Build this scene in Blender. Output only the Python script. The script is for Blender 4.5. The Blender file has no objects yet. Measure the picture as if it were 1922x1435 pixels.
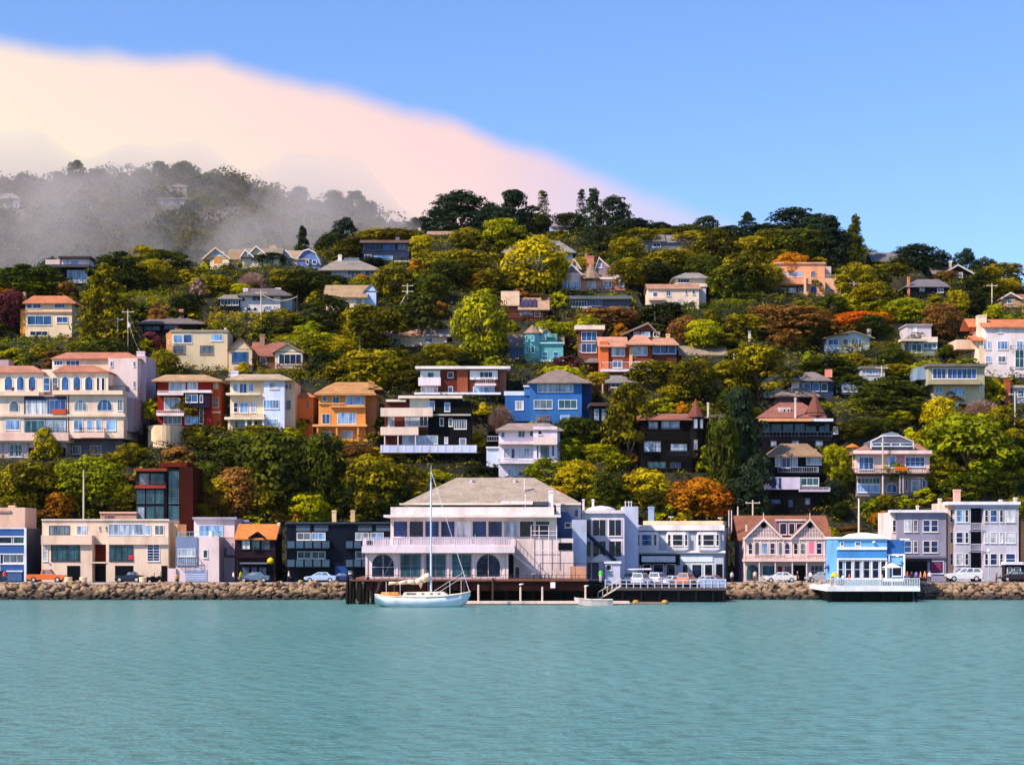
import bpy, math, random
import numpy as np
from mathutils import Vector
random.seed(7)
R = math.radians
col = bpy.context.scene.collection
scn = bpy.context.scene
# ---------------------------------------------------------------- camera, sky, sun, exposure
F, CX, HZ, CH = 3220.0, 961.0, 1013.0, 8.0          # focal length in photo pixels, principal column, horizon row, eye height
cam = bpy.data.cameras.new('camera'); camo = bpy.data.objects.new('camera', cam); col.objects.link(camo)
cam.sensor_width = 36; cam.lens = 36 * F / 1922; cam.shift_y = (HZ - 717.5) / 1922
cam.clip_start = 1; cam.clip_end = 20000
camo.location = (0, 0, CH); camo.rotation_euler = (R(90), 0, 0)
scn.camera = camo
scn.view_settings.view_transform = 'Standard'; scn.view_settings.look = 'None'
scn.view_settings.exposure = 0.45; scn.view_settings.gamma = 1.0
SUN = Vector((-0.72, -0.46, 0.80)).normalized()      # towards the sun
sl = bpy.data.lights.new('sun', 'SUN'); sl.energy = 5.0; sl.angle = R(0.5); sl.color = (1.0, 0.90, 0.76)
so = bpy.data.objects.new('sun', sl); col.objects.link(so)
so.rotation_euler = SUN.to_track_quat('Z', 'Y').to_euler(); so.location = (-100, -50, 200)
w = bpy.data.worlds.new('World'); scn.world = w; w.use_nodes = True
def world():
    nt = w.node_tree; N = nt.nodes; L = nt.links; N.clear()
    def mth(op, a, b=None, c=None, clamp=False):
        n = N.new('ShaderNodeMath'); n.operation = op; n.use_clamp = clamp
        for i, v in enumerate((a, b, c)):
            if v is None: continue
            if isinstance(v, (int, float)): n.inputs[i].default_value = v
            else: L.new(v, n.inputs[i])
        return n.outputs[0]
    sky = N.new('ShaderNodeTexSky'); sky.sky_type = 'NISHITA'; sky.sun_disc = False
    sky.sun_elevation = math.asin(SUN.z); sky.sun_rotation = math.atan2(SUN.x, SUN.y)
    sky.air_density = 1.0; sky.dust_density = 0.3; sky.ozone_density = 2.2
    mul = N.new('ShaderNodeVectorMath'); mul.operation = 'MULTIPLY'; mul.inputs[1].default_value = (0.096, 0.117, 0.158)
    L.new(sky.outputs[0], mul.inputs[0])
    tc = N.new('ShaderNodeTexCoord'); sx = N.new('ShaderNodeSeparateXYZ'); L.new(tc.outputs['Generated'], sx.inputs[0])
    yy = mth('MAXIMUM', sx.outputs[1], 0.05)
    a = mth('DIVIDE', sx.outputs[0], yy); b = mth('DIVIDE', sx.outputs[2], yy)
    # skyline of the distant fog bank as elevation against bearing
    t = mth('MULTIPLY_ADD', a, 1.0, 0.45, clamp=True)
    fc = N.new('ShaderNodeFloatCurve'); L.new(t, fc.inputs['Value'])
    pts = [(-260, 95), (0, 86), (170, 108), (380, 118), (470, 140), (560, 158), (650, 176), (740, 205), (830, 226), (920, 262), (1010, 292), (1100, 330), (1190, 366), (1290, 402), (1400, 442), (1520, 500), (1800, 640)]
    pts = [((p - CX) / F + 0.45, (HZ - q) / F * 3.0) for p, q in pts]
    c = fc.mapping.curves[0]; c.points[0].location = (0, pts[0][1]); c.points[1].location = (1, 0)
    for p in pts: c.points.new(*p)
    fc.mapping.update()
    nz = N.new('ShaderNodeTexNoise'); nz.inputs['Scale'].default_value = 26; nz.inputs['Detail'].default_value = 5; nz.inputs['Roughness'].default_value = 0.45
    L.new(tc.outputs['Generated'], nz.inputs['Vector'])
    top = mth('ADD', mth('DIVIDE', fc.outputs[0], 3.0), mth('MULTIPLY', mth('SUBTRACT', nz.outputs[0], 0.5), 0.013))
    d = mth('SUBTRACT', top, b)
    sm = N.new('ShaderNodeMapRange'); sm.interpolation_type = 'SMOOTHSTEP'
    sm.inputs[1].default_value = -0.009; sm.inputs[2].default_value = 0.007; L.new(d, sm.inputs[0])
    thin = N.new('ShaderNodeMapRange'); thin.inputs[1].default_value = 0.14; thin.inputs[2].default_value = -0.02; thin.inputs[3].default_value = 0.25; L.new(a, thin.inputs[0])
    front = mth('GREATER_THAN', sx.outputs[1], 0.1)
    al = mth('MULTIPLY', mth('MULTIPLY', sm.outputs[0], thin.outputs[0], clamp=True), front)
    cr = N.new('ShaderNodeValToRGB'); e = cr.color_ramp.elements
    e[0].position = 0.0; e[0].color = (0.73, 0.515, 0.525, 1); e[1].position = 1.0; e[1].color = (0.745, 0.640, 0.520, 1)
    m = cr.color_ramp.elements.new(0.4); m.color = (0.74, 0.555, 0.525, 1)
    dd = mth('MULTIPLY_ADD', a, -2.6, mth('MULTIPLY', d, 5.0), clamp=True); L.new(dd, cr.inputs[0])
    mix = N.new('ShaderNodeMix'); mix.data_type = 'RGBA'; L.new(al, mix.inputs[0]); L.new(mul.outputs[0], mix.inputs[6]); L.new(cr.outputs[0], mix.inputs[7])
    bg = N.new('ShaderNodeBackground'); out = N.new('ShaderNodeOutputWorld'); bg.inputs[1].default_value = 1.0
    L.new(mix.outputs[2], bg.inputs[0]); L.new(bg.outputs[0], out.inputs[0])
world()
scn.cycles.max_bounces = 6; scn.cycles.diffuse_bounces = 2; scn.cycles.glossy_bounces = 2; scn.cycles.transparent_max_bounces = 8
scn.cycles.volume_bounces = 6; scn.cycles.transmission_bounces = 2
# ---------------------------------------------------------------- terrain function
PY = [228, 256, 258, 262, 272, 285, 300, 320, 345, 375, 405, 430, 470, 560, 700]
PZ = [2.0, 2.05, 3.0, 7.5, 17, 26, 34.5, 45, 57, 70, 81, 88, 90, 70, 40]
CA = [-700, 0, 350, 500, 620, 720, 830, 950, 1100, 1300, 1450, 1600, 1720, 1922, 2600]
CZ = [58, 63, 66, 69, 74, 79, 83, 87, 87, 83, 81, 77, 69, 62, 56]
def terr(X, Y):
    X = np.asarray(X, float); Y = np.asarray(Y, float)
    p = np.interp(Y, PY, PZ); c = np.interp(CX + X / np.maximum(Y, 1) * F, CA, CZ)
    m = -np.logaddexp(-p / 2.5, -c / 2.5) * 2.5
    n = np.sin(X * .13 + Y * .05) * np.sin(Y * .11 - X * .04) + .5 * np.sin(X * .31 + 2) * np.sin(Y * .27)
    return m + n * np.clip((Y - 262) / 20, 0, 1)
def hitY(px, py):
    Y = np.arange(256, 470, .4); X = (px - CX) / F * Y; Z = CH + (HZ - py) / F * Y
    k = np.nonzero(terr(X, Y) >= Z)[0]
    return float(Y[k[0]]) if len(k) else 425.0
def WX(px, Y): return (px - CX) / F * Y
def WZ(py, Y): return CH + (HZ - py) / F * Y
# ---------------------------------------------------------------- materials
def lin(h):
    h = h.lstrip('#'); v = [int(h[i:i + 2], 16) / 255 for i in (0, 2, 4)]
    return [((x + .055) / 1.055) ** 2.4 if x > .04 else x / 12.92 for x in v]
MC = {}
def M(k):
    if k in MC: return MC[k]
    if k.startswith('leaf'): m = leafmat(k)
    else: m = paint(k)
    MC[k] = m; return m
def newmat(k):
    m = bpy.data.materials.new(k); m.use_nodes = True; nt = m.node_tree
    return m, nt.nodes, nt.links, nt.nodes['Principled BSDF']
def noise(N, L, scale, detail=4, vec='Object', stretch=None):
    tc = N.new('ShaderNodeTexCoord'); n = N.new('ShaderNodeTexNoise'); n.inputs['Scale'].default_value = scale; n.inputs['Detail'].default_value = detail
    if stretch:
        mp = N.new('ShaderNodeMapping'); mp.inputs['Scale'].default_value = stretch; L.new(tc.outputs[vec], mp.inputs[0]); L.new(mp.outputs[0], n.inputs['Vector'])
    else: L.new(tc.outputs[vec], n.inputs['Vector'])
    return n.outputs['Fac']
def ramp(N, L, fac, stops):
    cr = N.new('ShaderNodeValToRGB'); L.new(fac, cr.inputs[0]); e = cr.color_ramp.elements
    e[0].position, e[1].position = stops[0][0], stops[-1][0]
    e[0].color = (*stops[0][1], 1); e[1].color = (*stops[-1][1], 1)
    for p, c in stops[1:-1]: x = e.new(p); x.color = (*c, 1)
    return cr.outputs[0]
def bump(N, L, bs, h, s, dist=.05):
    b = N.new('ShaderNodeBump'); b.inputs['Strength'].default_value = s; b.inputs['Distance'].default_value = dist
    L.new(h, b.inputs['Height']); L.new(b.outputs[0], bs.inputs['Normal'])
GL = {'gD': ((.005, .010, .030), .04), 'gB': ((.022, .075, .20), .05), 'gP': ((.30, .35, .43), .12), 'gT': ((.022, .075, .095), .06),
      'gL': ((.17, .32, .58), .08), 'gG': ((.10, .13, .16), .06), 'gW': ((.55, .55, .58), .3), 'gK': ((.008, .024, .10), .05)}  # gL carries reflected sky in its pale blue base colour
def paint(k):
    m, N, L, bs = newmat(k)
    if k in GL:
        c, r = GL[k]
        f = noise(N, L, .9, 2, stretch=(1.3, 1.3, .35))
        L.new(ramp(N, L, f, [(.35, [x * .45 for x in c]), (.5, c), (.68, [min(.8, x * 1.7) for x in c])]), bs.inputs['Base Color'])
        bs.inputs['Roughness'].default_value = r; bs.inputs['Specular IOR Level'].default_value = .32
        bump(N, L, bs, noise(N, L, 1.2, 1), .12, .08); return m
    h = k[k.index('#'):]; kind = k[:k.index('#')]
    lm = sum(lin(h)) / 3
    g = 1.25 if kind == 'r' else (0.76 if lm > .33 else 0.9)
    c = [x * t_ / g for x, t_ in zip(lin(h), (1.07, .99, .87))]; mxc = max(c); c = [x * min(1, .82 / mxc) for x in c]
    lum = .2 * c[0] + .7 * c[1] + .1 * c[2]
    if lum < .03: c = [x * .4 for x in c]      # near-black colours darkened further
    if kind == 'r':      # shingle or tile roof
        tc = N.new('ShaderNodeTexCoord'); br = N.new('ShaderNodeTexBrick'); br.inputs['Scale'].default_value = 2.2; br.inputs['Mortar Size'].default_value = .02
        mp = N.new('ShaderNodeMapping'); L.new(tc.outputs['Object'], mp.inputs[0]); mp.inputs['Rotation'].default_value = (R(90), 0, 0); L.new(mp.outputs[0], br.inputs['Vector'])
        br.inputs['Color1'].default_value = (*c, 1); br.inputs['Color2'].default_value = (*[x * .68 for x in c], 1); br.inputs['Mortar'].default_value = (*[x * .4 for x in c], 1)
        f = noise(N, L, .5, 5); mx = N.new('ShaderNodeMix'); mx.data_type = 'RGBA'; mx.blend_type = 'MULTIPLY'; mx.inputs[0].default_value = .8
        L.new(br.outputs[0], mx.inputs[6]); L.new(ramp(N, L, f, [(.3, (.62, .6, .58)), (.7, (1.1, 1.08, 1.05))]), mx.inputs[7]); L.new(mx.outputs[2], bs.inputs['Base Color'])
        bs.inputs['Roughness'].default_value = .85; bump(N, L, bs, br.outputs['Fac'], .4, .04); return m
    if kind == 'c':      # car paint
        bs.inputs['Base Color'].default_value = (*c, 1); bs.inputs['Roughness'].default_value = .25; bs.inputs['Coat Weight'].default_value = .6
        f = noise(N, L, 3, 3); L.new(ramp(N, L, f, [(.3, [x * .85 for x in c]), (.7, c)]), bs.inputs['Base Color']); return m
    f1 = noise(N, L, .45, 6, stretch=(1, 1, .4)); 
    lo, hi = (.74, 1.06) if lum > .05 else (.6, 1.3)
    base = ramp(N, L, f1, [(.28, [x * lo * (1, .97, .93)[i] for i, x in enumerate(c)]), (.5, c), (.72, [min(.85, x * hi) for x in c])])
    mx = N.new('ShaderNodeMix'); mx.data_type = 'RGBA'; mx.blend_type = 'MULTIPLY'; mx.inputs[0].default_value = .35
    f2 = noise(N, L, 2.4, 5, stretch=(1.6, 1.6, .22)); L.new(base, mx.inputs[6]); L.new(ramp(N, L, f2, [(.3, (.76, .73, .7)), (.55, (1, 1, 1))]), mx.inputs[7])
    L.new(mx.outputs[2], bs.inputs['Base Color']); bs.inputs['Roughness'].default_value = .8; bs.inputs['Specular IOR Level'].default_value = .12 if lum < .06 else .3
    if kind == 'w':      # horizontal board siding
        wv = N.new('ShaderNodeTexWave'); wv.bands_direction = 'Z'; wv.wave_profile = 'SAW'; wv.inputs['Scale'].default_value = 1.3
        tc = N.new('ShaderNodeTexCoord'); L.new(tc.outputs['Object'], wv.inputs['Vector']); bump(N, L, bs, wv.outputs['Fac'], .5, .03)
    elif kind == 's':
        bs.inputs['Roughness'].default_value = .45
    else: bump(N, L, bs, noise(N, L, 6, 4), .25, .03)
    return m
LEAF = {  # dark, middle, light leaf colours
 'dk': ((.002, .005, .001), (.014, .023, .002), (.10, .105, .004)),
 'bl': ((.005, .012, .007), (.013, .026, .012), (.035, .052, .018)),
 'ol': ((.008, .009, .001), (.078, .066, .001), (.40, .30, .003)),
 'gr': ((.005, .013, .001), (.055, .072, .001), (.32, .32, .002)),
 'yg': ((.025, .032, .001), (.18, .175, .001), (.52, .46, .002)),
 'ye': ((.07, .052, .002), (.33, .24, .002), (.62, .46, .004)),
 'or': ((.09, .030, .002), (.38, .125, .004), (.68, .28, .006)),
 'rd': ((.18, .022, .003), (.56, .10, .004), (.82, .22, .006)),
 'br': ((.05, .024, .006), (.19, .080, .014), (.36, .16, .03)),
 'pk': ((.11, .060, .045), (.30, .175, .13), (.46, .28, .20)),
 'mg': ((.04, .008, .009), (.12, .024, .028), (.20, .05, .045))}
def leafmat(k):
    m, N, L, bs = newmat(k)
    c = LEAF[k[5:]]
    f = noise(N, L, 5, 3); f2 = noise(N, L, 34, 2)
    oi = N.new('ShaderNodeObjectInfo')
    ad = N.new('ShaderNodeMath'); ad.operation = 'MULTIPLY_ADD'; L.new(f2, ad.inputs[0]); ad.inputs[1].default_value = .34; 
    a2 = N.new('ShaderNodeMath'); a2.operation = 'MULTIPLY_ADD'; L.new(f, a2.inputs[0]); a2.inputs[1].default_value = .62
    a3 = N.new('ShaderNodeMath'); a3.operation = 'MULTIPLY_ADD'; L.new(oi.outputs['Random'], a3.inputs[0]); a3.inputs[1].default_value = .16; a3.inputs[2].default_value = -.05
    L.new(a3.outputs[0], a2.inputs[2]); L.new(a2.outputs[0], ad.inputs[2])
    cc = ramp(N, L, ad.outputs[0], [(.3, c[0]), (.47, c[1]), (.62, c[2])])
    L.new(cc, bs.inputs['Base Color']); bs.inputs['Roughness'].default_value = .6; bs.inputs['Specular IOR Level'].default_value = .06
    tr = N.new('ShaderNodeBsdfTranslucent'); L.new(cc, tr.inputs[0]); ms = N.new('ShaderNodeMixShader'); ms.inputs[0].default_value = .25
    out = [n for n in N if n.type == 'OUTPUT_MATERIAL'][0]
    L.new(bs.outputs[0], ms.inputs[1]); L.new(tr.outputs[0], ms.inputs[2]); L.new(ms.outputs[0], out.inputs[0]); return m
# ---------------------------------------------------------------- mesh helpers
class MB:
    def __init__(s): s.v = []; s.f = []
    def add(s, vs, fs):
        b = len(s.v); s.v += [tuple(x) for x in vs]; s.f += [tuple(b + i for i in f) for f in fs]; return s
    def box(s, x0, x1, y0, y1, z0, z1):
        if x1 < x0: x0, x1 = x1, x0
        if z1 < z0: z0, z1 = z1, z0
        return s.add([(x0, y0, z0), (x1, y0, z0), (x1, y1, z0), (x0, y1, z0), (x0, y0, z1), (x1, y0, z1), (x1, y1, z1), (x0, y1, z1)],
                     [(3, 2, 1, 0), (4, 5, 6, 7), (0, 1, 5, 4), (1, 2, 6, 5), (2, 3, 7, 6), (3, 0, 4, 7)])
    def prism(s, poly, y0, y1, axis='y'):      # polygon in x,z pushed along y (or in y,z along x)
        n = len(poly); P = (lambda a, b, t: (a, t, b)) if axis == 'y' else ((lambda a, b, t: (t, a, b)) if axis == 'x' else (lambda a, b, t: (a, b, t)))
        vs = [P(a, b, y0) for a, b in poly] + [P(a, b, y1) for a, b in poly]
        fs = [tuple(range(n)), tuple(range(2 * n - 1, n - 1, -1))] + [(i, i + n, (i + 1) % n + n, (i + 1) % n) for i in range(n)]
        return s.add(vs, fs)
    def tube(s, p0, p1, r0, r1=None, n=6, caps=True):
        r1 = r0 if r1 is None else r1; p0 = Vector(p0); p1 = Vector(p1); d = (p1 - p0).normalized()
        u = d.orthogonal().normalized(); v = d.cross(u); vs = []
        for p, r in ((p0, r0), (p1, r1)):
            for i in range(n): t = 2 * math.pi * i / n; vs.append(p + (u * math.cos(t) + v * math.sin(t)) * r)
        fs = [(i, (i + 1) % n, (i + 1) % n + n, i + n) for i in range(n)]
        if caps: fs += [tuple(range(n - 1, -1, -1)), tuple(range(n, 2 * n))]
        return s.add(vs, fs)
    def lathe(s, prof, c=(0, 0, 0), n=10, sy=1):        # prof: (r, z)
        vs = [(c[0] + r * math.cos(2 * math.pi * i / n), c[1] + sy * r * math.sin(2 * math.pi * i / n), c[2] + z) for r, z in prof for i in range(n)]
        fs = [(a * n + i, a * n + (i + 1) % n, (a + 1) * n + (i + 1) % n, (a + 1) * n + i) for a in range(len(prof) - 1) for i in range(n)]
        fs += [tuple(range(n - 1, -1, -1)), tuple((len(prof) - 1) * n + i for i in range(n))]
        return s.add(vs, fs)
    def build(s, name, mat, parent=None, smooth=False, loc=None):
        me = bpy.data.meshes.new(name); me.from_pydata(s.v, [], s.f)
        if smooth: me.polygons.foreach_set('use_smooth', [True] * len(me.polygons))
        mats = mat if isinstance(mat, list) else [mat]
        for m_ in mats: me.materials.append(M(m_) if isinstance(m_, str) else m_)
        me.update(); o = bpy.data.objects.new(name, me); col.objects.link(o)
        if parent: o.parent = parent
        if loc: o.location = loc
        return o
def tag(o, label=None, cat=None, group=None, kind=None):
    if label: o['label'] = label
    if cat: o['category'] = cat
    if group: o['group'] = group
    if kind: o['kind'] = kind
    return o
def empty(name, loc, rz=0):
    o = bpy.data.objects.new(name, None); col.objects.link(o); o.location = loc; o.rotation_euler = (0, 0, rz); o.empty_display_size = .5; return o
KIDS = {}
def copy_tree(o, parent=None, kids=None):
    c = o.copy(); col.objects.link(c)
    if parent: c.parent = parent
    for ch in [x for x in (kids or o.children)]: copy_tree(ch, c)
    return c
def npmesh(name, V, Fq, mats, smooth=False, link=True):
    me = bpy.data.meshes.new(name); n = len(Fq); k = Fq.shape[1]
    me.vertices.add(len(V)); me.vertices.foreach_set('co', V.astype(np.float32).ravel())
    me.loops.add(n * k); me.loops.foreach_set('vertex_index', Fq.astype(np.int32).ravel())
    me.polygons.add(n); me.polygons.foreach_set('loop_start', np.arange(0, n * k, k, dtype=np.int32))
    me.update(calc_edges=True)
    if smooth: me.polygons.foreach_set('use_smooth', np.ones(n, bool))
    for m_ in mats: me.materials.append(M(m_) if isinstance(m_, str) else m_)
    me.validate(); return me
# ---------------------------------------------------------------- building kit: every figure is read off the photo and cast onto the building's own plane
KEEP = []; FOOT = []; LAND = []; HOUSES = []
class House:
    def __init__(s, name, label, nick, px, py, Y=None, yaw=0, cat='house', base=True, fr='#eceaf0'):
        s.Y = Y or hitY(px, py); s.yaw = yaw; s.px, s.py = px, py; s.fr = fr
        s.o = Vector((WX(px, s.Y), s.Y, WZ(py, s.Y)))
        s.root = empty(name, s.o, yaw); tag(s.root, label, cat); s.base = base; s.n = 0
        s.ex = Vector((math.cos(yaw), math.sin(yaw), 0)); s.ey = Vector((-math.sin(yaw), math.cos(yaw), 0))
        s.bb = None; s.fb = None; s.nick = nick; HOUSES.append(s)
    def lp(s, P, Q, d=0):
        D = Vector(((P - CX) / F, 1, (HZ - Q) / F)); C = Vector((0, 0, CH)); p0 = s.o + s.ey * d
        t = (p0 - C).dot(s.ey) / D.dot(s.ey); r = C + D * t - s.o
        return r.dot(s.ex), r.z
    def rect(s, x0, x1, y0, y1, d):
        xm, ym = (x0 + x1) / 2, (y0 + y1) / 2
        return s.lp(x0, ym, d)[0], s.lp(x1, ym, d)[0], s.lp(xm, y1, d)[1], s.lp(xm, y0, d)[1]
    def note(s, x0, x1, y0, y1, a, b, d0, d1):
        s.bb = (x0, x1, y0, y1) if not s.bb else (min(s.bb[0], x0), max(s.bb[1], x1), min(s.bb[2], y0), max(s.bb[3], y1))
        s.fb = (a, b, d0, d1) if not s.fb else (min(s.fb[0], a), max(s.fb[1], b), min(s.fb[2], d0), max(s.fb[3], d1))
    def B(s, x0, x1, y0, y1, mat, d0=0, d1=8, name='wall', down=0):
        a, b, z0, z1 = s.rect(x0, x1, y0, y1, d0); s.note(x0, x1, y0, y1, a, b, d0, d1)
        if name == 'wall' and y1 >= s.py - 1 and s.base: down = max(down, 3.5)
        return MB().box(a, b, d0, d1, z0 - down, z1).build(name, mat, s.root)
    def W(s, x0, x1, y0, y1, c=1, r=1, gl='gB', d=0, fr=None, arch=False, name='window', t=.09):
        d = d - .003 * (s.n % 3); s.n += 1
        if gl in ('gB', 'gK', 'gL', 'gT') and random.random() < .2: gl = random.choice(['gP', 'gG', 'gD', 'gW'])
        a, b, z0, z1 = s.rect(x0, x1, y0, y1, d); wd = b - a; h = z1 - z0; t = min(t, wd * .14, h * .14); mu = t * .6
        m = MB(); p = MB(); y0_, y1_ = d - .07, d + .03; fr = fr or s.fr
        if arch:
            rr = wd / 2; xm = (a + b) / 2; zc = z1 - min(rr, h * .6); sc = (z1 - zc) / rr; n = 10
            o_ = [(a, z0)] + [(xm - rr * math.cos(math.pi * i / n), zc + sc * rr * math.sin(math.pi * i / n)) for i in range(n + 1)] + [(b, z0)]
            i_ = [(xm + (x - xm) * (1 - t / rr), z0 + t + (z - z0) * (1 - 2 * t / h)) for x, z in o_]
            k = len(o_)
            vs = [(x, y0_, z) for x, z in o_] + [(x, y0_, z) for x, z in i_] + [(x, y1_, z) for x, z in o_] + [(x, y1_, z) for x, z in i_]
            fs = []
            for i in range(k):
                j = (i + 1) % k; fs += [(i, j, k + j, k + i), (2 * k + i, 3 * k + i, 3 * k + j, 2 * k + j), (i, 2 * k + i, 2 * k + j, j), (k + i, k + j, 3 * k + j, 3 * k + i)]
            m.add(vs, fs); p.prism(i_, d - .025, d + .02)
            if r > 1: m.box(a + t, b - t, d - .05, d - .03, z0 + h * .42, z0 + h * .42 + mu)
            if c > 1:
                for i in range(1, c): x = a + wd * i / c; m.box(x - mu / 2, x + mu / 2, d - .055, d - .03, z0 + t, zc + sc * math.sqrt(max(0, rr * rr - (x - xm) ** 2)) - t)
        else:
            m.box(a, a + t, y0_, y1_, z0, z1).box(b - t, b, y0_, y1_, z0, z1).box(a + t, b - t, y0_, y1_, z0, z0 + t).box(a + t, b - t, y0_, y1_, z1 - t, z1)
            m.box(a - .04, b + .04, d - .13, d - .0005, z0 - .07, z0 - .002)
            for i in range(1, c): x = a + wd * i / c; m.box(x - mu / 2, x + mu / 2, y0_ + .01, d - .028, z0 + t, z1 - t)
            for i in range(1, r): z = z0 + h * i / r; m.box(a + t, b - t, y0_ + .015, d - .028, z - mu / 2, z + mu / 2)
            p.box(a + t, b - t, d - .025, d + .02, z0 + t, z1 - t)
        o = m.build(name, fr, s.root); p.build('pane', gl, o); return o
    def WR(s, y0, y1, lst, c=1, r=1, gl='gB', d=0, fr=None, arch=False):
        for q in lst:
            if len(q) == 2: s.W(q[0], q[1], y0, y1, c, r, gl, d, fr, arch)
            else: s.W(q[0], q[1], y0, y1, q[2], r, q[3] if len(q) > 3 else gl, d, fr, arch)
    def D(s, x0, x1, y0, y1, mat, d=0, name='door'):        # a slab proud of the wall
        s.n += 1; a, b, z0, z1 = s.rect(x0, x1, y0, y1, d)
        return MB().box(a, b, d - .05 - .003 * (s.n % 4), d + .02, z0, z1).build(name, mat, s.root)
    def T(s, x0, x1, y0, y1, mat, d=0, pr=.15, name='cornice', dp=.05):
        s.n += 1; a, b, z0, z1 = s.rect(x0, x1, y0, y1, d)
        return MB().box(a, b, d - pr - .002 * (s.n % 4), d + dp, z0, z1).build(name, mat, s.root)
    def hip(s, x0, x1, ye, yr, mat, d0=-.5, d1=8.5, rx0=None, rx1=None, th=.2, name='roof'):
        a, b, _, ze = s.rect(x0, x1, ye, ye, d0); dm = (d0 + d1) / 2
        rx0 = x0 + (x1 - x0) * .3 if rx0 is None else rx0; rx1 = x1 - (x1 - x0) * .3 if rx1 is None else rx1
        ra = s.lp(rx0, yr, dm)[0]; rb = s.lp(rx1, yr, dm)[0]; zr = s.lp((rx0 + rx1) / 2, yr, dm)[1]; s.note(x0, x1, yr, ye, a, b, d0, d1)
        return MB().add([(a, d0, ze - th), (b, d0, ze - th), (b, d1, ze - th), (a, d1, ze - th), (a, d0, ze), (b, d0, ze), (b, d1, ze), (a, d1, ze), (ra, dm, zr), (rb + .01, dm, zr)],
                        [(3, 2, 1, 0), (0, 1, 5, 4), (1, 2, 6, 5), (2, 3, 7, 6), (3, 0, 4, 7), (4, 5, 9, 8), (5, 6, 9), (6, 7, 8, 9), (7, 4, 8)]).build(name, mat, s.root)
    def gx(s, x0, x1, ye, yr, mat, d0=-.4, d1=8, wall=None):     # ridge runs along the facade
        a, b, _, ze = s.rect(x0, x1, ye, ye, d0); dm = (d0 + d1) / 2; zr = s.lp((x0 + x1) / 2, yr, dm)[1]; s.note(x0, x1, yr, ye, a, b, d0, d1)
        if wall: MB().prism([(d0 + .4, ze - .05), (d1 - .4, ze - .05), (dm, zr - .25)], a + .3, b - .3, 'x').build('gable_wall', wall, s.root)
        return MB().prism([(d0, ze - .2), (d0, ze), (dm, zr), (d1, ze), (d1, ze - .2), (dm, zr - .2)], a, b, 'x').build('roof', mat, s.root)
    def gy(s, x0, x1, ye, ya, mat, wall, d0=0, d1=8, xa=None, ov=.4, trim=None):     # gable end faces the water
        a, b, _, ze = s.rect(x0, x1, ye, ye, d0); xa = (x0 + x1) / 2 if xa is None else xa; m_, zr = s.lp(xa, ya, d0); s.note(x0, x1, ya, ye, a, b, d0, d1)
        if wall: MB().prism([(a + .1, ze - .03), (b - .1, ze - .03), (m_, zr - .12)], d0, d1 - .1).build('gable_wall', wall, s.root)
        o = MB().prism([(a - .1, ze - .22), (a - .1, ze), (m_, zr + .03), (b + .1, ze), (b + .1, ze - .22), (m_, zr - .2)], d0 - ov, d1).build('roof', mat, s.root)
        if trim: MB().prism([(a - .13, ze - .3), (a - .13, ze + .03), (m_, zr + .08), (b + .13, ze + .03), (b + .13, ze - .3), (m_, zr - .26)], d0 - ov - .1, d0 - ov + .002).build('bargeboard', trim, s.root)
        return o
    def cone(s, xc, wd, yb, ya, mat, d=1.5, n=8, name='turret_roof'):
        c_, zb = s.lp(xc, yb, d); zt = s.lp(xc, ya, d)[1]; r = wd / 2 * s.Y / F
        return MB().lathe([(r, zb - .12), (r, zb), (r * .5, zb + (zt - zb) * .45), (.03, zt)], (c_, d, 0), n).build(name, mat, s.root)
    def tower(s, xc, wd, y0, y1, mat, d=1.5, n=8, name='turret'):
        c_, z1 = s.lp(xc, y0, d); z0 = s.lp(xc, y1, d)[1]; r = wd / 2 * s.Y / F
        return MB().lathe([(r, z0), (r, z1)], (c_, d, 0), n).build(name, mat, s.root)
    def chim(s, xc, wd, y0, y1, mat, d=4, name='chimney', dp=.7):
        a, b, z0, z1 = s.rect(xc - wd / 2, xc + wd / 2, y0, y1, d)
        return MB().box(a, b, d, d + dp, z0 - .8, z1).box(a - .07, b + .07, d - .07, d + dp + .07, z1 - .25, z1 - .1).build(name, mat, s.root)
    def rail(s, x0, x1, y0, y1, mat, d0=-1.2, d1=0, name='railing', sp=.35, th=.035):
        a, b, z0, z1 = s.rect(x0, x1, y0, y1, d0); m = MB()
        segs = [((a, d0), (b, d0))] + ([((a, d0), (a, d1)), ((b, d0), (b, d1))] if d1 > d0 + .2 else [])
        for (xa, ya), (xb, yb) in segs:
            ex = .001 * (1 + (xa != xb)); h = th
            m.box(min(xa, xb) - h, max(xa, xb) + h, min(ya, yb) - h, max(ya, yb) + h, z1 - .07 + ex, z1 + ex)
            m.box(min(xa, xb) - h * .8, max(xa, xb) + h * .8, min(ya, yb) - h * .8, max(ya, yb) + h * .8, z0 + .06 + ex, z0 + .11 + ex)
            ln = math.hypot(xb - xa, yb - ya); n = max(1, int(ln / sp))
            for i in range(n + 1):
                x = xa + (xb - xa) * i / n; y = ya + (yb - ya) * i / n; q = h * (.9 if i % 5 == 0 else .45); m.box(x - q, x + q, y - q, y + q, z0, z1 - .07 + .0005)
        return m.build(name, mat, s.root)
    def balc(s, x0, x1, yf, yt, ys, mat, rm=None, d0=-1.2, d1=0, solid=True):   # yt top of parapet, yf floor line, ys underside
        a, b, zf, zt = s.rect(x0, x1, yt, yf, d0); zs = s.rect(x0, x1, yt, ys, d0)[2]
        m = MB().box(a, b, d0, d1 - .002, zs, zf)
        if solid: m.box(a + .002, b - .002, d0 + .002, d0 + .12, zf, zt).box(a + .002, a + .12, d0 + .12, d1 - .002, zf, zt - .002).box(b - .12, b - .002, d0 + .12, d1 - .002, zf, zt - .002)
        o = m.build('balcony', mat, s.root)
        if not solid: s.rail(x0, x1, yt, yf, rm or mat, d0 + .08, d1)
        return o
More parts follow.
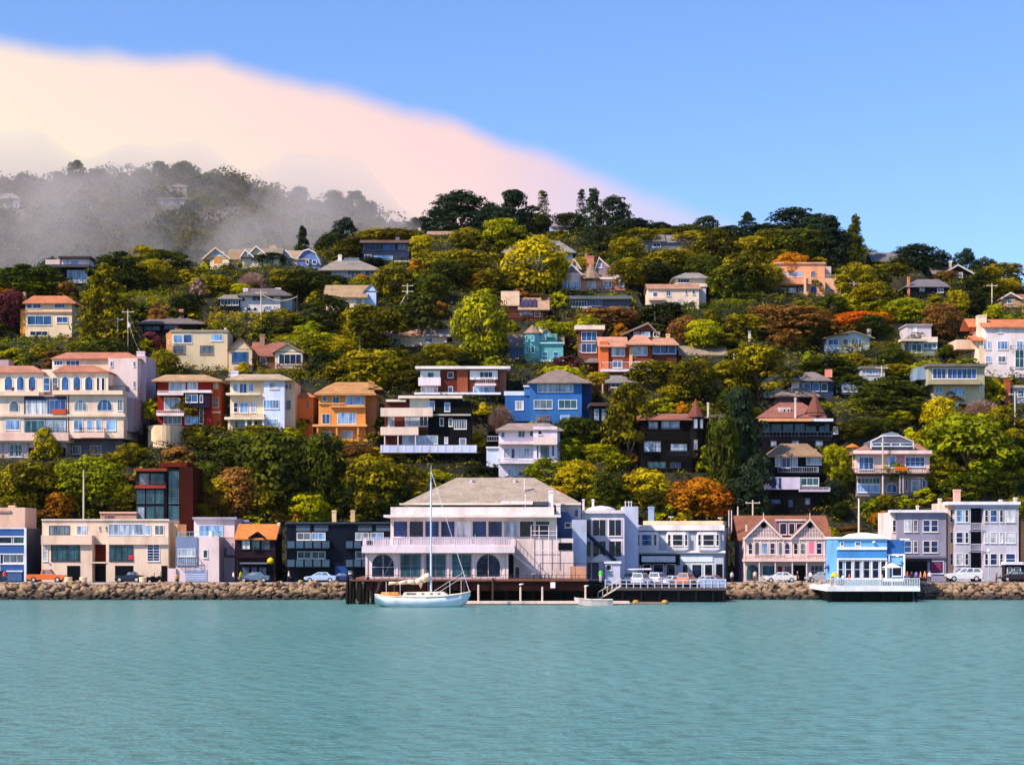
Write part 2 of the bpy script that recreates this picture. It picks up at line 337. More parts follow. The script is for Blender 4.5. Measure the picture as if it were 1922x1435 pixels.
    def post(s, x, y0, y1, mat, d=-1, r=.08, name='post'):
        c_, z1 = s.lp(x, y0, d); z0 = s.lp(x, y1, d)[1]
        return MB().box(c_ - r, c_ + r, d - r, d + r, z0, z1).build(name, mat, s.root)
    def done(s, keep=True, foot=True):
        if keep and s.bb: KEEP.append((*s.bb, s.Y))
        if foot and s.fb: FOOT.append((s.o.x, s.o.y, s.yaw, *s.fb, s.o.z))
        x0, x1, y0, y1 = s.bb; LAND.append(((x0 + x1) / 2, (y0 + y1) / 2, (x1 - x0) / 2, (y1 - y0) / 2, s.nick, s.Y))
# ================================================================ buildings along the waterfront street
SY = 246.0
def shore(name, label, nick, px, py=1089.5, **k): return House(name, label, nick, px, py, Y=k.pop('Y', SY), **k)
h = shore('apartment_building', 'blue-panelled apartment building with white trim bands at the left end of the waterfront', 'blue-panelled building', 15)
h.B(-40, 50, 991, 1091, 's#24304f', 0, 8)
h.B(-40, 47, 952, 992, '#c9a596', 4, 10, 'upper_wall'); h.T(-30, 20, 957, 961, '#b88f80', 4, .2, 'parapet')
h.chim(22, 12, 948, 960, '#c9a596', 6)
for y0, y1 in ((993, 1004), (1023, 1037), (1060, 1071)): h.D(-38, 46, y0, y1, 's#2f5597', 0, 'blue_panel')
for y in (990, 1005, 1020, 1038, 1057): h.T(-40, 48, y, y + 2.2, '#c3c8dc', 0, .16, 'trim_band')
h.T(46, 50, 990, 1091, '#c3c8dc', 0, .2, 'corner_trim')
h.W(-30, 23, 1007, 1020, 2, 1, 'gD'); h.W(25, 46, 1007, 1020, 1, 1, 'gT'); h.W(6, 45, 1041, 1056, 3, 1, 'gG'); h.W(-30, 1, 1041, 1070, 2, 1, 'gD')
h.D(14, 41, 1072, 1090, 's#3c5c8c', 0, 'garage_door'); h.T(12, 43, 1070, 1072.5, '#c3c8dc', 0, .16, 'lintel'); h.done()

h = shore('apartment_building', 'long cream modern apartment building with a dark red recess and wide windows', 'cream modern building', 200)
C = '#cdb5a6'
h.B(78, 173, 1021, 1091, C, 0, 9); h.B(199, 316, 1021, 1091, C, 0, 9, 'wall'); h.B(173, 199, 1004, 1091, '#5e1512', 1.8, 9, 'recessed_wall')
h.B(79, 316, 975, 1021, '#cbb4a7', .9, 9, 'upper_wall'); h.B(315, 333, 983, 1091, '#d2a67c', 2.2, 9, 'side_wing')  # warm tan of the side wing has sunlight painted in
h.B(77, 172, 1004, 1021.5, C, -.5, .9, 'balcony_parapet'); h.B(202, 316, 1006, 1021.5, C, -.35, .9, 'balcony_parapet')
h.T(78, 318, 973.5, 976.5, '#e4d2c8', .9, .2, 'coping'); h.T(170, 200, 1054, 1056.5, '#e4d2c8', 0, .1, 'trim_band', dp=1.9)
h.W(92, 131, 986, 1004, 4, 1, 'gG', .9, '#4d4750'); h.W(143, 164, 986, 1004, 2, 1, 'gL', .9)
h.WR(987, 995, [(186, 189), (198, 201)], gl='gD', d=.9); h.W(204, 271, 983, 1004, 7, 1, 'gL', .9, '#9fb4dc'); h.W(272, 283, 985, 1004, 1, 1, 'gL', .9)
h.W(290, 308, 985, 1004, 2, 1, 'gB', .9)
h.W(80, 90, 1022, 1053, 2, 5, 'gK', 0); h.W(96, 150, 1021, 1052, 5, 1, 'gT', 0, '#3a2f3c'); h.W(205, 250, 1021, 1052, 4, 1, 'gT', 0, '#3a2f3c'); h.W(276, 300, 1021, 1053, 2, 6, 'gK', 0)
h.D(242, 250, 1041, 1050, '#c8203c', -.06, 'red_banner')
for a, b in ((126, 150), (174, 198), (216, 250), (303, 314)): h.D(a, b, 1061, 1090, 's#0c0b12', 1.75 if a == 174 else 0, 'garage_opening')
h.T(92, 94, 1056, 1058, '#8f8078'); h.T(316, 331, 1066, 1091, '#cdb8c0', 0, .3, 'gate_panel'); h.done()

h = shore('row_house', 'lavender stucco house with a blue-grey square bay and ribbed garage door', 'lavender house', 370)
V = '#c6b4bc'
h.B(330, 411, 1007, 1091, V, 0, 9); h.B(364, 440, 972, 1008, '#cfbcc4', 4.5, 12, 'upper_wall'); h.T(362, 445, 970, 974, '#9690ac', 4.5, .5, 'roof')
h.B(409, 441, 1009, 1091, '#b59fae', 4, 9, 'side_wing')
h.T(330, 371, 1007, 1062, 's#6f7fa6', 0, .12, 'bay_panel'); h.W(334, 367, 1029, 1044, 5, 1, 'gL', -.13); h.rail(332, 368, 1044, 1060, '#dfe3f2', -.7, -.15, sp=.25)
h.W(381, 390, 1031, 1047, 1, 1, 'gT'); h.W(373, 419, 985, 1006, 4, 1, 'gL', 4.5, '#b8c0dc')
h.T(348, 389, 1069, 1090, 's#8f9cc2', 0, .05, 'garage_door')
for y in (1073, 1077, 1081, 1085): h.T(349, 388, y, y + .8, '#c9cfe6', 0, .09, 'door_rib')
h.rail(332, 408, 997, 1007, '#7fa8b0', .2, 3); h.tower(397, 10, 996, 1008, '#dfe2ea', 2, 10, 'roof_vent'); h.done()

h = shore('cottage', 'dark brown house with a bright orange tiled roof and small dormer', 'orange-roofed brown house', 478)
h.B(443, 517, 1009, 1091, '#3a2434', 0, 7); h.gx(439, 519, 1010, 983, 'r#ff9a48', -.5, 7.4, '#3a2d28')
h.gy(468, 497, 1008, 998, '#231a28', '#241c30', -.3, 2.2); h.W(472, 488, 1006, 1031, 2, 1, 'gT', -.34, '#1d2c38', arch=True)
h.W(453, 470, 1013, 1031, 2, 1, 'gT', 0, '#1d2c38'); h.W(490, 507, 1013, 1031, 2, 1, 'gT', 0, '#27384a')
h.T(444, 516, 1045, 1047, '#241620', 0, .3); h.D(447, 512, 1054, 1090, 's#08080e', 0, 'shopfront')
pts = []
h.T(452, 504, 1055, 1057.5, '#6c7088', -.05, .9, 'awning'); h.WR(1064, 1084, [(455, 468), (472, 482), (486, 500)], 2, 1, 'gG', -.05, '#4a4c60')
h.balc(421, 444, 1042, 1028, 1046, 's#1c1424', d0=.5, d1=2.5, solid=False); h.chim(523, 5, 980, 990, '#cfc6bc', 3)
c_, zc = h.lp(508, 1052, -.8); MB().lathe([(.02, -.5), (.4, -.3), (.52, 0), (.4, .3), (.02, .5)], (c_, -.8, zc), 12).build('yellow_lantern', '#ffd800', h.root, smooth=True); h.done()

h = shore('apartment_building', 'dark navy apartment block with two tiers of balconies, left of the clubhouse', 'navy balcony block', 615, Y=247)
h.B(538, 735, 981, 1091, 's#141c36', 0, 10); h.T(536, 736, 979, 982.5, '#39404e', 0, .4, 'roof_edge')
for x in (556, 590, 672, 706): h.T(x, x + 26, 985, 996, 's#4a5a70', 0, .05, 'blind_panel')
h.WR(999, 1013, [(557, 583, 2), (585, 611, 2), (667, 693, 2), (695, 720, 2)], 2, 1, 'gL'); h.WR(1034, 1048, [(558, 584, 2), (585, 611, 2), (667, 693, 2)], 2, 1, 'gT')
for x0, x1 in ((538, 620), (648, 725)):
    for a, b in ((1015, 1029), (1050, 1064)):
        n = 5; wd = (x1 - x0) / n
        h.balc(x0, x1, b, a + 2, b + 1.2, 's#141c30', d0=-1.1, d1=0)
        for i in range(n): h.T(x0 + i * wd + 1.5, x0 + (i + 1) * wd - 1.5, a, b - 1, 's#38506a', -1.1, .07, 'balcony_panel')
h.D(629, 652, 1062, 1086, 's#1c3f8c', 0, 'garage_door'); h.W(654, 661, 1070, 1076, 1, 1, 'gW'); h.chim(627, 8, 957, 980, '#e6c59a', 3); h.chim(662, 8, 957, 980, '#e6c59a', 3)
h.D(560, 600, 1067, 1089, 's#06070c', 0, 'garage_opening'); h.done()

h = House('town_house', 'tall narrow rust-red house with a dark glass stair tower behind the cream modern building', 'rust-red glass tower house', 306, 998, Y=259.5)
h.B(255, 312, 884, 1010, 's#1a1a2c', 0, 7); h.B(312, 338, 880, 1010, 's#12141f', .3, 7); h.B(337, 362, 876, 1010, '#54180c', -.2, 8, 'shaded_red_wall')  # red wall darkened, side shade painted into its colour
h.T(254, 316, 879, 884, '#7c2c18', 0, 1.2, 'roof', dp=7); h.T(300, 352, 868, 876, '#5c1c10', 1, .3, 'roof', dp=6); h.T(254, 312, 911, 916, '#8c3018', 0, .5, 'terrace_slab')
h.W(262, 280, 888, 909, 1, 1, 'gG', 0, '#6d5d58'); h.W(282, 308, 888, 909, 2, 2, 'gT', 0, '#2e3a4c')
for x in (257, 275, 292): h.W(x, x + 15, 919, 944, 1, 2, 'gT', 0, '#3d5468'); h.W(x, x + 15, 950, 977, 1, 1, 'gT', 0, '#3d5468')
h.W(317, 336, 884, 944, 1, 12, 'gT', .3, '#4a6c80', t=.06); h.W(317, 336, 949, 985, 1, 7, 'gT', .3, '#4a6c80', t=.06)
h.rail(255, 310, 904, 911, '#5a3a38', -.5, 0); h.done()

h = House('low_building', 'low pinkish flat building peeping over the cream modern building roof', 'low pink building', 220, 992, Y=258)
h.B(188, 256, 962, 996, '#b98c7c', 0, 5); h.T(187, 257, 960, 963, '#c6a394', 0, .2, 'coping'); h.W(196, 215, 966, 974, 3, 1, 'gG', 0, '#c0766c'); h.done()
h = House('low_building', 'pale rooftop house with a stepped parapet behind the lavender house', 'pale stepped building', 425, 1000, Y=258)
h.B(404, 466, 978, 1010, '#b4a0ae', 0, 4); h.T(402, 468, 975, 979, '#8c84a2', 0, .4, 'roof'); h.W(412, 430, 984, 998, 2, 1, 'gL'); h.chim(440, 4, 972, 980, '#8c84a2', 2); h.done()

# ---------------- white clubhouse on the pier
LV = '#cbbabc'; WH = '#e2d6e4'
h = House('clubhouse', 'big white waterfront clubhouse with arched windows, glazed upper floor and tan hipped roof', 'big white clubhouse', 820, 1088, Y=219)
h.base = False; h.fr = '#dccfdc'
h.B(686, 953, 1036, 1088, LV, 0, 12, 'lower_wall'); h.B(953, 1076, 1010, 1088, '#c4b4b8', 3.5, 13, 'lower_wall')
h.B(679, 966, 1024, 1037, '#d6c6d6', -1.3, 5, 'terrace_slab'); h.rail(680, 965, 1008, 1024, '#cdbdd0', -1.2, 4.5, sp=.3)
for x in range(700, 960, 38): h.T(x, x + 33, 1010, 1023, '#c6b4c6', -1.12, .04, 'glass_screen', dp=.0)
h.B(733, 1045, 970, 1024, '#d0c0c4', 4.5, 16, 'upper_wall'); h.T(722, 1052, 966, 970.5, '#f1e6e8', 4.5, 2, 'roof_edge', dp=12)
h.B(733, 1040, 951, 967, '#bdb6be', 4.6, 12, 'parapet'); h.T(750, 1090, 944, 947, '#cfc2bc', 8, .6, 'gutter', dp=2)
h.hip(754, 1093, 945, 896, 'r#cbb9ae', 8, 30, 857, 1002, name='roof')
for x in (738, 767.6, 797.2, 826.8, 856.4, 886, 915.6, 945.2, 974.8, 1004.4): h.W(x, x + 27.5, 977, 1007.5, 1, 1, random.choice(['gK', 'gK', 'gD', 'gK']), 4.5, '#e0cfd6', t=.07)
h.WR(1038, 1083, [(697, 741)], 2, 2, 'gD', 0, None, True); h.WR(1038, 1083, [(893, 940)], 2, 1, 'gD', 0, None, True)
for a, b in ((751, 790), (799, 837), (848, 885)): h.W(a, b, 1039, 1083, 2, 2, 'gT', 0, '#8e8298')
for x in (686, 743, 792, 839, 887, 944, 950): h.T(x, x + 4, 1037, 1087, '#d9cad6', 0, .12, 'pilaster')
h.T(686, 953, 1084, 1088, '#b7a3b2', 0, .14, 'base_course'); h.D(955, 964, 1040, 1083, 's#0a0d18', 3.5, 'dark_arch'); h.W(966, 976, 1062, 1085, 1, 1, 'gD', 3.5, arch=True)
# outside stair and scaffold on the right
m = MB(); a, za = h.lp(962, 1036, 2); b, zb = h.lp(1017, 1079, 2)
m.prism([(a, za), (b, zb), (b, zb - .35), (a, za - .35)], 2, 2.5); m.prism([(a, za + 1), (b, zb + 1), (b, zb + .92), (a, za + .92)], 2, 2.06)
for i in range(9): t = i / 8; x = a + (b - a) * t; z = za + (zb - za) * t; m.box(x - .03, x + .03, 2.003, 2.06, z, z + .93)
m.build('outside_stair', '#d8cad8', h.root)
h.B(1046, 1076, 960, 1010, '#3b4a78', 7, 14, 'recessed_wall'); h.B(1074, 1101, 975, 1088, '#9da6c6', 5.5, 14, 'stair_tower')
h.B(1052, 1090, 942, 975, '#d6c8d4', 9, 13, 'plant_room'); h.W(1078, 1086, 955, 970, 1, 1, 'gK', 9); h.W(1060, 1072, 980, 990, 1, 1, 'gK', 7); h.D(1048, 1074, 1018, 1032, 's#0d1224', 6.95 - 3.5, 'dark_opening')
m = MB()
for x in (997, 1012, 1030, 1045):
    q, z1 = h.lp(x, 985, 3.2); z0 = h.lp(x, 1062, 3.2)[1]; m.tube((q, 3.2, z0), (q, 3.2, z1), .05)
for y in (985, 996, 1004, 1033):
    q, z = h.lp(996, y, 3.2); q2 = h.lp(1046, y, 3.2)[0]; m.tube((q, 3.2, z), (q2, 3.2, z), .04)
m.build('scaffold', '#d9cfdc', h.root)
for x, y0, y1, wd in ((1034, 920, 953, 9), (1048, 945, 958, 8), (986, 927, 945, 1.6), (984, 897, 916, 1.5)): h.chim(x, wd, y0, y1, '#cfc4cc', 6 if y0 > 910 else 13, 'flue', dp=.4)
for x in (886, 967): h.tower(x, 9, 900, 906, '#a09aa6', 17, 8, 'roof_vent')
h.T(940, 1000, 940, 946, '#c2b8c2', 6, .3, 'roof_duct', dp=1); h.T(1000, 1030, 941, 948, '#3c4252', 6, .2, 'roof_duct', dp=1)
h.rail(1014, 1102, 1056, 1085, 's#3a2b3c', -.2, -.2, sp=1.4, th=.06); h.T(1070, 1100, 1062, 1086, '#c08f78', 2.2, .1, 'timber_screen'); h.done(foot=False)

h = House('office_building', 'white flat-roofed building with large black windows right of the clubhouse', 'white black-windowed building', 1135, 1088, Y=238)
h.base = False
h.B(1092, 1172, 960, 1088, '#c7bfd2', 0, 8); h.B(1170, 1198, 950, 1088, '#aab2d0', 2.5, 8, 'side_wing'); h.T(1091, 1174, 957, 963, '#e2dbe8', 0, .35, 'coping')
for x0, x1 in ((1098, 1110), (1112, 1138), (1142, 1167)):
    h.W(x0, x1, 974, 1006, 2 if x1 - x0 > 20 else 1, 1, 'gD', 0, '#e4dfec'); h.W(x0, x1, 1014, 1045, 2 if x1 - x0 > 20 else 1, 1, 'gD', 0, '#e4dfec')
a, z = h.lp(1128, 960, 3); MB().lathe([(2.2, 0), (2.0, .5), (1.2, .8), (.1, .95)], (a, 3, z - .1), 14).build('white_roof_dome', '#dcd6e6', h.root, smooth=True)
for x in (1095, 1113, 1174, 1180, 1185): h.chim(x, 1.6 if x > 1150 else 4, 936 if x < 1150 else 940, 958, '#cbc6d4', 3, 'flue', dp=.2)
m = MB(); a, za = h.lp(1101, 1001, -1.5); b, zb = h.lp(1158, 1055, -1.5); m.prism([(a, za + .35), (b, zb + .35), (b, zb - .35), (a, za - .35)], -1.5, -1.2); m.build('dark_stair', 's#2b3250', h.root); h.done(foot=False)

h = House('shop_building', 'pale grey two-storey shop building with three white bay windows and a white awning', 'grey bay-windowed shop', 1272, 1088, Y=247, yaw=-.19)
h.B(1186, 1358, 990, 1091, '#97a0b4', 0, 10); h.T(1184, 1360, 985, 995, '#e0dce8', 0, .5, 'cornice', dp=1); h.T(1184, 1360, 996, 998.5, '#8088a0', 0, .2, 'frieze')
h.B(1207, 1357, 977, 986, '#efd6bd', 1.5, 9, 'parapet'); h.T(1184, 1362, 1033, 1037, '#dcdae8', 0, .5, 'ledge')
for x0, x1 in ((1192, 1236), (1250, 1294), (1307, 1353)):
    w3 = (x1 - x0) / 3; a, b, z0, z1 = h.rect(x0, x1, 998, 1033, 0)
    MB().prism([(a, 0), (a + .5, -.7), (b - .5, -.7), (b, 0)], z0, z1, 'z').build('bay', '#dedbe8', h.root)
    h.W(x0 + 12, x1 - 12, 1002, 1024, 1, 2, random.choice(['gT', 'gB', 'gD']), -.74); h.W(x0 + 3, x0 + 9, 1002, 1024, 1, 2, 'gD', -.7); h.W(x1 - 9, x1 - 3, 1002, 1024, 1, 2, 'gD', -.7)
    h.T(x0 + 3, x1 - 3, 1027, 1031, '#b6b8cc', -.7, .05, 'bay_apron')
h.D(1200, 1276, 1040, 1060, 's#1a1e34', 0, 'fascia'); h.T(1206, 1268, 1043, 1054, '#e8e6f4', 0, 1.2, 'awning'); h.T(1278, 1338, 1041, 1054, 's#b6c0d0', 0, .1, 'shop_sign_board')
h.WR(1058, 1087, [(1207, 1222), (1226, 1246), (1250, 1268), (1280, 1292), (1298, 1318), (1322, 1338)], 1, 1, 'gD'); h.D(1344, 1356, 1058, 1088, 's#141a2c', 0, 'door')
h.chim(1222, 11, 950, 985, '#7d92bc', 3); h.B(1186, 1210, 978, 986, 's#15131c', 3, 8, 'roof_box')
for x in (1368, 1373): h.post(x, 957, 1000, '#b8aebf', 4, .06, 'flue')
for x, y in ((1259, 972), (1352, 974)):
    a, z = h.lp(x, y, 4); MB().lathe([(.02, 0), (.3, .1), (.42, .28)], (a, 4, z), 10).tube((a, 4, z - .6), (a, 4, z + .05), .04).build('satellite_dish', '#eceaf0', h.root)
h.done()

# ---------------- twin-gabled Victorian shop house
h = House('shop_building', 'pink-grey Victorian shop house with twin decorated gables and a red-brown roof', 'twin-gabled Victorian', 1472, 1088, Y=247, yaw=-.03)
PK = '#baa8aa'; TR = '#d8c6c6'
h.B(1396, 1551, 1008, 1091, PK, 0, 9); h.gx(1385, 1563, 1012, 967, 'r#a8684e', 1.2, 14); h.B(1388, 1396, 1010, 1091, '#5d5268', 2, 9, 'side_wing')
h.gy(1397, 1469, 1010, 973, 'r#9c6a60', '#a88f98', -.1, 5, 1433, .35, TR); h.gy(1484, 1549, 1010, 973, 'r#9c6a60', '#a88f98', -.1, 5, 1520, .35, TR)
for xa in (1433, 1520):
    for y, wd in ((985, 20), (992, 36), (999, 52)):
        h.T(xa - wd / 2, xa + wd / 2, y, y + 1, TR, -.1, .04, 'gable_batten')
    for i in range(-5, 6):
        t = abs(i) * 5.4; 
        if t < 28: h.T(xa + i * 5.2 - .5, xa + i * 5.2 + .5, 978 + t * 1.05, 1009, TR, -.1, .06, 'gable_batten')
    c_, z = h.lp(xa, 985, -.1); MB().lathe([(.42, 0), (.42, .12)], (0, 0, 0), 12).build('round_vent', '#241a24', h.root).matrix_local = __import__('mathutils').Matrix.Translation((c_, -.1, z)) @ __import__('mathutils').Matrix.Rotation(R(90), 4, 'X')
    h.post(xa, 962, 974, TR, -.3, .05, 'finial')
h.B(1457, 1511, 976, 1004, '#7a5f70', 1.8, 5, 'dormer'); h.WR(981, 1003, [(1463, 1477), (1480, 1492), (1494, 1508)], 1, 1, 'gD', 1.8, '#cbb4c4'); h.T(1455, 1513, 974, 977, TR, 1.8, .2, 'dormer_trim')
h.W(1399, 1402, 984, 995, 1, 1, 'gW', 1.4); h.T(1395, 1552, 1008, 1012, TR, 0, .2, 'frieze')
for a, b, g, ar in ((1404, 1413, 'gD', 1), (1429, 1441, 'gL', 0), (1445, 1455, 'gK', 0), (1472, 1483, 'gK', 1), (1489, 1498, 'gD', 1), (1502, 1512, 'gG', 1), (1532, 1543, 'gK', 0)): h.W(a, b, 1018, 1040, 1, 2, g, 0, TR, bool(ar))
h.W(1517, 1529, 1014, 1040, 1, 1, 'gW', 0, TR); h.D(1518.5, 1527.5, 1016, 1039, '#e8709c', -.02, 'pink_window_display')
h.W(1416, 1426, 1016, 1044, 1, 1, 'gG', 0, TR, True); h.W(1460, 1469, 1016, 1044, 1, 1, 'gG', 0, TR, True)
for x in (1397, 1414, 1427, 1443, 1457, 1470, 1485, 1500, 1514, 1530, 1547): h.T(x, x + 1.6, 1012, 1048, TR, 0, .1, 'pilaster')
h.T(1393, 1558, 1048, 1053, '#cfb3b4', 0, 1.3, 'balcony_slab'); h.rail(1396, 1550, 1040, 1047, TR, -.25, -.25, sp=.3)
for x in (1397, 1425, 1455, 1487, 1514, 1548): h.post(x, 1053, 1090, TR, -1.1, .07)
h.W(1401, 1424, 1059, 1088, 1, 1, 'gT', 0, '#6c6478', True); h.W(1430, 1455, 1060, 1080, 1, 1, 'gT', 0); h.D(1460, 1468, 1062, 1089, '#7c1c28', 0, 'red_door')
h.W(1473, 1486, 1062, 1080, 1, 1, 'gG', 0, '#b04a50'); h.D(1489, 1512, 1060, 1089, 's#0b0a12', 0, 'shop_entry'); h.W(1521, 1545, 1060, 1082, 3, 2, 'gG', 0, TR); h.done()

# ---------------- blue restaurant standing on its own pier
h = House('restaurant', 'bright blue and white pier restaurant with curved white skylight and tall glass doors', 'blue pier restaurant', 1632, 1086, Y=227)
h.base = False; h.fr = '#e6eaf6'
h.B(1571, 1665, 1010, 1090, '#5a94cc', 0, 8); h.B(1665, 1698, 1012, 1090, '#2c5ea4', .4, 8, 'side_wing')
h.T(1569, 1666, 1007, 1011, '#dfe6f4', 0, .3, 'roof_edge', dp=8.2); h.T(1689, 1706, 1010, 1013, '#dfe6f4', 0, .5, 'roof_edge')
a, z = h.lp(1620, 1008, 4); MB().prism([(a - 2.6, z), (a - 1.6, z + .45), (a, z + .65), (a + 1.6, z + .45), (a + 2.6, z)], 2.5, 6).build('curved_skylight', '#f1eee8', h.root)
h.T(1571, 1664, 1026, 1031, '#e3e9f6', 0, .25, 'white_band'); h.T(1571, 1664, 1031, 1047, '#3c80c4', 0, .1, 'blue_fascia'); h.T(1571, 1664, 1047, 1050, '#e3e9f6', 0, .3, 'white_band')
h.WR(1016, 1024, [(1577, 1584), (1605, 1616)], 1, 1, 'gG'); h.WR(1051, 1085, [(1573, 1583), (1586, 1599), (1603, 1615), (1620, 1633), (1637, 1650), (1653, 1663)], 1, 2, 'gD')
for x in (1571, 1600, 1617, 1634.5, 1651, 1663): h.T(x, x + 2, 1049, 1086, '#e6eaf6', 0, .16, 'pilaster')
h.T(1665, 1698, 1039, 1042.5, '#e3e9f6', .4, .2, 'white_band'); h.T(1666, 1669, 1042, 1087, '#e6eaf6', .4, .3, 'pilaster'); h.T(1695, 1698, 1042, 1087, '#e6eaf6', .4, .3, 'pilaster')
h.T(1671, 1694, 1045, 1059, '#6aa0dc', .4, .06, 'blue_panel'); h.W(1674, 1693, 1063, 1081, 1, 1, 'gD', .4)
h.T(1584, 1700, 1086, 1090, '#cdd3e6', -.5, .1, 'plinth'); 
for x, y in ((1684, 1044), (1640, 1018)): a, z = h.lp(x, y, -.1); MB().lathe([(.05, .25), (.22, .1), (.25, 0)], (a, -.25, z), 8).build('wall_lamp', '#f4f2ea', h.root)
h.done(foot=False)

# ---------------- two grey bay-windowed apartment houses
h = House('apartment_building', 'lilac-grey three-storey house with white trimmed sash windows above a shopfront', 'lilac-grey corner house', 1722, 1088, Y=249)
G1 = '#8b86a0'
h.B(1684, 1776, 960, 1091, G1, 0, 10); h.B(1673, 1684.5, 961, 1091, '#d3c6cc', .9, 10, 'lit_angled_side'); h.T(1671, 1777, 956.5, 961.5, '#d6d4e4', -.1, .5, 'cornice', dp=1.5)  # paler angled side: sunlight put into the wall colour
for y0, y1 in ((975, 998), (1014, 1037)):
    h.W(1697, 1711, y0, y1, 1, 2, 'gB'); h.W(1714, 1723, y0, y1, 1, 2, 'gG', 0, '#cfc3cc'); h.W(1732, 1746, y0, y1, 1, 2, 'gK'); h.W(1747, 1761, y0, y1, 1, 2, 'gK'); h.W(1675, 1682, y0, y1, 1, 2, 'gD', .9)
h.T(1674, 1776, 1043, 1047, '#6c6880', 0, .3); h.D(1690, 1740, 1052, 1089, 's#0c0a14', 0, 'shop_entry'); h.W(1743, 1771, 1052, 1076, 1, 1, 'gK', 0, '#c9c4d8')
h.D(1746, 1767, 1055, 1073, '#7c2c54', -.03, 'shop_display'); h.T(1686, 1745, 1048, 1053, 's#23202f', 0, 1.1, 'awning')
for x, y in ((1723, 948), (1765, 935)): h.chim(x, 5 if x > 1730 else 3, y, 960, '#d8cabc', 4)
h.done()
h = House('apartment_building', 'tall light grey apartment house with a recessed black central balcony on each floor', 'tall grey apartment house', 1848, 1088, Y=249)
G2 = '#a8a6ba'
h.B(1792, 1822, 946, 1091, G2, 0, 10); h.B(1846, 1912, 946, 1091, G2, 0, 10); h.B(1822, 1846, 946, 1091, 's#15142a', 1.4, 10, 'recessed_wall'); h.B(1779, 1792.5, 947, 1091, '#e3b99e', .9, 10, 'lit_angled_side'); h.B(1775, 1779.5, 943, 1091, '#b9a49e', 1.6, 10, 'side_wing')  # peach angled side is the grey wall with sunlight painted in
h.T(1776, 1914, 941, 947, '#d0cede', 0, .5, 'cornice', dp=2); h.T(1792, 1912, 948, 953, '#9a98b0', 0, .2, 'frieze')
for i, (y0, y1) in enumerate(((956, 980), (998, 1019), (1038, 1060))):
    h.W(1783, 1789, y0, y1, 1, 2, 'gD', .9); h.W(1794, 1808, y0, y1, 1, 2, ('gL', 'gK', 'gK')[i]); h.W(1811, 1818, y0, y1, 1, 2, 'gD')
    h.W(1848, 1855, y0, y1, 1, 2, 'gW' if i == 1 else 'gD'); h.W(1858, 1872, y0, y1, 1, 2, ('gB', 'gW', 'gK')[i]); h.W(1876, 1883, y0, y1, 1, 2, 'gW' if i == 1 else 'gD'); h.W(1887, 1906, y0, y1, 1, 2, ('gW', 'gW', 'gK')[i])
    h.T(1822, 1846, y1 + 3, y1 + 14 - i * 0, '#aaa8bc', 1.3, .08, 'balcony_panel') if i < 2 else None
    h.T(1818, 1850, y1 + 15, y1 + 17, '#8f8da6', 0, .12, 'storey_band') if i < 2 else None
    h.rail(1822, 1846, y1 + 1, y1 + 13, '#c3c1d4', .1, .1, sp=.3) if i < 2 else None
h.B(1886, 1922, 1058, 1091, 's#22202c', -1.5, 0, 'porch'); h.T(1884, 1920, 1054, 1059, '#c9c7d8', -1.5, .4, 'porch_roof', dp=1.4); h.W(1890, 1900, 1064, 1078, 1, 1, 'gG', -1.5); h.W(1903, 1916, 1064, 1078, 1, 1, 'gG', -1.5)
for x in (1907, 1879): h.chim(x, 4, 933 if x > 1900 else 937, 947, '#c9c3c6', 4)
h.chim(1797, 12, 918, 946, '#cfa092', 7); h.done()
h = House('stucco_building', 'orange stucco building just past the tall grey apartment house at the right edge', 'orange end building', 1925, 1088, Y=250)
h.B(1916, 1990, 975, 1091, '#c98a5a', 0, 8); h.T(1914, 1990, 972, 976, '#6c4a3c', 0, .3, 'roof_edge'); h.W(1930, 1945, 990, 1010, 1, 2, 'gD'); h.done()
# ================================================================ houses on the hillside
h = House('apartment_building', 'huge pale pink stepped apartment building with arched windows and terracotta roof tiles', 'pink stepped apartments', 130, 858)
P = '#cdb8ac'; P2 = '#d6c2b2'; h.fr = '#d9dcea'
h.B(-40, 125, 828, 860, '#b09aa2', .6, 12); h.B(-40, 130, 742, 830, P, 0, 12); h.B(128, 232, 742, 822, P, 0, 11, 'wall'); h.B(230, 250, 746, 810, '#9a8798', 2.5, 10, 'side_wing')
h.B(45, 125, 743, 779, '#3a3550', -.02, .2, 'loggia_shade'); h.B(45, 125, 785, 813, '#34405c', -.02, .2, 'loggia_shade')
h.B(-40, 80, 697, 742, P2, 2.5, 12, 'upper_wall'); h.B(78, 106, 693, 742, P, 3.6, 12, 'upper_wall'); h.B(100, 203, 697, 742, P2, 2.5, 12, 'upper_wall')
h.B(98, 206, 672, 700, P2, 8, 14, 'upper_wall'); h.B(203, 258, 672, 790, '#c2b0b4', 7, 17, 'side_tower'); h.B(256, 274, 668, 760, '#a89cb0', 10, 18, 'side_tower')
h.hip(-48, 82, 698, 686, 'r#d8947c', 2, 9, -30, 62, .15); h.hip(98, 206, 697, 685, 'r#d88c70', 2, 9, 120, 176, .15); h.hip(95, 262, 672, 661, 'r#d88c70', 7.5, 14, 125, 240, .15)
h.chim(264, 15, 659, 676, '#c4b3c4', 12); h.B(-40, 16, 675, 690, '#a58f9c', 6, 9, 'roof_block')
h.T(-42, 75, 735, 743, '#e6cdbb', 0, .7, 'terrace_ledge', dp=2.6); h.T(100, 232, 733, 741, '#e6cdbb', 0, .7, 'terrace_ledge', dp=2.6)
h.T(-42, 236, 777, 782, '#dcc2b5', 0, .35, 'ledge'); h.T(-42, 130, 812, 827, '#c9a9a2', 0, .6, 'balcony_parapet')
h.B(150, 196, 811, 821, '#c9a9a2', -1.3, 0, 'balcony')
h.WR(706, 733, [(8, 24), (31, 46), (53, 68), (115, 130), (137, 152), (159, 175)], 1, 1, 'gB', 2.5, None, True)
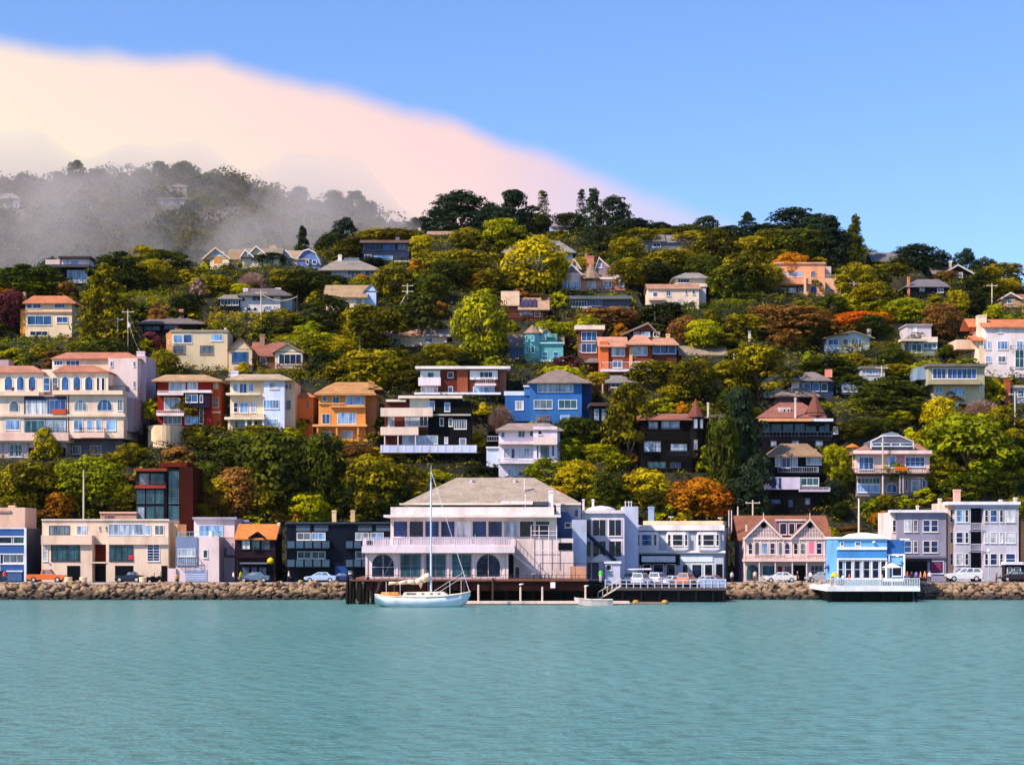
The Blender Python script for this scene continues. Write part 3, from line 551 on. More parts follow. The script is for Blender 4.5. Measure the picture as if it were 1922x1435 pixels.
h.WR(708, 734, [(81, 94, 1), (98, 109, 1)], 1, 2, 'gB', 2.4); h.WR(708, 733, [(181, 187, 1), (190, 197, 1)], 1, 1, 'gD', 2.5)
h.W(17, 36, 752, 773, 1, 1, 'gT', 0, None, True); h.W(139, 163, 750, 771, 3, 1, 'gB', 0, None, True); h.W(182, 211, 749, 771, 3, 1, 'gB', 0, None, True); h.W(220, 230, 750, 771, 2, 1, 'gG')
h.W(47, 90, 750, 778, 4, 1, 'gK', -.03, '#5a6890'); h.W(92, 124, 750, 778, 3, 1, 'gB', -.03, '#8a98b8'); h.T(99, 125, 768, 777, '#b8482c', 0, .5, 'planter_box')
h.W(10, 38, 788, 807, 3, 1, 'gL', 0); h.W(46, 84, 788, 812, 3, 1, 'gT', -.03, '#9aa6bc'); h.W(86, 124, 788, 812, 3, 1, 'gT', -.03, '#9aa6bc')
h.WR(787, 808, [(138, 156, 2), (163, 174, 1), (180, 191, 1), (199, 218, 2)], 1, 1, 'gL'); h.rail(48, 124, 803, 812, 's#2e4a68', -.3, -.3, sp=.4)
h.rail(150, 196, 803, 811, 's#241f30', -1.2, 0, sp=.3); h.rail(204, 236, 724, 733, 's#241f30', .2, 3, sp=.3)
h.W(18, 43, 833, 857, 3, 2, 'gT', .6); 
for a, b in ((54, 74), (81, 96), (105, 125)): h.D(a, b, 840, 857, 's#100d16', .6, 'garage_opening')
for x in range(4, 126, 12): h.T(x, x + 2, 828, 857, '#9c8894', .6, .12, 'pilaster')
h.WR(676, 686, [(101, 118, 3), (124, 150, 3)], 1, 1, 'gB', 8); h.WR(678, 688, [(207, 212, 1), (250, 254, 1)], 1, 1, 'gB', 7); h.WR(715, 728, [(250, 254, 1), (207, 214, 1)], 1, 1, 'gB', 7)
h.W(228, 240, 785, 806, 2, 1, 'gB', 2.5)
for x in (24, 60, 107, 145): a, z = h.lp(x, 733, .3); MB().lathe([(.22, 0), (.3, .5), (.26, .55)], (a, .3, z), 8).build('planter_pot', '#6a3c28', h.root)
h.B(132, 230, 826, 860, '#6c6480', 3.5, 9, 'lower_wall'); h.WR(836, 852, [(136, 152, 3), (170, 190, 3)], 1, 1, 'gK', 3.5); h.done()

h = House('house', 'dark red three-storey house with white trim and a flat tan roof', 'dark red house', 350, 800)
h.B(296, 396, 712, 802, '#7c1e1c', 0, 8); h.B(394, 413, 716, 802, '#a8522e', 1.2, 9, 'side_wing'); h.hip(284, 417, 713, 703, 'r#d9b08c', -1, 9, 310, 385, .25)
h.W(317, 348, 716, 735, 3, 1, 'gP'); h.W(352, 371, 716, 731, 2, 1, 'gP'); h.balc(295, 344, 737, 733, 741, '#dcd2dc', d0=-1.3, solid=False); h.B(345, 394, 739, 765, '#33264c', -1, 0, 'bay')
h.T(343, 397, 732, 737, '#dcd2dc', -1, .25, 'bay_cornice', dp=1); h.W(348, 371, 740, 755, 2, 1, 'gB', -1); h.W(375, 381, 741, 755, 1, 1, 'gB', -1); h.W(308, 338, 746, 769, 3, 1, 'gP')
h.balc(293, 345, 775, 770, 780, '#dcd2dc', d0=-1.3, solid=False); h.W(307, 341, 779, 796, 4, 1, 'gL'); h.W(347, 372, 779, 796, 2, 1, 'gL', -.02); h.W(374, 382, 766, 795, 1, 2, 'gL')
h.WR(718, 730, [(400, 410, 1)], 1, 1, 'gW', 1.2, '#cc9a78'); h.W(399, 411, 745, 765, 1, 2, 'gG', 1.2, '#cc9a78'); h.T(393, 414, 772, 775, '#e4c8b4', 1.2, .3); h.done()

h = House('retaining_wall', 'curved beige concrete retaining wall below the dark red house', 'curved beige retaining wall', 303, 838, cat='wall')
a, z1 = h.lp(303, 797, 0); m = MB(); r = 34 * h.Y / F; ri = r - .35; hgt = z1; n = 14; vs = []
for rr in (r, ri):
    for z in (-3, hgt): vs += [(rr * math.cos(math.pi + math.pi * i / n), rr * 1.2 * math.sin(math.pi + math.pi * i / n) + 4, z) for i in range(n + 1)]
k = n + 1; fs = []
for i in range(n): fs += [(i, i + 1, k + i + 1, k + i), (2 * k + i, 3 * k + i, 3 * k + i + 1, 2 * k + i + 1), (k + i, k + i + 1, 3 * k + i + 1, 3 * k + i)]
m.add(vs, fs).build('wall_shell', '#c9ad90', h.root); MB().lathe([(r - .3, hgt - .6), (r - .3, hgt - .4)], (0, 4, 0), 20, 1.1).build('terrace', '#7c6a4c', h.root); h.bb = (268, 340, 797, 838); h.note(268, 340, 797, 838, -r, r, 0, 5); h.done()

h = House('house', 'cream and white three-storey house with a rounded columned porch', 'cream and white house', 485, 806)
h.fr = '#e6e8f2'
h.B(432, 496, 712, 808, '#dcc4ac', 0, 9); h.B(495, 534, 712, 810, '#b8c2e0', -.6, 9); h.B(532, 553, 716, 808, '#cfae94', .8, 9, 'side_wing')
h.hip(422, 548, 711, 702, 'r#d8c0a8', -1.2, 10, 450, 525, .25); h.chim(440, 14, 696, 712, '#b9bed4', 4)
h.W(437, 447, 719, 735, 1, 1, 'gL'); h.W(449, 464, 719, 738, 2, 1, 'gB'); h.W(466, 476, 719, 735, 1, 1, 'gL'); h.W(505, 523, 717, 730, 2, 1, 'gB', -.6); h.W(494, 524, 750, 767, 5, 1, 'gL', -.6)
h.T(426, 490, 738, 742, '#e8dcc8', 0, 1.1, 'balcony_slab'); h.W(438, 447, 755, 774, 1, 2, 'gK'); h.W(450, 466, 755, 775, 2, 1, 'gL'); h.W(470, 480, 755, 774, 1, 2, 'gK')
h.balc(421, 496, 782, 777, 787, '#e8dcc8', 's#2c2c3a', d0=-2.4, solid=False)
for x in (430, 462, 475, 494): h.post(x, 787, 806, '#efe3d2', -1.9, .16, 'column')
h.W(440, 448, 790, 803, 1, 1, 'gB'); h.W(451, 472, 790, 804, 3, 1, 'gL'); h.W(477, 484, 790, 803, 1, 1, 'gK'); h.W(500, 520, 786, 800, 3, 1, 'gL', -.6)
h.W(537, 546, 751, 768, 1, 2, 'gG', .8, '#9c8878'); h.WR(721, 729, [(536, 540), (543, 547)], 1, 1, 'gG', .8, '#9c8878'); h.done()
h = House('annex_house', 'bright orange stucco wing between the cream and white house and the tan-roofed orange house', 'orange stucco wing', 572, 796)
h.B(550, 588, 744, 798, '#d8803c', 0, 8); h.hip(546, 592, 744, 737, 'r#d89060', -.4, 8, 556, 580, .15); h.W(575, 580, 752, 764, 1, 1, 'gG', 0, '#b8703c'); h.done()

h = House('house', 'orange stucco three-storey house with a tan tiled roof and white window frames', 'tan-roofed orange house', 645, 825)
O = '#d08a48'; h.fr = '#e8dccb'
h.B(598, 686, 736, 827, O, 0, 9); h.B(685, 706, 738, 815, '#b87c4a', 2, 9, 'side_wing'); h.hip(589, 706, 738, 726, 'r#e0a468', -1, 10, 612, 680, .3); h.hip(606, 718, 728, 717, 'r#e0a468', 3, 12, 630, 695, .25)
h.W(605, 614, 743, 753, 1, 1, 'gB'); h.W(624, 637, 744, 760, 2, 1, 'gB'); h.W(648, 684, 743, 760, 5, 1, 'gL'); h.T(620, 686, 762, 764.5, '#dca060', 0, .6, 'ledge'); h.T(598, 648, 756, 758, '#dca060', 0, .3, 'ledge')
h.W(604, 620, 776, 796, 2, 1, 'gB'); h.W(633, 669, 774, 796, 5, 1, 'gL'); h.T(588, 690, 797, 801, '#e0a468', 0, 1.3, 'balcony_slab'); h.W(604, 622, 808, 823, 2, 1, 'gP', 0, '#b8885c'); h.W(640, 664, 807, 823, 3, 1, 'gP', 0, '#c8a080')
for x in (596, 632, 672): h.post(x, 801, 824, O, -1, .14, 'column')
h.chim(697, 11, 716, 745, '#c08c5c', 3, dp=1); h.T(598, 690, 824, 828, '#d89a40', -.2, .5, 'ledge'); h.done()

h = House('house', 'plain beige flat-roofed modern house with few small windows', 'beige flat-roofed house', 370, 692)
B_ = '#b3a58e'
h.B(322, 427, 622, 694, B_, 0, 9); h.B(312, 323, 625, 690, '#c08a62', 1.5, 9, 'side_wing'); h.T(320, 429, 619, 623, '#8f887c', 0, .2, 'coping'); h.W(325, 343, 628, 644, 1, 1, 'gL'); h.W(344, 361, 627, 644, 1, 1, 'gB'); h.W(396, 418, 627, 640, 1, 1, 'gL')
h.W(325, 348, 648, 664, 2, 1, 'gG', 0, '#8a6450'); h.W(375, 401, 648, 665, 1, 1, 'gG', 0, '#a0785c'); h.rail(312, 326, 638, 645, '#d8c8b8', -1, 1.5); h.chim(423, 3, 615, 625, '#d0c8c0', 3); h.done()
h = House('house', 'low tan house with two front gables joined by a red-brown roof', 'twin-gabled tan house', 500, 690)
h.B(429, 473, 655, 692, '#b9a48c', 0, 9); h.gy(428, 474, 656, 634, 'r#8c6c5c', '#b9a48c', 0, 9, 452, .4); h.W(435, 466, 660, 681, 1, 1, 'gB', 0, '#5c6880')
h.B(472, 518, 664, 692, '#5c3a34', 1.6, 8); h.gx(468, 530, 667, 642, 'r#b07060', 1, 9); h.B(516, 568, 660, 692, '#b9a894', .2, 9); h.gy(512, 571, 661, 644, 'r#c0a090', '#b9ac98', .2, 9, 540, .5)
h.W(523, 566, 664, 684, 4, 1, 'gB', .2); h.W(488, 500, 671, 684, 1, 1, 'gK', 1.6); h.W(476, 484, 668, 684, 1, 2, 'gD', 1.6); h.chim(492, 9, 627, 646, '#8c6c5c', 4); h.rail(520, 575, 682, 690, 's#8c3c34', -.9, .2); h.done()

h = House('villa', 'cream villa with an orange hip roof at the left, beside the big layered conifer', 'orange-roofed cream villa', 95, 632)
h.B(48, 135, 568, 634, '#c9b49c', 0, 8); h.hip(41, 142, 568, 555, 'r#e08a5c', -.6, 9, 62, 125, .2); h.chim(45, 5, 548, 572, '#d8a088', 4)
h.W(50, 60, 570, 579, 1, 1, 'gB'); h.W(62, 77, 569, 579, 2, 1, 'gB'); h.W(102, 122, 568, 578, 3, 1, 'gB'); h.T(46, 136, 584, 587, '#c08a70', 0, .3); h.W(51, 97, 592, 610, 3, 1, 'gB'); h.W(106, 128, 594, 606, 2, 1, 'gB')
h.W(56, 90, 621, 630, 3, 1, 'gD'); h.B(38, 48, 580, 632, '#d08c3c', .4, 7, 'side_wing'); h.done()
h = House('house', 'black flat-roofed modernist house with tall pale window panels at the upper left skyline', 'black modernist house', 140, 535)
h.B(106, 168, 503, 537, '#1d1c28', 0, 8); h.T(83, 170, 498, 503, '#4a4048', 0, 1.4, 'roof_slab', dp=8); h.B(116, 168, 486, 499, '#c8bcc8', 1, 7, 'upper_wall'); h.T(112, 172, 482, 486, '#3a3038', 1, 1, 'roof', dp=7)
h.W(125, 165, 506, 532, 4, 1, 'gP', 0, '#2c2c3c'); h.W(118, 128, 488, 498, 1, 1, 'gP', 1); h.W(133, 150, 488, 498, 2, 1, 'gL', 1); h.B(85, 112, 487, 498, '#b0a0a0', 2, 6, 'upper_wall'); h.done()

h = House('house', 'small white A-frame house with a glowing timber window on the left skyline', 'white A-frame house', 408, 500)
h.B(394, 430, 485, 502, '#e6cfb4', 0, 8); h.gy(381, 432, 486, 465, 'r#d8b898', '#d8bfa4', 0, 9, 405, .6, '#f4e4d0'); h.D(402, 416, 482, 494, '#c8843c', 0, 'window_shade'); h.gx(425, 470, 486, 468, 'r#b89c84', 1, 9); h.B(428, 470, 486, 500, '#b8a890', 1.5, 8); h.W(400, 420, 472, 481, 2, 1, 'gP'); h.done()
h = House('house', 'grey shingled house with several small white-trimmed gables on the left skyline', 'small-gabled grey house', 490, 500)
h.B(455, 524, 480, 502, '#b0a498', 0, 8); h.gx(450, 528, 482, 466, 'r#a89c90', -.4, 9); h.gy(452, 476, 482, 469, 'r#b8a898', '#c0b0a8', -.6, 5, 461, .4, '#e0dce4'); h.gy(466, 500, 478, 462, 'r#b8a898', '#b8a898', -.5, 5, 481, .4, '#e0dce4')
h.WR(484, 496, [(483, 494, 2), (499, 515, 3)], 1, 1, 'gT'); h.hip(495, 532, 478, 460, 'r#b8a08c', 2, 9, 508, 516, .15); h.done()
h = House('house', 'pale gambrel-roofed house with a blue shaded gable end on the left skyline', 'blue gambrel house', 565, 500)
h.B(523, 600, 484, 502, '#c8c0d0', 0, 8); h.gx(530, 582, 486, 470, 'r#c8ac90', -.3, 8)
a, z = h.lp(563, 500, -.1); pl = [h.lp(x, y, -.1) for x, y in ((557, 500), (560, 484), (570, 472), (580, 469), (592, 476), (602, 498), (602, 501))]
MB().prism(pl, -.1, 7).build('gambrel_wall', '#5a70a8', h.root); m = MB()
for (x0, z0), (x1, z1) in zip(pl[1:-1], pl[2:]): m.prism([(x0, z0), (x1, z1), (x1, z1 + .25), (x0, z0 + .25)], -.5, 7.2)
m.build('roof', '#cfc8d8', h.root); h.gy(523, 550, 484, 470, 'r#b0a0a0', '#c4bccc', -.5, 5, 537, .3, '#e8e4ec')
h.WR(488, 496, [(524, 530), (532, 538), (540, 548), (574, 580), (586, 594)], 1, 1, 'gK', -.5); h.done()
h = House('house', 'grey-roofed house with a small lantern on its ridge behind the orange-red bush', 'lantern-roofed grey house', 660, 522)
h.B(622, 712, 505, 524, '#98a0b0', 0, 9); h.hip(596, 718, 506, 486, 'r#a8a09c', -1, 11, 635, 668, .2); h.chim(638, 7, 478, 490, '#c8c4c8', 4); h.W(652, 678, 506, 517, 4, 1, 'gT'); h.W(685, 705, 508, 518, 2, 1, 'gK'); h.D(646, 674, 484, 489, 's#5c7088', 2, 'skylight'); h.done()

h = House('villa', 'white stucco villa with a dark hip roof and two square white chimneys', 'two-chimneyed white villa', 500, 585)
h.B(450, 526, 552, 588, '#b9b2b8', 0, 8); h.B(525, 548, 556, 584, '#98a4b8', 1.5, 8, 'side_wing'); h.hip(445, 548, 553, 541, 'r#7c7478', -.9, 9, 472, 522, .25); h.chim(461, 9, 541, 556, '#cfc4d4', 2); h.chim(522, 10, 540, 554, '#cfc4d4', 4)
h.W(473, 490, 555, 565, 2, 1, 'gD'); h.W(505, 515, 554, 564, 1, 1, 'gD'); h.W(453, 461, 557, 566, 1, 1, 'gD'); h.WR(576, 584, [(464, 472), (475, 483)], 1, 1, 'gD', arch=True); h.W(496, 514, 574, 584, 2, 1, 'gB'); h.done()
h = House('annex_house', 'dark glazed pavilion just left of the two-chimneyed white villa', 'dark glazed pavilion', 430, 580)
h.B(411, 450, 560, 582, '#1c2034', 0, 6); h.hip(408, 455, 560, 553, 'r#a49c98', -.5, 7, 420, 445, .15); h.W(414, 434, 562, 573, 3, 1, 'gK'); h.rail(410, 450, 570, 578, 's#202638', -1, 0); h.W(436, 448, 563, 573, 2, 1, 'gT'); h.done()
h = House('house', 'long tan-roofed house with a pale blue gable end among trees left of centre', 'tan-roofed pale blue house', 655, 578)
h.B(612, 684, 556, 580, '#c8b8a8', 0, 8); h.gx(606, 690, 557, 535, 'r#c8a888', -.6, 9); h.B(683, 706, 546, 578, '#9cb0d8', .8, 8, 'side_wing'); h.gy(682, 708, 548, 532, 'r#9c948c', '#9cb0d8', .8, 8, 697, .2); h.W(668, 680, 560, 572, 2, 1, 'gG'); h.done()
h = House('house', 'dark blue-framed modern house with long window bands below the ridge', 'dark long-windowed house', 725, 492)
h.B(681, 768, 456, 494, '#28304c', 0, 8); h.T(676, 775, 452, 457, '#6c5450', 0, 1, 'roof', dp=9); h.W(682, 716, 458, 470, 3, 1, 'gL', 0, '#3c4c70'); h.W(718, 742, 458, 470, 2, 1, 'gB', 0, '#3c4c70'); h.W(746, 768, 458, 470, 3, 1, 'gG', 0, '#3c3c4c')
h.rail(680, 770, 469, 475, 's#28304c', -1, 0); h.W(700, 738, 479, 488, 4, 1, 'gL', 0, '#5468a0'); h.W(684, 697, 478, 490, 2, 1, 'gK'); h.T(740, 790, 489, 492, '#a09ca4', -3, .3, 'terrace', dp=3); h.chim(746, 7, 445, 455, '#6c6c88', 3); h.done()
h = House('house', 'low pinkish-white house with a shallow roof under the rounded dark skyline tree', 'low pinkish skyline house', 830, 450)
h.B(808, 856, 439, 452, '#d8b0a4', 0, 6); h.gx(800, 862, 440, 434, 'r#c8a090', -.5, 7); h.W(832, 848, 440, 447, 3, 1, 'gP'); h.chim(787, 4, 428, 442, '#d8ccc4', 2); h.done()
h = House('house', 'small blue-grey house with a pale pointed roof high on the ridge', 'ridge-top blue-grey house', 1050, 442)
h.B(1031, 1068, 425, 444, '#5c7090', 0, 6); h.hip(1034, 1078, 424, 409, 'r#a8a0b0', -.5, 7, 1052, 1062, .2); h.W(1032, 1046, 427, 433, 2, 1, 'gL'); h.W(1048, 1066, 425, 433, 2, 1, 'gD'); h.W(1040, 1068, 436, 443, 4, 1, 'gL', 0, '#c8d4e8'); h.done()
h = House('house', 'pale blue house with broad grey hip roof half hidden by the big golden tree', 'broad-roofed pale blue house', 1000, 490)
h.B(952, 1075, 472, 492, '#8ca4c8', 0, 8); h.hip(940, 1082, 473, 452, 'r#a8a0a4', -.8, 10, 985, 1050, .2); h.W(954, 966, 474, 484, 2, 1, 'gL'); h.W(1050, 1066, 474, 482, 2, 1, 'gB'); h.done()
h = House('house', 'grey roofed house on the ridge half hidden among dark trees right of centre', 'ridge grey house among trees', 1245, 470)
h.gx(1192, 1250, 452, 440, 'r#8c8890', -.5, 8); h.B(1196, 1300, 452, 472, '#6c7080', 0, 7); h.gx(1252, 1308, 454, 441, 'r#9890a0', -.4, 8); h.W(1225, 1240, 456, 464, 2, 1, 'gD'); h.done()
h = House('house', 'grey-roofed gabled house peeping over dark trees near the right end of the skyline', 'right skyline grey house', 1675, 500)
h.B(1662, 1700, 488, 503, '#8c8488', 0, 7); h.gx(1636, 1702, 490, 474, 'r#8c8890', -.4, 8); h.gy(1682, 1702, 500, 488, 'r#a8a0a4', '#e0d4cc', -.5, 4, 1691, .3); h.done()
h = House('house', 'dark brown gabled house with white-framed window and pale chimney near the right skyline', 'dark brown gabled house', 1800, 525)
h.B(1778, 1818, 512, 528, '#2c2228', 0, 7); h.gy(1770, 1826, 513, 497, 'r#a09498', '#2c2228', 0, 7, 1797, .5, '#b8b0b4'); h.gx(1750, 1790, 513, 501, 'r#a09498', 1.5, 8); h.W(1789, 1807, 511, 521, 3, 1, 'gP'); h.chim(1784, 5, 490, 505, '#d8ccc4', 3); h.done()
h = House('house', 'blue-black house with a purple-grey hip roof and slim brick chimney below the ridge', 'purple-grey roofed dark house', 1740, 558)
h.B(1706, 1772, 536, 560, '#262436', 0, 8); h.hip(1698, 1784, 537, 524, 'r#8c8494', -.6, 9, 1722, 1762, .2); h.chim(1706, 4, 519, 548, '#c07c60', -.4); h.W(1726, 1735, 539, 546, 1, 1, 'gW'); h.W(1759, 1771, 541, 549, 2, 1, 'gL'); h.done()

h = House('mansion', 'large pinkish Victorian mansion with steep gables, a bay tower and brick chimneys', 'pink Victorian mansion', 1115, 545)
BR = '#c08878'
h.B(1090, 1160, 524, 547, BR, 1, 11); h.tower(1072, 38, 517, 547, '#c4a8a4', .5, 8); h.tower(1072, 41, 515, 519, '#d8c4c8', .5, 8, 'turret_cornice'); h.cone(1072, 40, 516, 502, 'r#8c7c80', .5); h.B(1154, 1173, 520, 545, '#a86c5c', .5, 8, 'side_wing'); h.T(1150, 1176, 516, 521, '#d8bcb8', .5, .3)
h.gx(1084, 1166, 524, 492, 'r#9c8478', 1, 13); h.cone(1110, 42, 524, 492, 'r#ac9484', 1.2, 10); h.gy(1112, 1164, 522, 483, 'r#8c7c8c', '#8c7888', 3, 10, 1124, .3, '#cfc0d0'); h.gy(1058, 1092, 515, 496, 'r#8c7c84', '#8c8098', 1.5, 9, 1073, .3, '#dcd4e0')
h.gy(1070, 1090, 505, 486, 'r#a09090', '#b4a4a8', 3, 9, 1077, .3, '#dccfd4')
h.T(1112, 1156, 521, 525, '#e0ccd0', .6, .8, 'porch_roof'); h.WR(527, 543, [(1056, 1070, 3), (1074, 1086, 3)], 1, 1, 'gL', -1.4); h.W(1103, 1118, 528, 543, 3, 1, 'gP', 1); h.W(1132, 1148, 527, 541, 3, 1, 'gP', 1); h.W(1163, 1171, 525, 538, 1, 1, 'gB', .5)
h.chim(1108, 14, 480, 504, '#b87460', 4, dp=1.4); h.chim(1100, 4, 475, 500, '#b87460', 5); h.W(1122, 1130, 494, 503, 1, 1, 'gP', 3); h.done()
h = House('house', 'long low dark-roofed house with a band of pale windows under the Victorian mansion hedge', 'long low dark house', 1122, 582)
h.B(1066, 1182, 562, 584, '#4a5060', 0, 6); h.T(1060, 1186, 556, 562, '#5c646c', 0, .8, 'roof', dp=6); h.W(1069, 1102, 565, 577, 6, 1, 'gL'); h.W(1106, 1130, 563, 574, 4, 1, 'gB', 0, '#8c94a4'); h.rail(1066, 1110, 575, 581, '#c4ccd8', -1, 0); h.done()
h = House('house', 'brown house with solar panels on its pale sloping roof', 'solar-panelled house', 985, 600)
h.B(950, 1026, 578, 602, '#4a2420', 0, 7); h.gx(972, 1032, 580, 559, 'r#dcb498', -.8, 9); h.gx(940, 975, 572, 546, 'r#e8c8b0', 0, 9); h.B(944, 974, 570, 585, '#7c4c3c', .8, 7)
a, za = h.lp(975, 576.5, -.2); b, _ = h.lp(1008, 576, -.2); 
m = MB()
zt = h.lp(990, 562.5, 3)[1]
for i in range(4):
    x0 = a + (b - a) * i / 4 + .06; x1 = a + (b - a) * (i + 1) / 4 - .06; m.add([(x0, -.2, za + .12), (x1, -.2, za + .12), (x1, 3, zt + .12), (x0, 3, zt + .12), (x0, -.2, za + .2), (x1, -.2, za + .2), (x1, 3, zt + .2), (x0, 3, zt + .2)], [(3, 2, 1, 0), (4, 5, 6, 7), (0, 1, 5, 4), (1, 2, 6, 5), (2, 3, 7, 6), (3, 0, 4, 7)])
m.build('solar_panel', 's#3c3450', h.root); h.chim(1020, 8, 553, 572, '#3c2a28', 3, dp=1); h.W(975, 1000, 583, 592, 3, 1, 'gK', 0, '#6c4c4c'); h.rail(950, 1018, 588, 595, '#8c5c50', -1, 0); h.W(1003, 1014, 584, 594, 1, 1, 'gD'); h.done()
h = House('villa', 'pale pink villa with terracotta eaves and an arched doorway', 'pale pink villa', 1272, 578)
h.B(1217, 1312, 540, 580, '#c8b4a8', 0, 8); h.B(1310, 1325, 541, 572, '#a8a0ac', 1.2, 8, 'side_wing'); h.gx(1214, 1316, 541, 533, 'r#d09c84', -.3, 7); h.B(1268, 1328, 520, 538, '#c8bca8', 5, 11, 'upper_wall'); h.hip(1262, 1332, 521, 512, 'r#a8a4a8', 4.5, 12, 1285, 1312, .2)
h.W(1225, 1234, 548, 557, 1, 1, 'gB'); h.W(1250, 1259, 545, 556, 2, 1, 'gB'); h.W(1286, 1290, 544, 553, 1, 1, 'gB'); h.W(1299, 1305, 544, 553, 1, 1, 'gB'); h.W(1271, 1284, 561, 576, 1, 1, 'gW', 0, '#c08c50', True); h.W(1293, 1305, 566, 578, 2, 1, 'gB'); h.W(1272, 1294, 523, 531, 4, 1, 'gD', 5); h.T(1217, 1248, 560, 564, '#d8b4a8', -.2, .8, 'porch_roof'); h.done()
h = House('villa', 'large peach stucco villa with arched openings and a long balcony on the right hilltop', 'peach villa', 1505, 552)
PE = '#e0a080'
h.B(1453, 1549, 522, 554, PE, 0, 9); h.B(1428, 1454, 526, 554, PE, 1.5, 8); h.B(1548, 1582, 522, 553, '#d0a48c', 2, 10, 'side_wing'); h.B(1454, 1548, 494, 524, '#dc9c78', 2, 10, 'upper_wall'); h.B(1546, 1560, 500, 524, '#c0a8b0', 4, 10, 'side_wing'); h.T(1452, 1550, 492.5, 495, '#e8b090', 2, .3, 'coping')
h.W(1466, 1478, 509, 520, 2, 1, 'gL', 2, '#d8b8b0'); h.W(1480, 1492, 509, 520, 2, 1, 'gL', 2, '#d8b8b0'); h.W(1494, 1506, 509, 520, 2, 1, 'gL', 2, '#d8b8b0'); h.W(1521, 1532, 508, 521, 1, 1, 'gT', 2, '#e8c0a8', True)
h.T(1453, 1522, 523, 534, '#d09070', 0, .8, 'balcony_parapet'); h.D(1459, 1510, 536, 550, 's#3a2824', 0, 'porch_shade')
for a, b in ((1462, 1476), (1480, 1495), (1498, 1509)): h.W(a, b, 540, 550, 2, 1, 'gT', -.08, '#a89890')
for x in (1451, 1511): h.post(x, 518, 552, '#e4b49c', -.9, .2, 'pillar')
h.W(1440, 1450, 540, 551, 1, 1, 'gT', 1.5, arch=True); h.W(1520, 1534, 536, 551, 1, 1, 'gK', 0, '#e0ac90', True); h.W(1552, 1560, 540, 552, 1, 1, 'gL', 2, arch=True); h.rail(1548, 1582, 516, 523, '#e8c8b8', 2.1, 2.1); h.done()

h = House('house', 'teal Victorian house with a pointed corner turret', 'teal Victorian house', 1022, 682)
T = '#5ea0aa'; h.fr = '#8cc0cc'
h.B(1014, 1057, 645, 684, T, 0, 8); h.tower(999, 34, 625, 684, '#62a6ae', .6); h.cone(999, 40, 626, 609, 'r#b89484', .6); h.B(1015, 1046, 626, 648, '#5898a4', 1, 7, 'upper_wall'); h.gy(1012, 1040, 632, 616, 'r#a08c84', T, .2, 6, 1025, .3); h.gx(1036, 1060, 645, 628, 'r#a89080', 1, 8)
h.B(956, 984, 648, 682, '#3c4c78', 1, 8, 'side_wing'); h.gx(954, 986, 650, 628, 'r#a8948c', .8, 8); h.WR(628, 638, [(1013, 1018), (1019, 1025)], 1, 2, 'gL', .15)
h.WR(660, 676, [(1018, 1028), (1038, 1048)], 1, 2, 'gB'); h.WR(630, 640, [(986, 991), (996, 1003)], 1, 2, 'gL', -1.1); h.WR(650, 662, [(986, 992), (996, 1004)], 1, 2, 'gT', -1.1); h.T(983, 1058, 642, 645, '#8cc0c8', -.2, .2); h.T(1008, 1058, 676, 679, '#a8d0dc', 0, .5, 'porch_rail')
h.chim(1015, 7, 613, 624, '#c8c4cc', 3); h.done()
h = House('house', 'narrow brown tower house with two large white-framed windows stacked one above the other', 'brown two-window tower house', 1106, 668)
h.B(1085, 1130, 619, 670, '#6a3c30', 0, 7); h.T(1079, 1135, 611, 619, '#cfbcb8', 0, .7, 'roof', dp=7.5); h.W(1091, 1120, 622, 640, 3, 1, 'gB'); h.W(1091, 1120, 644, 662, 3, 1, 'gB'); h.W(1087, 1090, 646, 660, 1, 1, 'gD')
h.hip(1096, 1130, 679, 672, 'r#8c8894', -3, 1, 1107, 1120, .15, 'porch_roof'); h.done()
h = House('house', 'wide red-orange house with a salmon roof, white windows and a white deck rail', 'salmon-roofed red house', 1200, 695)
h.B(1126, 1222, 648, 697, '#7a3022', 0, 8); h.B(1126, 1142, 640, 696, '#c86434', -.5, 6); h.B(1218, 1270, 647, 685, '#542a28', .6, 8, 'side_wing'); h.gx(1122, 1180, 649, 632, 'r#e8a890', -1, 8); h.hip(1174, 1228, 645, 628, 'r#e8a890', -1.3, 8, 1192, 1210, .2); h.hip(1214, 1275, 646, 634, 'r#e8a890', -.6, 8, 1228, 1262, .2)
h.W(1148, 1173, 651, 668, 3, 1, 'gP'); h.W(1187, 1215, 650, 667, 3, 1, 'gP'); h.W(1225, 1269, 648, 664, 3, 1, 'gB', .6); h.T(1181, 1187, 650, 690, '#e0a878', 0, .25, 'pillar'); h.T(1218, 1223, 655, 690, '#c05830', .6, .3, 'pillar')
h.balc(1128, 1222, 693, 679, 697, '#dcd4e4', d0=-2, solid=False); h.W(1188, 1218, 678, 690, 6, 1, 'gK'); h.W(1150, 1168, 676, 690, 2, 1, 'gB'); h.chim(1254, 7, 626, 642, '#d0a080', 4); h.done()
h = House('house', 'brown gabled upper house right behind the salmon-roofed red house', 'brown gabled upper house', 1205, 640)
h.B(1182, 1240, 621, 645, '#5c3834', 0, 7); h.gy(1166, 1236, 628, 606, 'r#7c6c68', '#6a3c34', 0, 7, 1216, .5, '#8c7c78'); h.WR(623, 632, [(1189, 1200), (1203, 1220), (1226, 1238)], 2, 1, 'gL'); h.done()

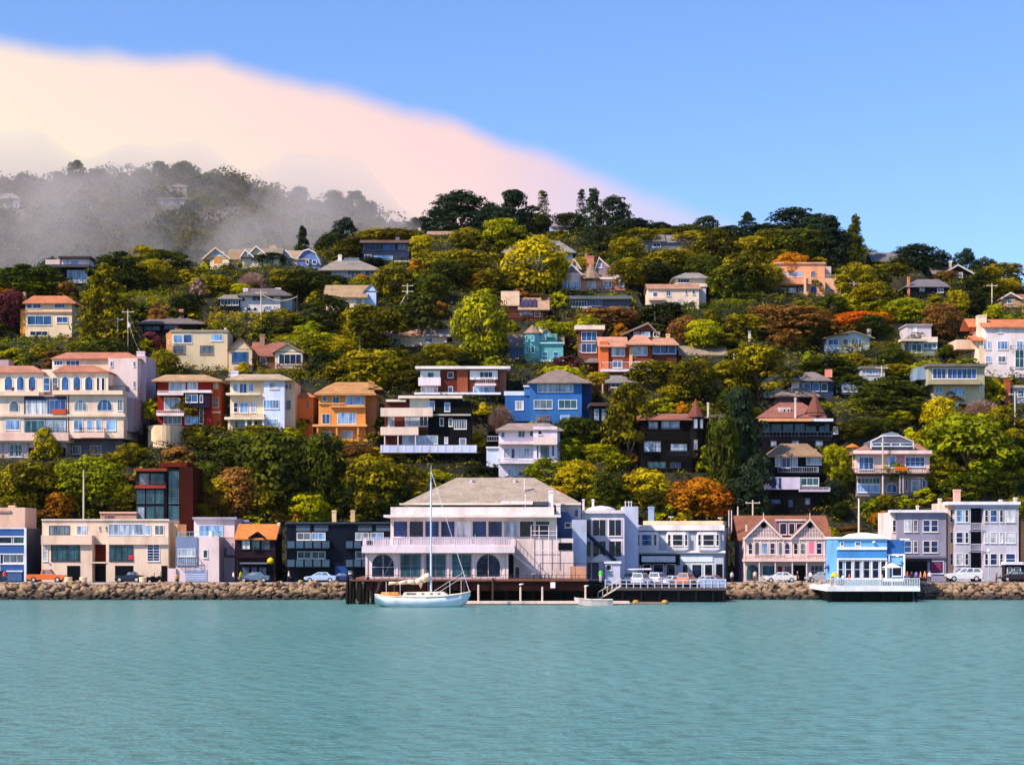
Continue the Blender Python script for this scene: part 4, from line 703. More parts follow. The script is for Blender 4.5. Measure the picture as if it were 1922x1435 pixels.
h = House('house', 'brown brick modern house with white balconies and a thin flat roof', 'brown house with white balconies', 868, 742)
h.B(790, 936, 694, 743, '#5a2a22', 0, 8); h.B(934, 950, 696, 742, '#8c5848', 1, 8, 'side_wing'); h.T(780, 958, 688, 693, '#cfc8d0', 0, 1.1, 'roof', dp=9); h.T(858, 878, 694, 742, '#84442c', 0, .3, 'brick_pier')
h.B(789, 826, 695, 712, '#b8c4c8', -.3, 0, 'bay'); h.W(802, 815, 698, 709, 1, 1, 'gT', -.3); h.B(882, 934, 695, 712, '#c0c8d0', -.3, 0, 'bay'); h.W(900, 925, 697, 709, 3, 1, 'gT', -.3)
h.balc(785, 827, 720, 708, 723, '#d8ccdc', d0=-1.5); h.balc(891, 931, 720, 708, 723, '#d8ccdc', d0=-1.5, solid=False)
h.W(840, 851, 698, 709, 1, 1, 'gD'); h.W(841, 850, 725, 736, 1, 1, 'gB'); h.W(790, 822, 726, 738, 4, 1, 'gW', -.1); h.W(888, 928, 725, 738, 4, 1, 'gL', -.1)
h.T(778, 940, 737, 741, '#cfd0e4', -1, 1, 'deck', dp=1); h.B(800, 920, 741, 752, '#3c5070', -.5, 4, 'lower_wall'); h.post(865, 741, 752, '#cfd0e4', -1.5, .06); h.done()
h = House('house', 'black three-storey house with broad white balconies wrapping around it', 'black white-balconied house', 815, 860)
h.B(722, 805, 750, 848, '#5a2c26', 0, 8); h.B(812, 884, 752, 850, '#0e0c10', -.5, 9); h.B(804, 813, 748, 850, '#14100f', -.2, 8); h.T(725, 762, 750, 754, '#cfc0b8', -.5, .6, 'roof', dp=8); h.T(748, 868, 743, 748, '#d4c4bc', -.3, 1, 'roof', dp=8)
h.B(769, 806, 748, 766, '#b4b8b4', -.3, 0, 'bay'); h.balc(714, 812, 778, 765, 781, '#e4ccc4', d0=-2.2, d1=-.5); h.balc(714, 785, 812, 801, 816, '#e4ccc4', d0=-2.2, d1=-.1)
h.W(804, 816, 752, 770, 1, 1, 'gL', -.53); h.W(834, 845, 755, 772, 1, 1, 'gL', -.5); h.T(812, 884, 777, 780, '#a8a0a0', -.5, .5, 'ledge'); h.W(760, 786, 781, 800, 2, 1, 'gP'); h.W(728, 740, 782, 800, 1, 1, 'gP'); h.W(787, 803, 781, 800, 2, 1, 'gD'); 
h.W(825, 833, 784, 799, 1, 1, 'gD', -.5); h.W(842, 850, 785, 800, 1, 1, 'gG', -.5); h.W(852, 876, 787, 805, 5, 1, 'gG', -.5); h.W(834, 841, 820, 832, 1, 2, 'gP', -.5); h.W(755, 822, 817, 833, 6, 1, 'gP', -.55, '#a8b8c8'); h.W(862, 875, 822, 836, 1, 1, 'gP', -.5)
h.balc(714, 895, 846, 835, 849, '#b0b8e0', d0=-2.6, d1=-.5); 
for x in (722, 747, 780): h.post(x, 816, 846, '#dccfd4', -2, .08)
for x in (716, 730, 745, 760, 775, 790, 805, 820, 835, 850, 865, 880, 893): h.T(x, x + 1.2, 835, 846, '#e4e0f0', -2.6, .06, 'baluster')
h.B(740, 890, 849, 880, '#15121a', 0, 6, 'lower_wall'); h.done()
h = House('house', 'cobalt blue house with a grey-brown pyramid roof and wide white windows', 'cobalt blue house', 1035, 792)
BL = '#2a64ac'; h.fr = '#dfe4f4'
h.B(994, 1092, 716, 794, BL, 0, 9); h.B(1090, 1109, 722, 792, '#1c3c70', 1.8, 9, 'side_wing'); h.hip(990, 1112, 717, 694, 'r#a08c88', -1, 11, 1038, 1056, .2); h.B(948, 996, 742, 790, '#2558a0', .8, 8, 'side_wing'); h.T(946, 995, 734, 742, '#b8c4e4', .8, .1, 'terrace_rail')  # darker blue right side has its shade painted into the colour
h.W(1009, 1076, 719, 736, 7, 1, 'gP'); h.W(1002, 1037, 750, 767, 3, 1, 'gT'); h.W(1048, 1083, 750, 767, 3, 1, 'gT'); h.W(967, 983, 752, 769, 2, 1, 'gL', .8); h.W(1006, 1032, 779, 788, 4, 1, 'gG', 0, '#a06c7c'); h.W(1052, 1070, 779, 788, 2, 1, 'gL')
h.B(984, 996, 724, 742, '#3c6cb0', .6, 5, 'upper_wall'); h.T(982, 997, 723, 726, '#dfe4f4', .6, .2); h.done()
h = House('house', 'white multi-level house with bay windows and a low tan roof below the cobalt blue house', 'white multi-level house', 990, 893)
WB = '#b9b4cc'; h.fr = '#e4e2f2'
h.B(936, 1002, 805, 895, WB, 0, 8); h.B(1001, 1046, 800, 895, '#c4bcd0', -.8, 8); h.B(1044, 1051, 806, 880, '#98a4c8', .5, 8, 'side_wing'); h.hip(930, 1058, 806, 794, 'r#b8a4a4', -1, 9, 955, 1030, .2); h.B(913, 938, 838, 876, '#aab4cc', .6, 6, 'side_wing')
h.T(912, 940, 838, 841, '#e4dce4', .6, .3); h.rail(914, 936, 818, 828, '#a8acc4', .6, 3); h.W(972, 986, 806, 821, 2, 1, 'gT'); h.W(994, 1001, 807, 819, 1, 1, 'gD', -.05); h.W(1009, 1018, 806, 816, 1, 1, 'gD', -.8); h.W(940, 948, 810, 821, 1, 1, 'gG')
h.T(936, 1002, 829, 834, '#d4c4cc', 0, 1.4, 'porch_roof'); h.balc(1001, 1046, 830, 820, 834, '#d8c4c4', d0=-2, d1=-.8); h.W(945, 957, 840, 860, 2, 1, 'gP'); h.W(959, 967, 841, 861, 1, 1, 'gK'); h.W(972, 1000, 840, 862, 5, 1, 'gP', -.03); h.rail(936, 1002, 860, 867, '#dfdcec', -1.3, 0)
h.W(1013, 1032, 835, 860, 1, 1, 'gB', -.8); h.W(1007, 1011, 836, 860, 1, 1, 'gK', -.8); h.W(1035, 1041, 835, 857, 1, 1, 'gB', -.8); h.W(952, 968, 879, 892, 2, 1, 'gP'); h.W(974, 990, 884, 893, 2, 1, 'gP'); h.T(936, 1002, 866, 870, '#c8c4dc', 0, 1.3, 'deck'); h.done()

h = House('house', 'black shingled house with a red-brown roof and one pointed corner turret', 'black turreted house', 1270, 885)
h.B(1204, 1300, 784, 890, '#15100f', 0, 8); h.B(1298, 1334, 784, 880, '#120e12', .8, 8); h.gx(1196, 1300, 786, 776, 'r#b4705c', -1, 8); h.tower(1306, 26, 782, 860, '#191415', .3); h.cone(1306, 33, 782, 747, 'r#8c4a3c', .3); h.B(1332, 1378, 784, 850, '#16131a', 2, 8); h.T(1330, 1382, 778, 784, '#6c5c5c', 2, .6, 'roof', dp=6)
h.W(1241, 1276, 789, 805, 2, 1, 'gP', 0, '#5c5458'); h.W(1217, 1235, 791, 805, 2, 1, 'gP', 0, '#4c4448'); h.W(1301, 1310, 785, 804, 1, 1, 'gP', -.85, '#3c3438'); h.W(1313, 1320, 785, 804, 1, 1, 'gP', -.7, '#3c3438'); h.W(1343, 1366, 790, 804, 1, 1, 'gB', 2)
h.rail(1204, 1280, 802, 812, 's#3c2428', -1.3, 0); h.W(1208, 1241, 827, 848, 3, 1, 'gP', 0, '#3c3c44'); h.W(1258, 1290, 832, 846, 2, 1, 'gP', 0, '#3c3c44'); h.W(1301, 1310, 824, 844, 1, 1, 'gP', -.85, '#3c3438'); h.W(1216, 1250, 866, 878, 3, 1, 'gT', 0, '#3c3c44'); h.W(1258, 1278, 867, 878, 2, 1, 'gK', 0, '#3c3c44')
h.rail(1254, 1292, 847, 854, 's#2c2c48', -1, 0); h.chim(1329, 3, 755, 782, '#cfc4c4', 2, dp=.3); h.done()
h = House('house', 'half-timbered dark house with white panels behind the tall dark pine', 'half-timbered dark house', 1165, 835)
h.B(1110, 1200, 762, 840, '#1c1a24', 0, 7); h.T(1106, 1204, 756, 762, '#4c3c3c', 0, .7, 'roof', dp=7)
for a in (1114, 1128, 1150, 1166, 1184): h.W(a, a + 11, 766, 790, 1, 2, 'gP', 0, '#2c2c34')
h.WR(800, 815, [(1142, 1150), (1160, 1190, 4)], 1, 1, 'gL', 0, '#4c5468'); h.done()
h = House('house', 'dark house with a brown hip roof, pointed turret and long glazed sun porch', 'turreted sun-porch house', 1495, 840)
h.B(1430, 1562, 788, 842, '#1a1a26', 0, 9); h.hip(1424, 1552, 782, 755, 'r#b07064', -1, 11, 1462, 1505, .2); h.tower(1530, 42, 775, 800, '#221c22', .8); h.cone(1530, 46, 780, 736, 'r#8c5044', .8); h.T(1424, 1522, 786, 791, '#e4a878', -.3, 1.2, 'awning'); h.T(1522, 1562, 786, 791, '#c0c8dc', -.3, 1, 'awning')
h.B(1462, 1484, 764, 779, '#c4a8a4', 1.2, 4, 'dormer'); h.WR(767, 777, [(1463, 1468), (1470, 1475), (1477, 1482)], 1, 1, 'gK', 1.2)
for a in (1432, 1447, 1469, 1491, 1512, 1537): h.W(a, a + (13 if a == 1432 else 20), 795, 810, 2, 1, 'gT', 0, '#303c5c')
h.rail(1430, 1562, 810, 819, 's#3c4c6c', -.9, 0, sp=.6); h.WR(826, 838, [(1446, 1458, 1), (1486, 1500, 2), (1530, 1545, 1)], 1, 1, 'gP', 0, '#3c3c44'); h.W(1564, 1573, 800, 814, 2, 1, 'gW', -.2); h.B(1560, 1576, 794, 830, '#14141c', .2, 6); h.chim(1493, 3, 746, 775, '#d0c4cc', -1.2, dp=.3); h.done()
h = House('house', 'small dark house with tan hip roof and pale curtained windows above the twin-gabled Victorian', 'tan-roofed dark house', 1492, 905)
h.B(1446, 1542, 856, 890, '#1c1c28', 0, 7); h.hip(1441, 1545, 855, 832, 'r#b49478', -1, 9, 1466, 1515, .2); h.W(1455, 1465, 858, 875, 1, 1, 'gP'); h.W(1467, 1484, 858, 878, 2, 1, 'gK'); h.W(1486, 1497, 858, 876, 1, 1, 'gP'); h.W(1513, 1542, 856, 872, 3, 1, 'gP'); h.balc(1462, 1536, 886, 876, 889, '#2c2c3c', '#8c94b0', d0=-1.3, solid=False); h.chim(1530, 4, 842, 852, '#b49478', 1)
h.B(1430, 1546, 889, 930, '#12121a', .5, 7, 'wall'); h.done()
h = House('house', 'black house with a broad white panelled balcony band below the small tan-roofed dark house', 'black white-banded house', 1485, 965)
h.B(1430, 1540, 918, 968, '#0d0d14', 0, 7); h.B(1430, 1502, 895, 918, '#b0a8c4', -.6, 5, 'balcony_parapet'); h.B(1502, 1538, 895, 916, '#2c4458', -.3, 5, 'glazed_wall'); h.W(1503, 1537, 896, 911, 3, 1, 'gT', -.3); h.balc(1502, 1558, 919, 914, 922, '#b0a4bc', d0=-1.6, solid=False)
h.D(1448, 1456, 896, 916, 's#283878', -.6, 'blue_panel'); h.D(1462, 1466, 896, 916, 's#283878', -.6, 'blue_panel'); h.W(1446, 1466, 936, 946, 1, 1, 'gK', 0, '#141824'); h.W(1479, 1489, 936, 952, 1, 1, 'gK', 0, '#141824'); h.W(1511, 1521, 934, 946, 1, 1, 'gG', 0, '#3c3c50'); h.done()
h = House('house', 'pale house with an arched glass roof dormer and an orange-decked balcony', 'arched-dormer house', 1675, 928)
h.fr = '#dcdcf0'
h.B(1606, 1745, 850, 888, '#c4a8a4', 0, 9); h.hip(1600, 1750, 851, 832, 'r#c88c78', -.9, 10, 1630, 1725, .15); h.T(1602, 1748, 845, 852, '#dcccd4', -.3, .5, 'frieze')
pl = [h.lp(x, y, .2) for x, y in ((1635, 842), (1635, 828), (1656, 818), (1690, 818), (1715, 829), (1715, 842))]; MB().prism(pl, .3, 6).build('glass_dormer', '#5c5c74', h.root)
a, z = h.lp(1673, 819, .5); MB().prism([(a - 1.7, z), (a - 1, z + .5), (a, z + .75), (a + 1, z + .5), (a + 1.7, z)], .35, 3).build('arched_top', '#7c8498', h.root)
for a, b in ((1637, 1655), (1656, 1672), (1673, 1689), (1690, 1713)): h.W(a, b, 831, 837, 1, 1, 'gT', .25)
for (xa, ya), (xb, yb) in (((1635, 842), (1635, 828)), ((1635, 828), (1656, 818)), ((1656, 818), (1690, 818)), ((1690, 818), (1715, 829)), ((1715, 829), (1715, 842))):
    (xa, za), (xb, zb) = h.lp(xa, ya, .2), h.lp(xb, yb, .2); MB().tube((xa, .24, za), (xb, .24, zb), .09).build('dormer_frame', '#dcd8e8', h.root)
h.W(1612, 1640, 857, 881, 3, 2, 'gB'); h.W(1668, 1681, 855, 878, 1, 1, 'gL'); h.W(1699, 1736, 857, 876, 4, 2, 'gB'); h.T(1683, 1697, 853, 880, '#b07c8c', 0, .06, 'panel')
h.balc(1604, 1748, 888, 879, 891, '#2a242c', 's#241c24', d0=-1.8, solid=False); h.T(1680, 1703, 876, 883, '#f07c20', -1.2, .1, 'orange_cushions', dp=.6)
h.B(1608, 1742, 891, 930, '#8c7c84', .4, 8, 'wall'); h.W(1609, 1652, 896, 908, 6, 1, 'gT', .4); h.W(1609, 1652, 909, 924, 7, 1, 'gL', .4); h.W(1663, 1684, 906, 924, 2, 1, 'gB', .4, None, True); h.W(1699, 1704, 900, 922, 1, 1, 'gK', .4); h.W(1710, 1727, 900, 922, 1, 2, 'gT', .4); h.W(1731, 1738, 900, 922, 1, 1, 'gK', .4)
for x in (1657, 1689, 1695): h.post(x, 891, 926, '#9c8c98', -1.4, .1, 'column')
h.done()

h = House('villa', 'tall white stucco villa with an orange tiled roof at the right edge', 'orange-roofed white villa', 1872, 705)
h.B(1850, 1990, 613, 712, '#c8bcc4', 0, 9); h.B(1838, 1851, 638, 705, '#e4d0bc', .4, 6, 'side_wing'); h.gx(1846, 1990, 613, 599, 'r#f09060', -.5, 9); h.gx(1826, 1852, 638, 630, 'r#f09060', 0, 6); h.B(1795, 1840, 637, 655, '#e0bca8', 3, 9, 'side_wing'); h.gx(1818, 1852, 612, 598, 'r#f09060', 3, 9)
h.chim(1844, 16, 591, 640, '#f0dccc', 2, dp=1.6); h.WR(640, 656, [(1846, 1851, 1), (1853, 1860, 2), (1872, 1892, 3), (1908, 1920, 2)], 1, 1, 'gL'); h.WR(668, 680, [(1850, 1860, 2), (1873, 1888, 2)], 1, 1, 'gL'); h.W(1905, 1922, 655, 690, 2, 2, 'gT'); h.W(1872, 1882, 615, 625, 1, 1, 'gW'); h.rail(1898, 1925, 648, 655, 's#3c4c6c', -.8, 0); h.rail(1898, 1925, 688, 695, 's#3c4c6c', -.8, 0); h.done()
h = House('house', 'pale blue-grey bungalow with a low wide gable below the orange-red tree', 'low-gabled pale bungalow', 1595, 660)
h.B(1551, 1632, 633, 662, '#98a8b8', 0, 7); h.gy(1546, 1640, 634, 621, 'r#a8a098', '#a0acb8', -.2, 7, 1600, .6); h.WR(636, 648, [(1554, 1574, 2), (1582, 1592), (1598, 1618, 3)], 1, 1, 'gB'); h.chim(1632, 6, 617, 640, '#dcd0c8', 2); h.done()
h = House('house', 'blocky pale house with a flat-roofed upper box and white terrace right of the pale bungalow', 'flat-topped pale box house', 1725, 665)
h.B(1702, 1748, 611, 634, '#aca4b4', 2, 8, 'upper_wall'); h.T(1700, 1750, 608, 611.5, '#8c8890', 2, .3, 'roof', dp=6); h.W(1709, 1721, 613, 622, 1, 1, 'gB', 2); h.B(1705, 1760, 637, 668, '#7c8ca0', 0, 7); h.T(1690, 1735, 636, 641, '#b8a89c', 0, 1, 'terrace_slab', dp=2); h.B(1733, 1760, 632, 642, '#d8c8bc', -.4, 2, 'terrace_parapet')
h.W(1711, 1730, 645, 662, 2, 1, 'gT'); h.W(1733, 1758, 644, 654, 3, 1, 'gT'); h.done()
h = House('house', 'curved yellow-grey modern house with long blue window bands at the right', 'curved modern house', 1800, 765)
h.B(1742, 1848, 688, 722, '#a09c84', 0, 9); h.B(1752, 1848, 720, 758, '#b0a488', 1, 9, 'lower_wall'); h.T(1738, 1852, 683, 688, '#6c6460', 0, .8, 'roof', dp=9); h.W(1750, 1776, 691, 711, 3, 1, 'gB'); h.W(1778, 1833, 691, 711, 6, 1, 'gB'); h.T(1740, 1838, 714, 722, '#9c9078', 0, 1, 'balcony'); h.W(1755, 1770, 724, 738, 2, 1, 'gL', 1, None, True); h.W(1782, 1812, 727, 742, 4, 1, 'gL', 1, None, True)
h.B(1722, 1743, 689, 712, '#788cac', 1.5, 7, 'side_wing'); h.W(1838, 1845, 724, 735, 1, 1, 'gB', .9); h.B(1756, 1800, 755, 775, '#6c7890', 0, 6, 'lower_wall'); h.done()
h = House('cottage', 'tiny pale cottage with three small windows in front of the curved modern house', 'tiny pale cottage', 1640, 712)
h.B(1617, 1661, 692, 714, '#9c9ca4', 0, 5); h.T(1614, 1664, 687, 692, '#6c6c60', 0, .4, 'roof', dp=5.4); h.W(1625, 1649, 694, 703, 4, 1, 'gL'); h.done()
h = House('house', 'grey conical-roofed house with wraparound windows left of the domed dark tree', 'cone-roofed grey house', 1515, 745)
h.B(1480, 1564, 712, 752, '#2c3450', 0, 7); h.hip(1478, 1562, 713, 698, 'r#a0949c', -1, 9, 1512, 1530, .2); h.WR(718, 734, [(1498, 1506), (1508, 1522), (1525, 1538), (1541, 1553)], 1, 1, 'gB', 0, '#b8b8c8'); h.B(1486, 1500, 716, 738, '#c8b8bc', -.3, 2); h.B(1578, 1612, 718, 740, '#3c5478', 2, 6, 'side_wing'); h.W(1580, 1610, 722, 735, 4, 1, 'gL', 2); h.D(1548, 1562, 693, 708, '#d88478', .9, 'pink_panel')
h.hip(1450, 1540, 742, 728, 'r#b0a0a0', -3.5, 3, 1480, 1515, .2, 'porch_roof'); h.B(1456, 1500, 742, 756, '#544048', -2.5, 1, 'porch'); h.done()
h = House('house', 'white steep-roofed cottage glimpsed between branches of the big twin-stemmed cypress', 'white cottage behind cypress', 1455, 735)
h.B(1432, 1470, 715, 745, '#c8c4c8', 0, 6); h.gy(1430, 1474, 716, 694, 'r#d8d0d8', '#c8c4c8', 0, 6, 1462, .4); h.W(1440, 1448, 722, 735, 1, 1, 'gG'); h.done()
h = House('cottage', 'pale cottage with a brick chimney at the right edge above the golden shrubs', 'brick-chimneyed cottage', 1915, 755)
h.B(1900, 1990, 728, 758, '#8c98b0', 0, 7); h.T(1894, 1990, 723, 728, '#a8988c', 0, .5, 'roof', dp=7); h.chim(1892, 9, 712, 748, '#a04c34', -.9, dp=1); h.W(1910, 1922, 732, 745, 1, 1, 'gB'); h.done()
h = House('house', 'white house with peach roof half hidden by trees left of the big yellow-green tree', 'half-hidden peach-roofed house', 770, 648)
h.B(716, 838, 628, 650, '#d0b8a4', 0, 8); h.gx(720, 790, 630, 614, 'r#e0b098', -.6, 8); h.gx(792, 846, 630, 616, 'r#cfc0c0', -.4, 8); h.B(712, 724, 630, 652, '#e8dcb8', -.3, 6); h.chim(752, 3, 604, 618, '#b05c4c', 2); h.WR(634, 643, [(740, 752), (796, 812, 2)], 1, 1, 'gG'); h.done()
h = House('house', 'low grey-roofed house with a slim white chimney pot behind the olive trees in mid slope', 'low grey mid-slope house', 1320, 672)
h.B(1280, 1360, 664, 676, '#8c8478', 0, 7); h.gx(1274, 1368, 665, 649, 'r#b4a494', -.5, 9); h.chim(1407, 5, 620, 640, '#dccfc0', 9); h.done()
h = House('garage_building', 'low grey garage roof beneath the salmon-roofed red house', 'low grey garage', 1190, 735)
h.B(1142, 1240, 716, 738, '#5a4440', 0, 6); h.gx(1136, 1246, 717, 704, 'r#9c98a0', -.4, 6.5); h.W(1146, 1165, 718, 727, 2, 1, 'gB'); h.post(1131, 720, 750, '#c8a078', -1, .1); h.B(1112, 1140, 722, 745, '#3a2422', .4, 6); h.done()
h = House('house', 'low brown house with a dark shallow roof behind the beige flat-roofed house', 'low dark-roofed brown house', 320, 625)
h.B(268, 372, 604, 630, '#2e2830', 0, 6); h.hip(255, 385, 606, 596, 'r#8c8088', -1, 8, 290, 350, .2); h.W(308, 335, 609, 618, 3, 1, 'gB', 0, '#3c3c4c'); h.W(270, 300, 612, 620, 3, 1, 'gT', 0, '#2c3444'); h.chim(340, 8, 580, 602, '#b88474', 3); h.done()
h = House('cottage', 'tan stucco cottage half hidden in trees at the far right below the ridge', 'far right tan cottage', 1905, 575)
h.B(1880, 1990, 558, 578, '#b08c78', 0, 6); h.gy(1878, 1916, 560, 549, 'r#a09094', '#b8988c', 0, 6, 1896, .4, '#d8c8bc'); h.gx(1905, 1990, 562, 552, 'r#c07860', 0, 6); h.W(1890, 1900, 562, 570, 1, 1, 'gG'); h.done()
# ================================================================ foliage prototypes (unit box: one wide, one tall)
rng = np.random.default_rng(11)
def leafquads(C, Nn, size, rg, asp=1.0):
    n = len(C); up = rg.normal(size=(n, 3)); t = np.cross(Nn, up); t /= np.linalg.norm(t, axis=1, keepdims=True) + 1e-9; b = np.cross(Nn, t)
    s = (size * rg.uniform(.6, 1.3, (n, 1))); V = np.empty((n, 4, 3))
    V[:, 0] = C - t * s * asp; V[:, 1] = C - b * s * .55; V[:, 2] = C + t * s * asp; V[:, 3] = C + b * s * .55
    return V.reshape(-1, 3), np.arange(n * 4).reshape(n, 4)
def clumps(kind, n, rg):
    P = []; S = []
    while len(P) < n:
        u = rg.normal(size=3); u /= np.linalg.norm(u)
        if kind == 'round':
            k = rg.uniform(.55, 1) ** .5; lob = 1 + .16 * math.sin(3 * math.atan2(u[1], u[0]) + len(P) % 3) * (1 - abs(u[2]))
            p = np.array([u[0] * .37 * k * lob, u[1] * .37 * k * lob, .52 + u[2] * (.36 if u[2] > 0 else .40) * k]); s = np.array([1, 1, .8]) * rg.uniform(.08, .19)
        elif kind == 'bush':
            k = rg.uniform(.5, 1); p = np.array([u[0] * .38 * k, u[1] * .38 * k, .12 + abs(u[2]) * .70 * k]); s = np.array([1, 1, 1]) * rg.uniform(.10, .17)
        elif kind == 'spread':
            k = rg.uniform(0, 1) ** .5; a = rg.uniform(0, 6.28); lay = rg.choice([.12, .25, .38, .5, .62, .75, .87]); rr = (.45 if lay < .6 else .45 * math.sqrt(max(.05, 1 - ((lay - .45) / .5) ** 2))) * max(k, .35)
            p = np.array([rr * math.cos(a), rr * math.sin(a), lay + rg.normal() * .03 - .12 * k]); s = np.array([1, 1, .55]) * rg.uniform(.085, .15)
        elif kind == 'umbrella':
            k = rg.uniform(0, 1) ** .5; a = rg.uniform(0, 6.28); lay = rg.choice([.45, .6, .74, .88]); rr = .43 * (1 - max(0, lay - .62) * 1.6) * k
            p = np.array([rr * math.cos(a), rr * math.sin(a), lay + rg.normal() * .03 - .12 * k]); s = np.array([1, 1, .5]) * rg.uniform(.09, .15)
        elif kind == 'conifer':
            z = rg.uniform(.06, .97); a = rg.uniform(0, 6.28); tier = z + .02 * math.sin(a * 2 + z * 40); rmax = .48 * (1.04 - z) ** .7 * (1 + .22 * math.sin(a * 3 + tier * 9)); rr = rmax * rg.uniform(.3, 1)
            p = np.array([rr * math.cos(a), rr * math.sin(a), tier + .01 * rg.normal() - .05 * rr / .45]); s = np.array([1, 1, .6]) * rg.uniform(.07, .12) * (1.1 - .5 * z)
        elif kind == 'tall':
            z = rg.uniform(.03, .96); a = rg.uniform(0, 6.28); rmax = .46 * min(1, (1.02 - z) * 3) * (.82 + .18 * math.sin(z * 11 + a)); rr = rmax * rg.uniform(.1, 1)
            p = np.array([rr * math.cos(a), rr * math.sin(a), z]); s = np.array([1.1, 1.1, .5]) * rg.uniform(.09, .15)
        elif kind == 'norfolk':
            tier = rg.integers(1, 13) / 13; a = rg.integers(0, 6) * 1.047 + tier * 2; rr = (.42 * (1.03 - tier) ** .6) * rg.uniform(.15, 1)
            p = np.array([rr * math.cos(a), rr * math.sin(a), tier + .06 * rr]); s = np.array([1, 1, .5]) * rg.uniform(.08, .13)
        elif kind == 'hedge':
            p = np.array([rg.uniform(-.46, .46), rg.uniform(-.42, .42), rg.uniform(.1, .86)]); 
            if max(abs(p[0]) / .46, abs(p[1]) / .42, p[2] / .86) < .72: continue
            s = np.array([.05, .10, .12]) * rg.uniform(.8, 1.5)
        P.append(p); S.append(s)
    return np.array(P), np.array(S)
def crown(kind, n, nl, leaf, seed):
    rg = np.random.default_rng(seed); Vs = []; Fs = []; b = 0
    if kind == 'bare':
        n2 = n * nl * 2; u = rg.normal(size=(n2, 3)); u[:, 2] = np.abs(u[:, 2]); u /= np.linalg.norm(u, axis=1, keepdims=True)
        st = u * rg.uniform(.1, .85, (n2, 1)) * [.42, .42, .8]; dr = u + rg.normal(size=(n2, 3)) * .35; dr /= np.linalg.norm(dr, axis=1, keepdims=True)
        sd = np.cross(dr, rg.normal(size=(n2, 3))); sd /= np.linalg.norm(sd, axis=1, keepdims=True); ln = rg.uniform(.05, .13, (n2, 1)); wd = leaf * .22
        V = np.empty((n2, 4, 3)); V[:, 0] = st - sd * wd; V[:, 1] = st + sd * wd; V[:, 2] = st + dr * ln + sd * wd * .3; V[:, 3] = st + dr * ln - sd * wd * .3
        V = V.reshape(-1, 3); V[:, 2] += .06; return V, np.arange(n2 * 4).reshape(n2, 4)
    P, S = clumps(kind, n, rg); Vl = []; Fl = []; base = 0
    for p, s in zip(P, S):
        m = nl; u = rg.normal(size=(m, 3)); u /= np.linalg.norm(u, axis=1, keepdims=True); u[:, 2] = np.where(u[:, 2] < -.3, -u[:, 2], u[:, 2])
        r = rg.uniform(.78, 1.06, (m, 1)); c = p + u * s * r; nn = u / s * s.mean() + rg.normal(size=(m, 3)) * .13; nn /= np.linalg.norm(nn, axis=1, keepdims=True)
        V, Fq = leafquads(c, nn, leaf, rg); Vl.append(V); Fl.append(Fq + base); base += len(V)
    return np.concatenate(Vl), np.concatenate(Fl)
def trunkmesh(kind, seed):
    seed = int(seed)
    rg = random.Random(seed); m = MB(); top = .9 if kind in ('conifer', 'norfolk', 'tall') else .5
    x = 0; y = 0; pts = [(0, 0, -.15)]
    for i in range(1, 5): x += rg.uniform(-.02, .02); y += rg.uniform(-.02, .02); pts.append((x, y, -.15 + (top + .15) * i / 4))
    r = .03 if kind != 'norfolk' else .018
    for i in range(4): m.tube(pts[i], pts[i + 1], r * (1 - .2 * i), r * (.8 - .2 * i) + .002, 6, caps=False)
    if top < .8:
        for i in range(6):
            a = i * 1.05 + rg.uniform(-.3, .3); z0 = rg.uniform(.2, .45); q = (math.cos(a) * .16, math.sin(a) * .16, z0 + .18); e = (math.cos(a) * .33, math.sin(a) * .33, z0 + rg.uniform(.26, .38))
            m.tube((x * z0, y * z0, z0), q, .016, .010, 5, caps=False); m.tube(q, e, .010, .003, 5, caps=False)
    return m
SPEC = {'R': ('round', 85, 62, .029), 'r': ('bush', 40, 44, .05), 'S': ('spread', 135, 40, .03), 'U': ('umbrella', 90, 44, .027), 'C': ('conifer', 230, 26, .024), 'V': ('tall', 190, 44, .03),
        'N': ('norfolk', 120, 22, .026), 'H': ('hedge', 150, 18, .018), 'h': ('hedge', 90, 16, .022), 'B': ('bare', 60, 50, .03)}
PROTO = {}
def proto(k, i):
    if (k, i) not in PROTO:
        kd, n, nl, lf = SPEC[k]; sd = hash_(k) * 31 + i * 7 + 3; V, Fq = crown(kd, n, nl, lf, sd)
        cm = npmesh('crown', V, Fq, ['leaf_ol'])
        tm = None
        if k not in 'rHhB': t = trunkmesh(kd, sd); tm = bpy.data.meshes.new('trunk'); tm.from_pydata(t.v, [], t.f); tm.materials.append(M('#5c4a3c'))
        PROTO[(k, i)] = (cm, tm)
    return PROTO[(k, i)]
def hash_(k): return sum(ord(c) for c in k)
KN = {'R': ('broadleaf_tree', 'round-crowned tree', 'tree'), 'r': ('shrub', 'shrub', 'shrub'), 'S': ('cypress_tree', 'spreading cypress', 'tree'), 'U': ('cypress_tree', 'umbrella-crowned tree', 'tree'), 'C': ('conifer_tree', 'layered conifer', 'tree'), 'V': ('tall_tree', 'tall dense tree', 'tree'),
      'N': ('star_pine', 'sparse tiered pine', 'tree'), 'H': ('hedge', 'clipped hedge', 'hedge'), 'h': ('hedge', 'short hedge', 'hedge'), 'B': ('bare_bush', 'twiggy bush', 'shrub')}
CN = {'dk': 'dark green', 'bl': 'blackish green', 'ol': 'olive', 'gr': 'mid-green', 'yg': 'yellow-green', 'ye': 'golden yellow', 'or': 'orange', 'rd': 'bright orange-red', 'br': 'rusty brown', 'pk': 'pinkish brown', 'mg': 'dark purple-red'}
FY0, FY1 = 1150., 1650.
FR = [(-900, 360), (-60, 352), (0, 350), (60, 352), (120, 348), (180, 340), (250, 338), (300, 330), (350, 332), (430, 345), (500, 366), (560, 386), (620, 396), (680, 408), (730, 428), (780, 446), (850, 470), (1000, 520), (1300, 620)]
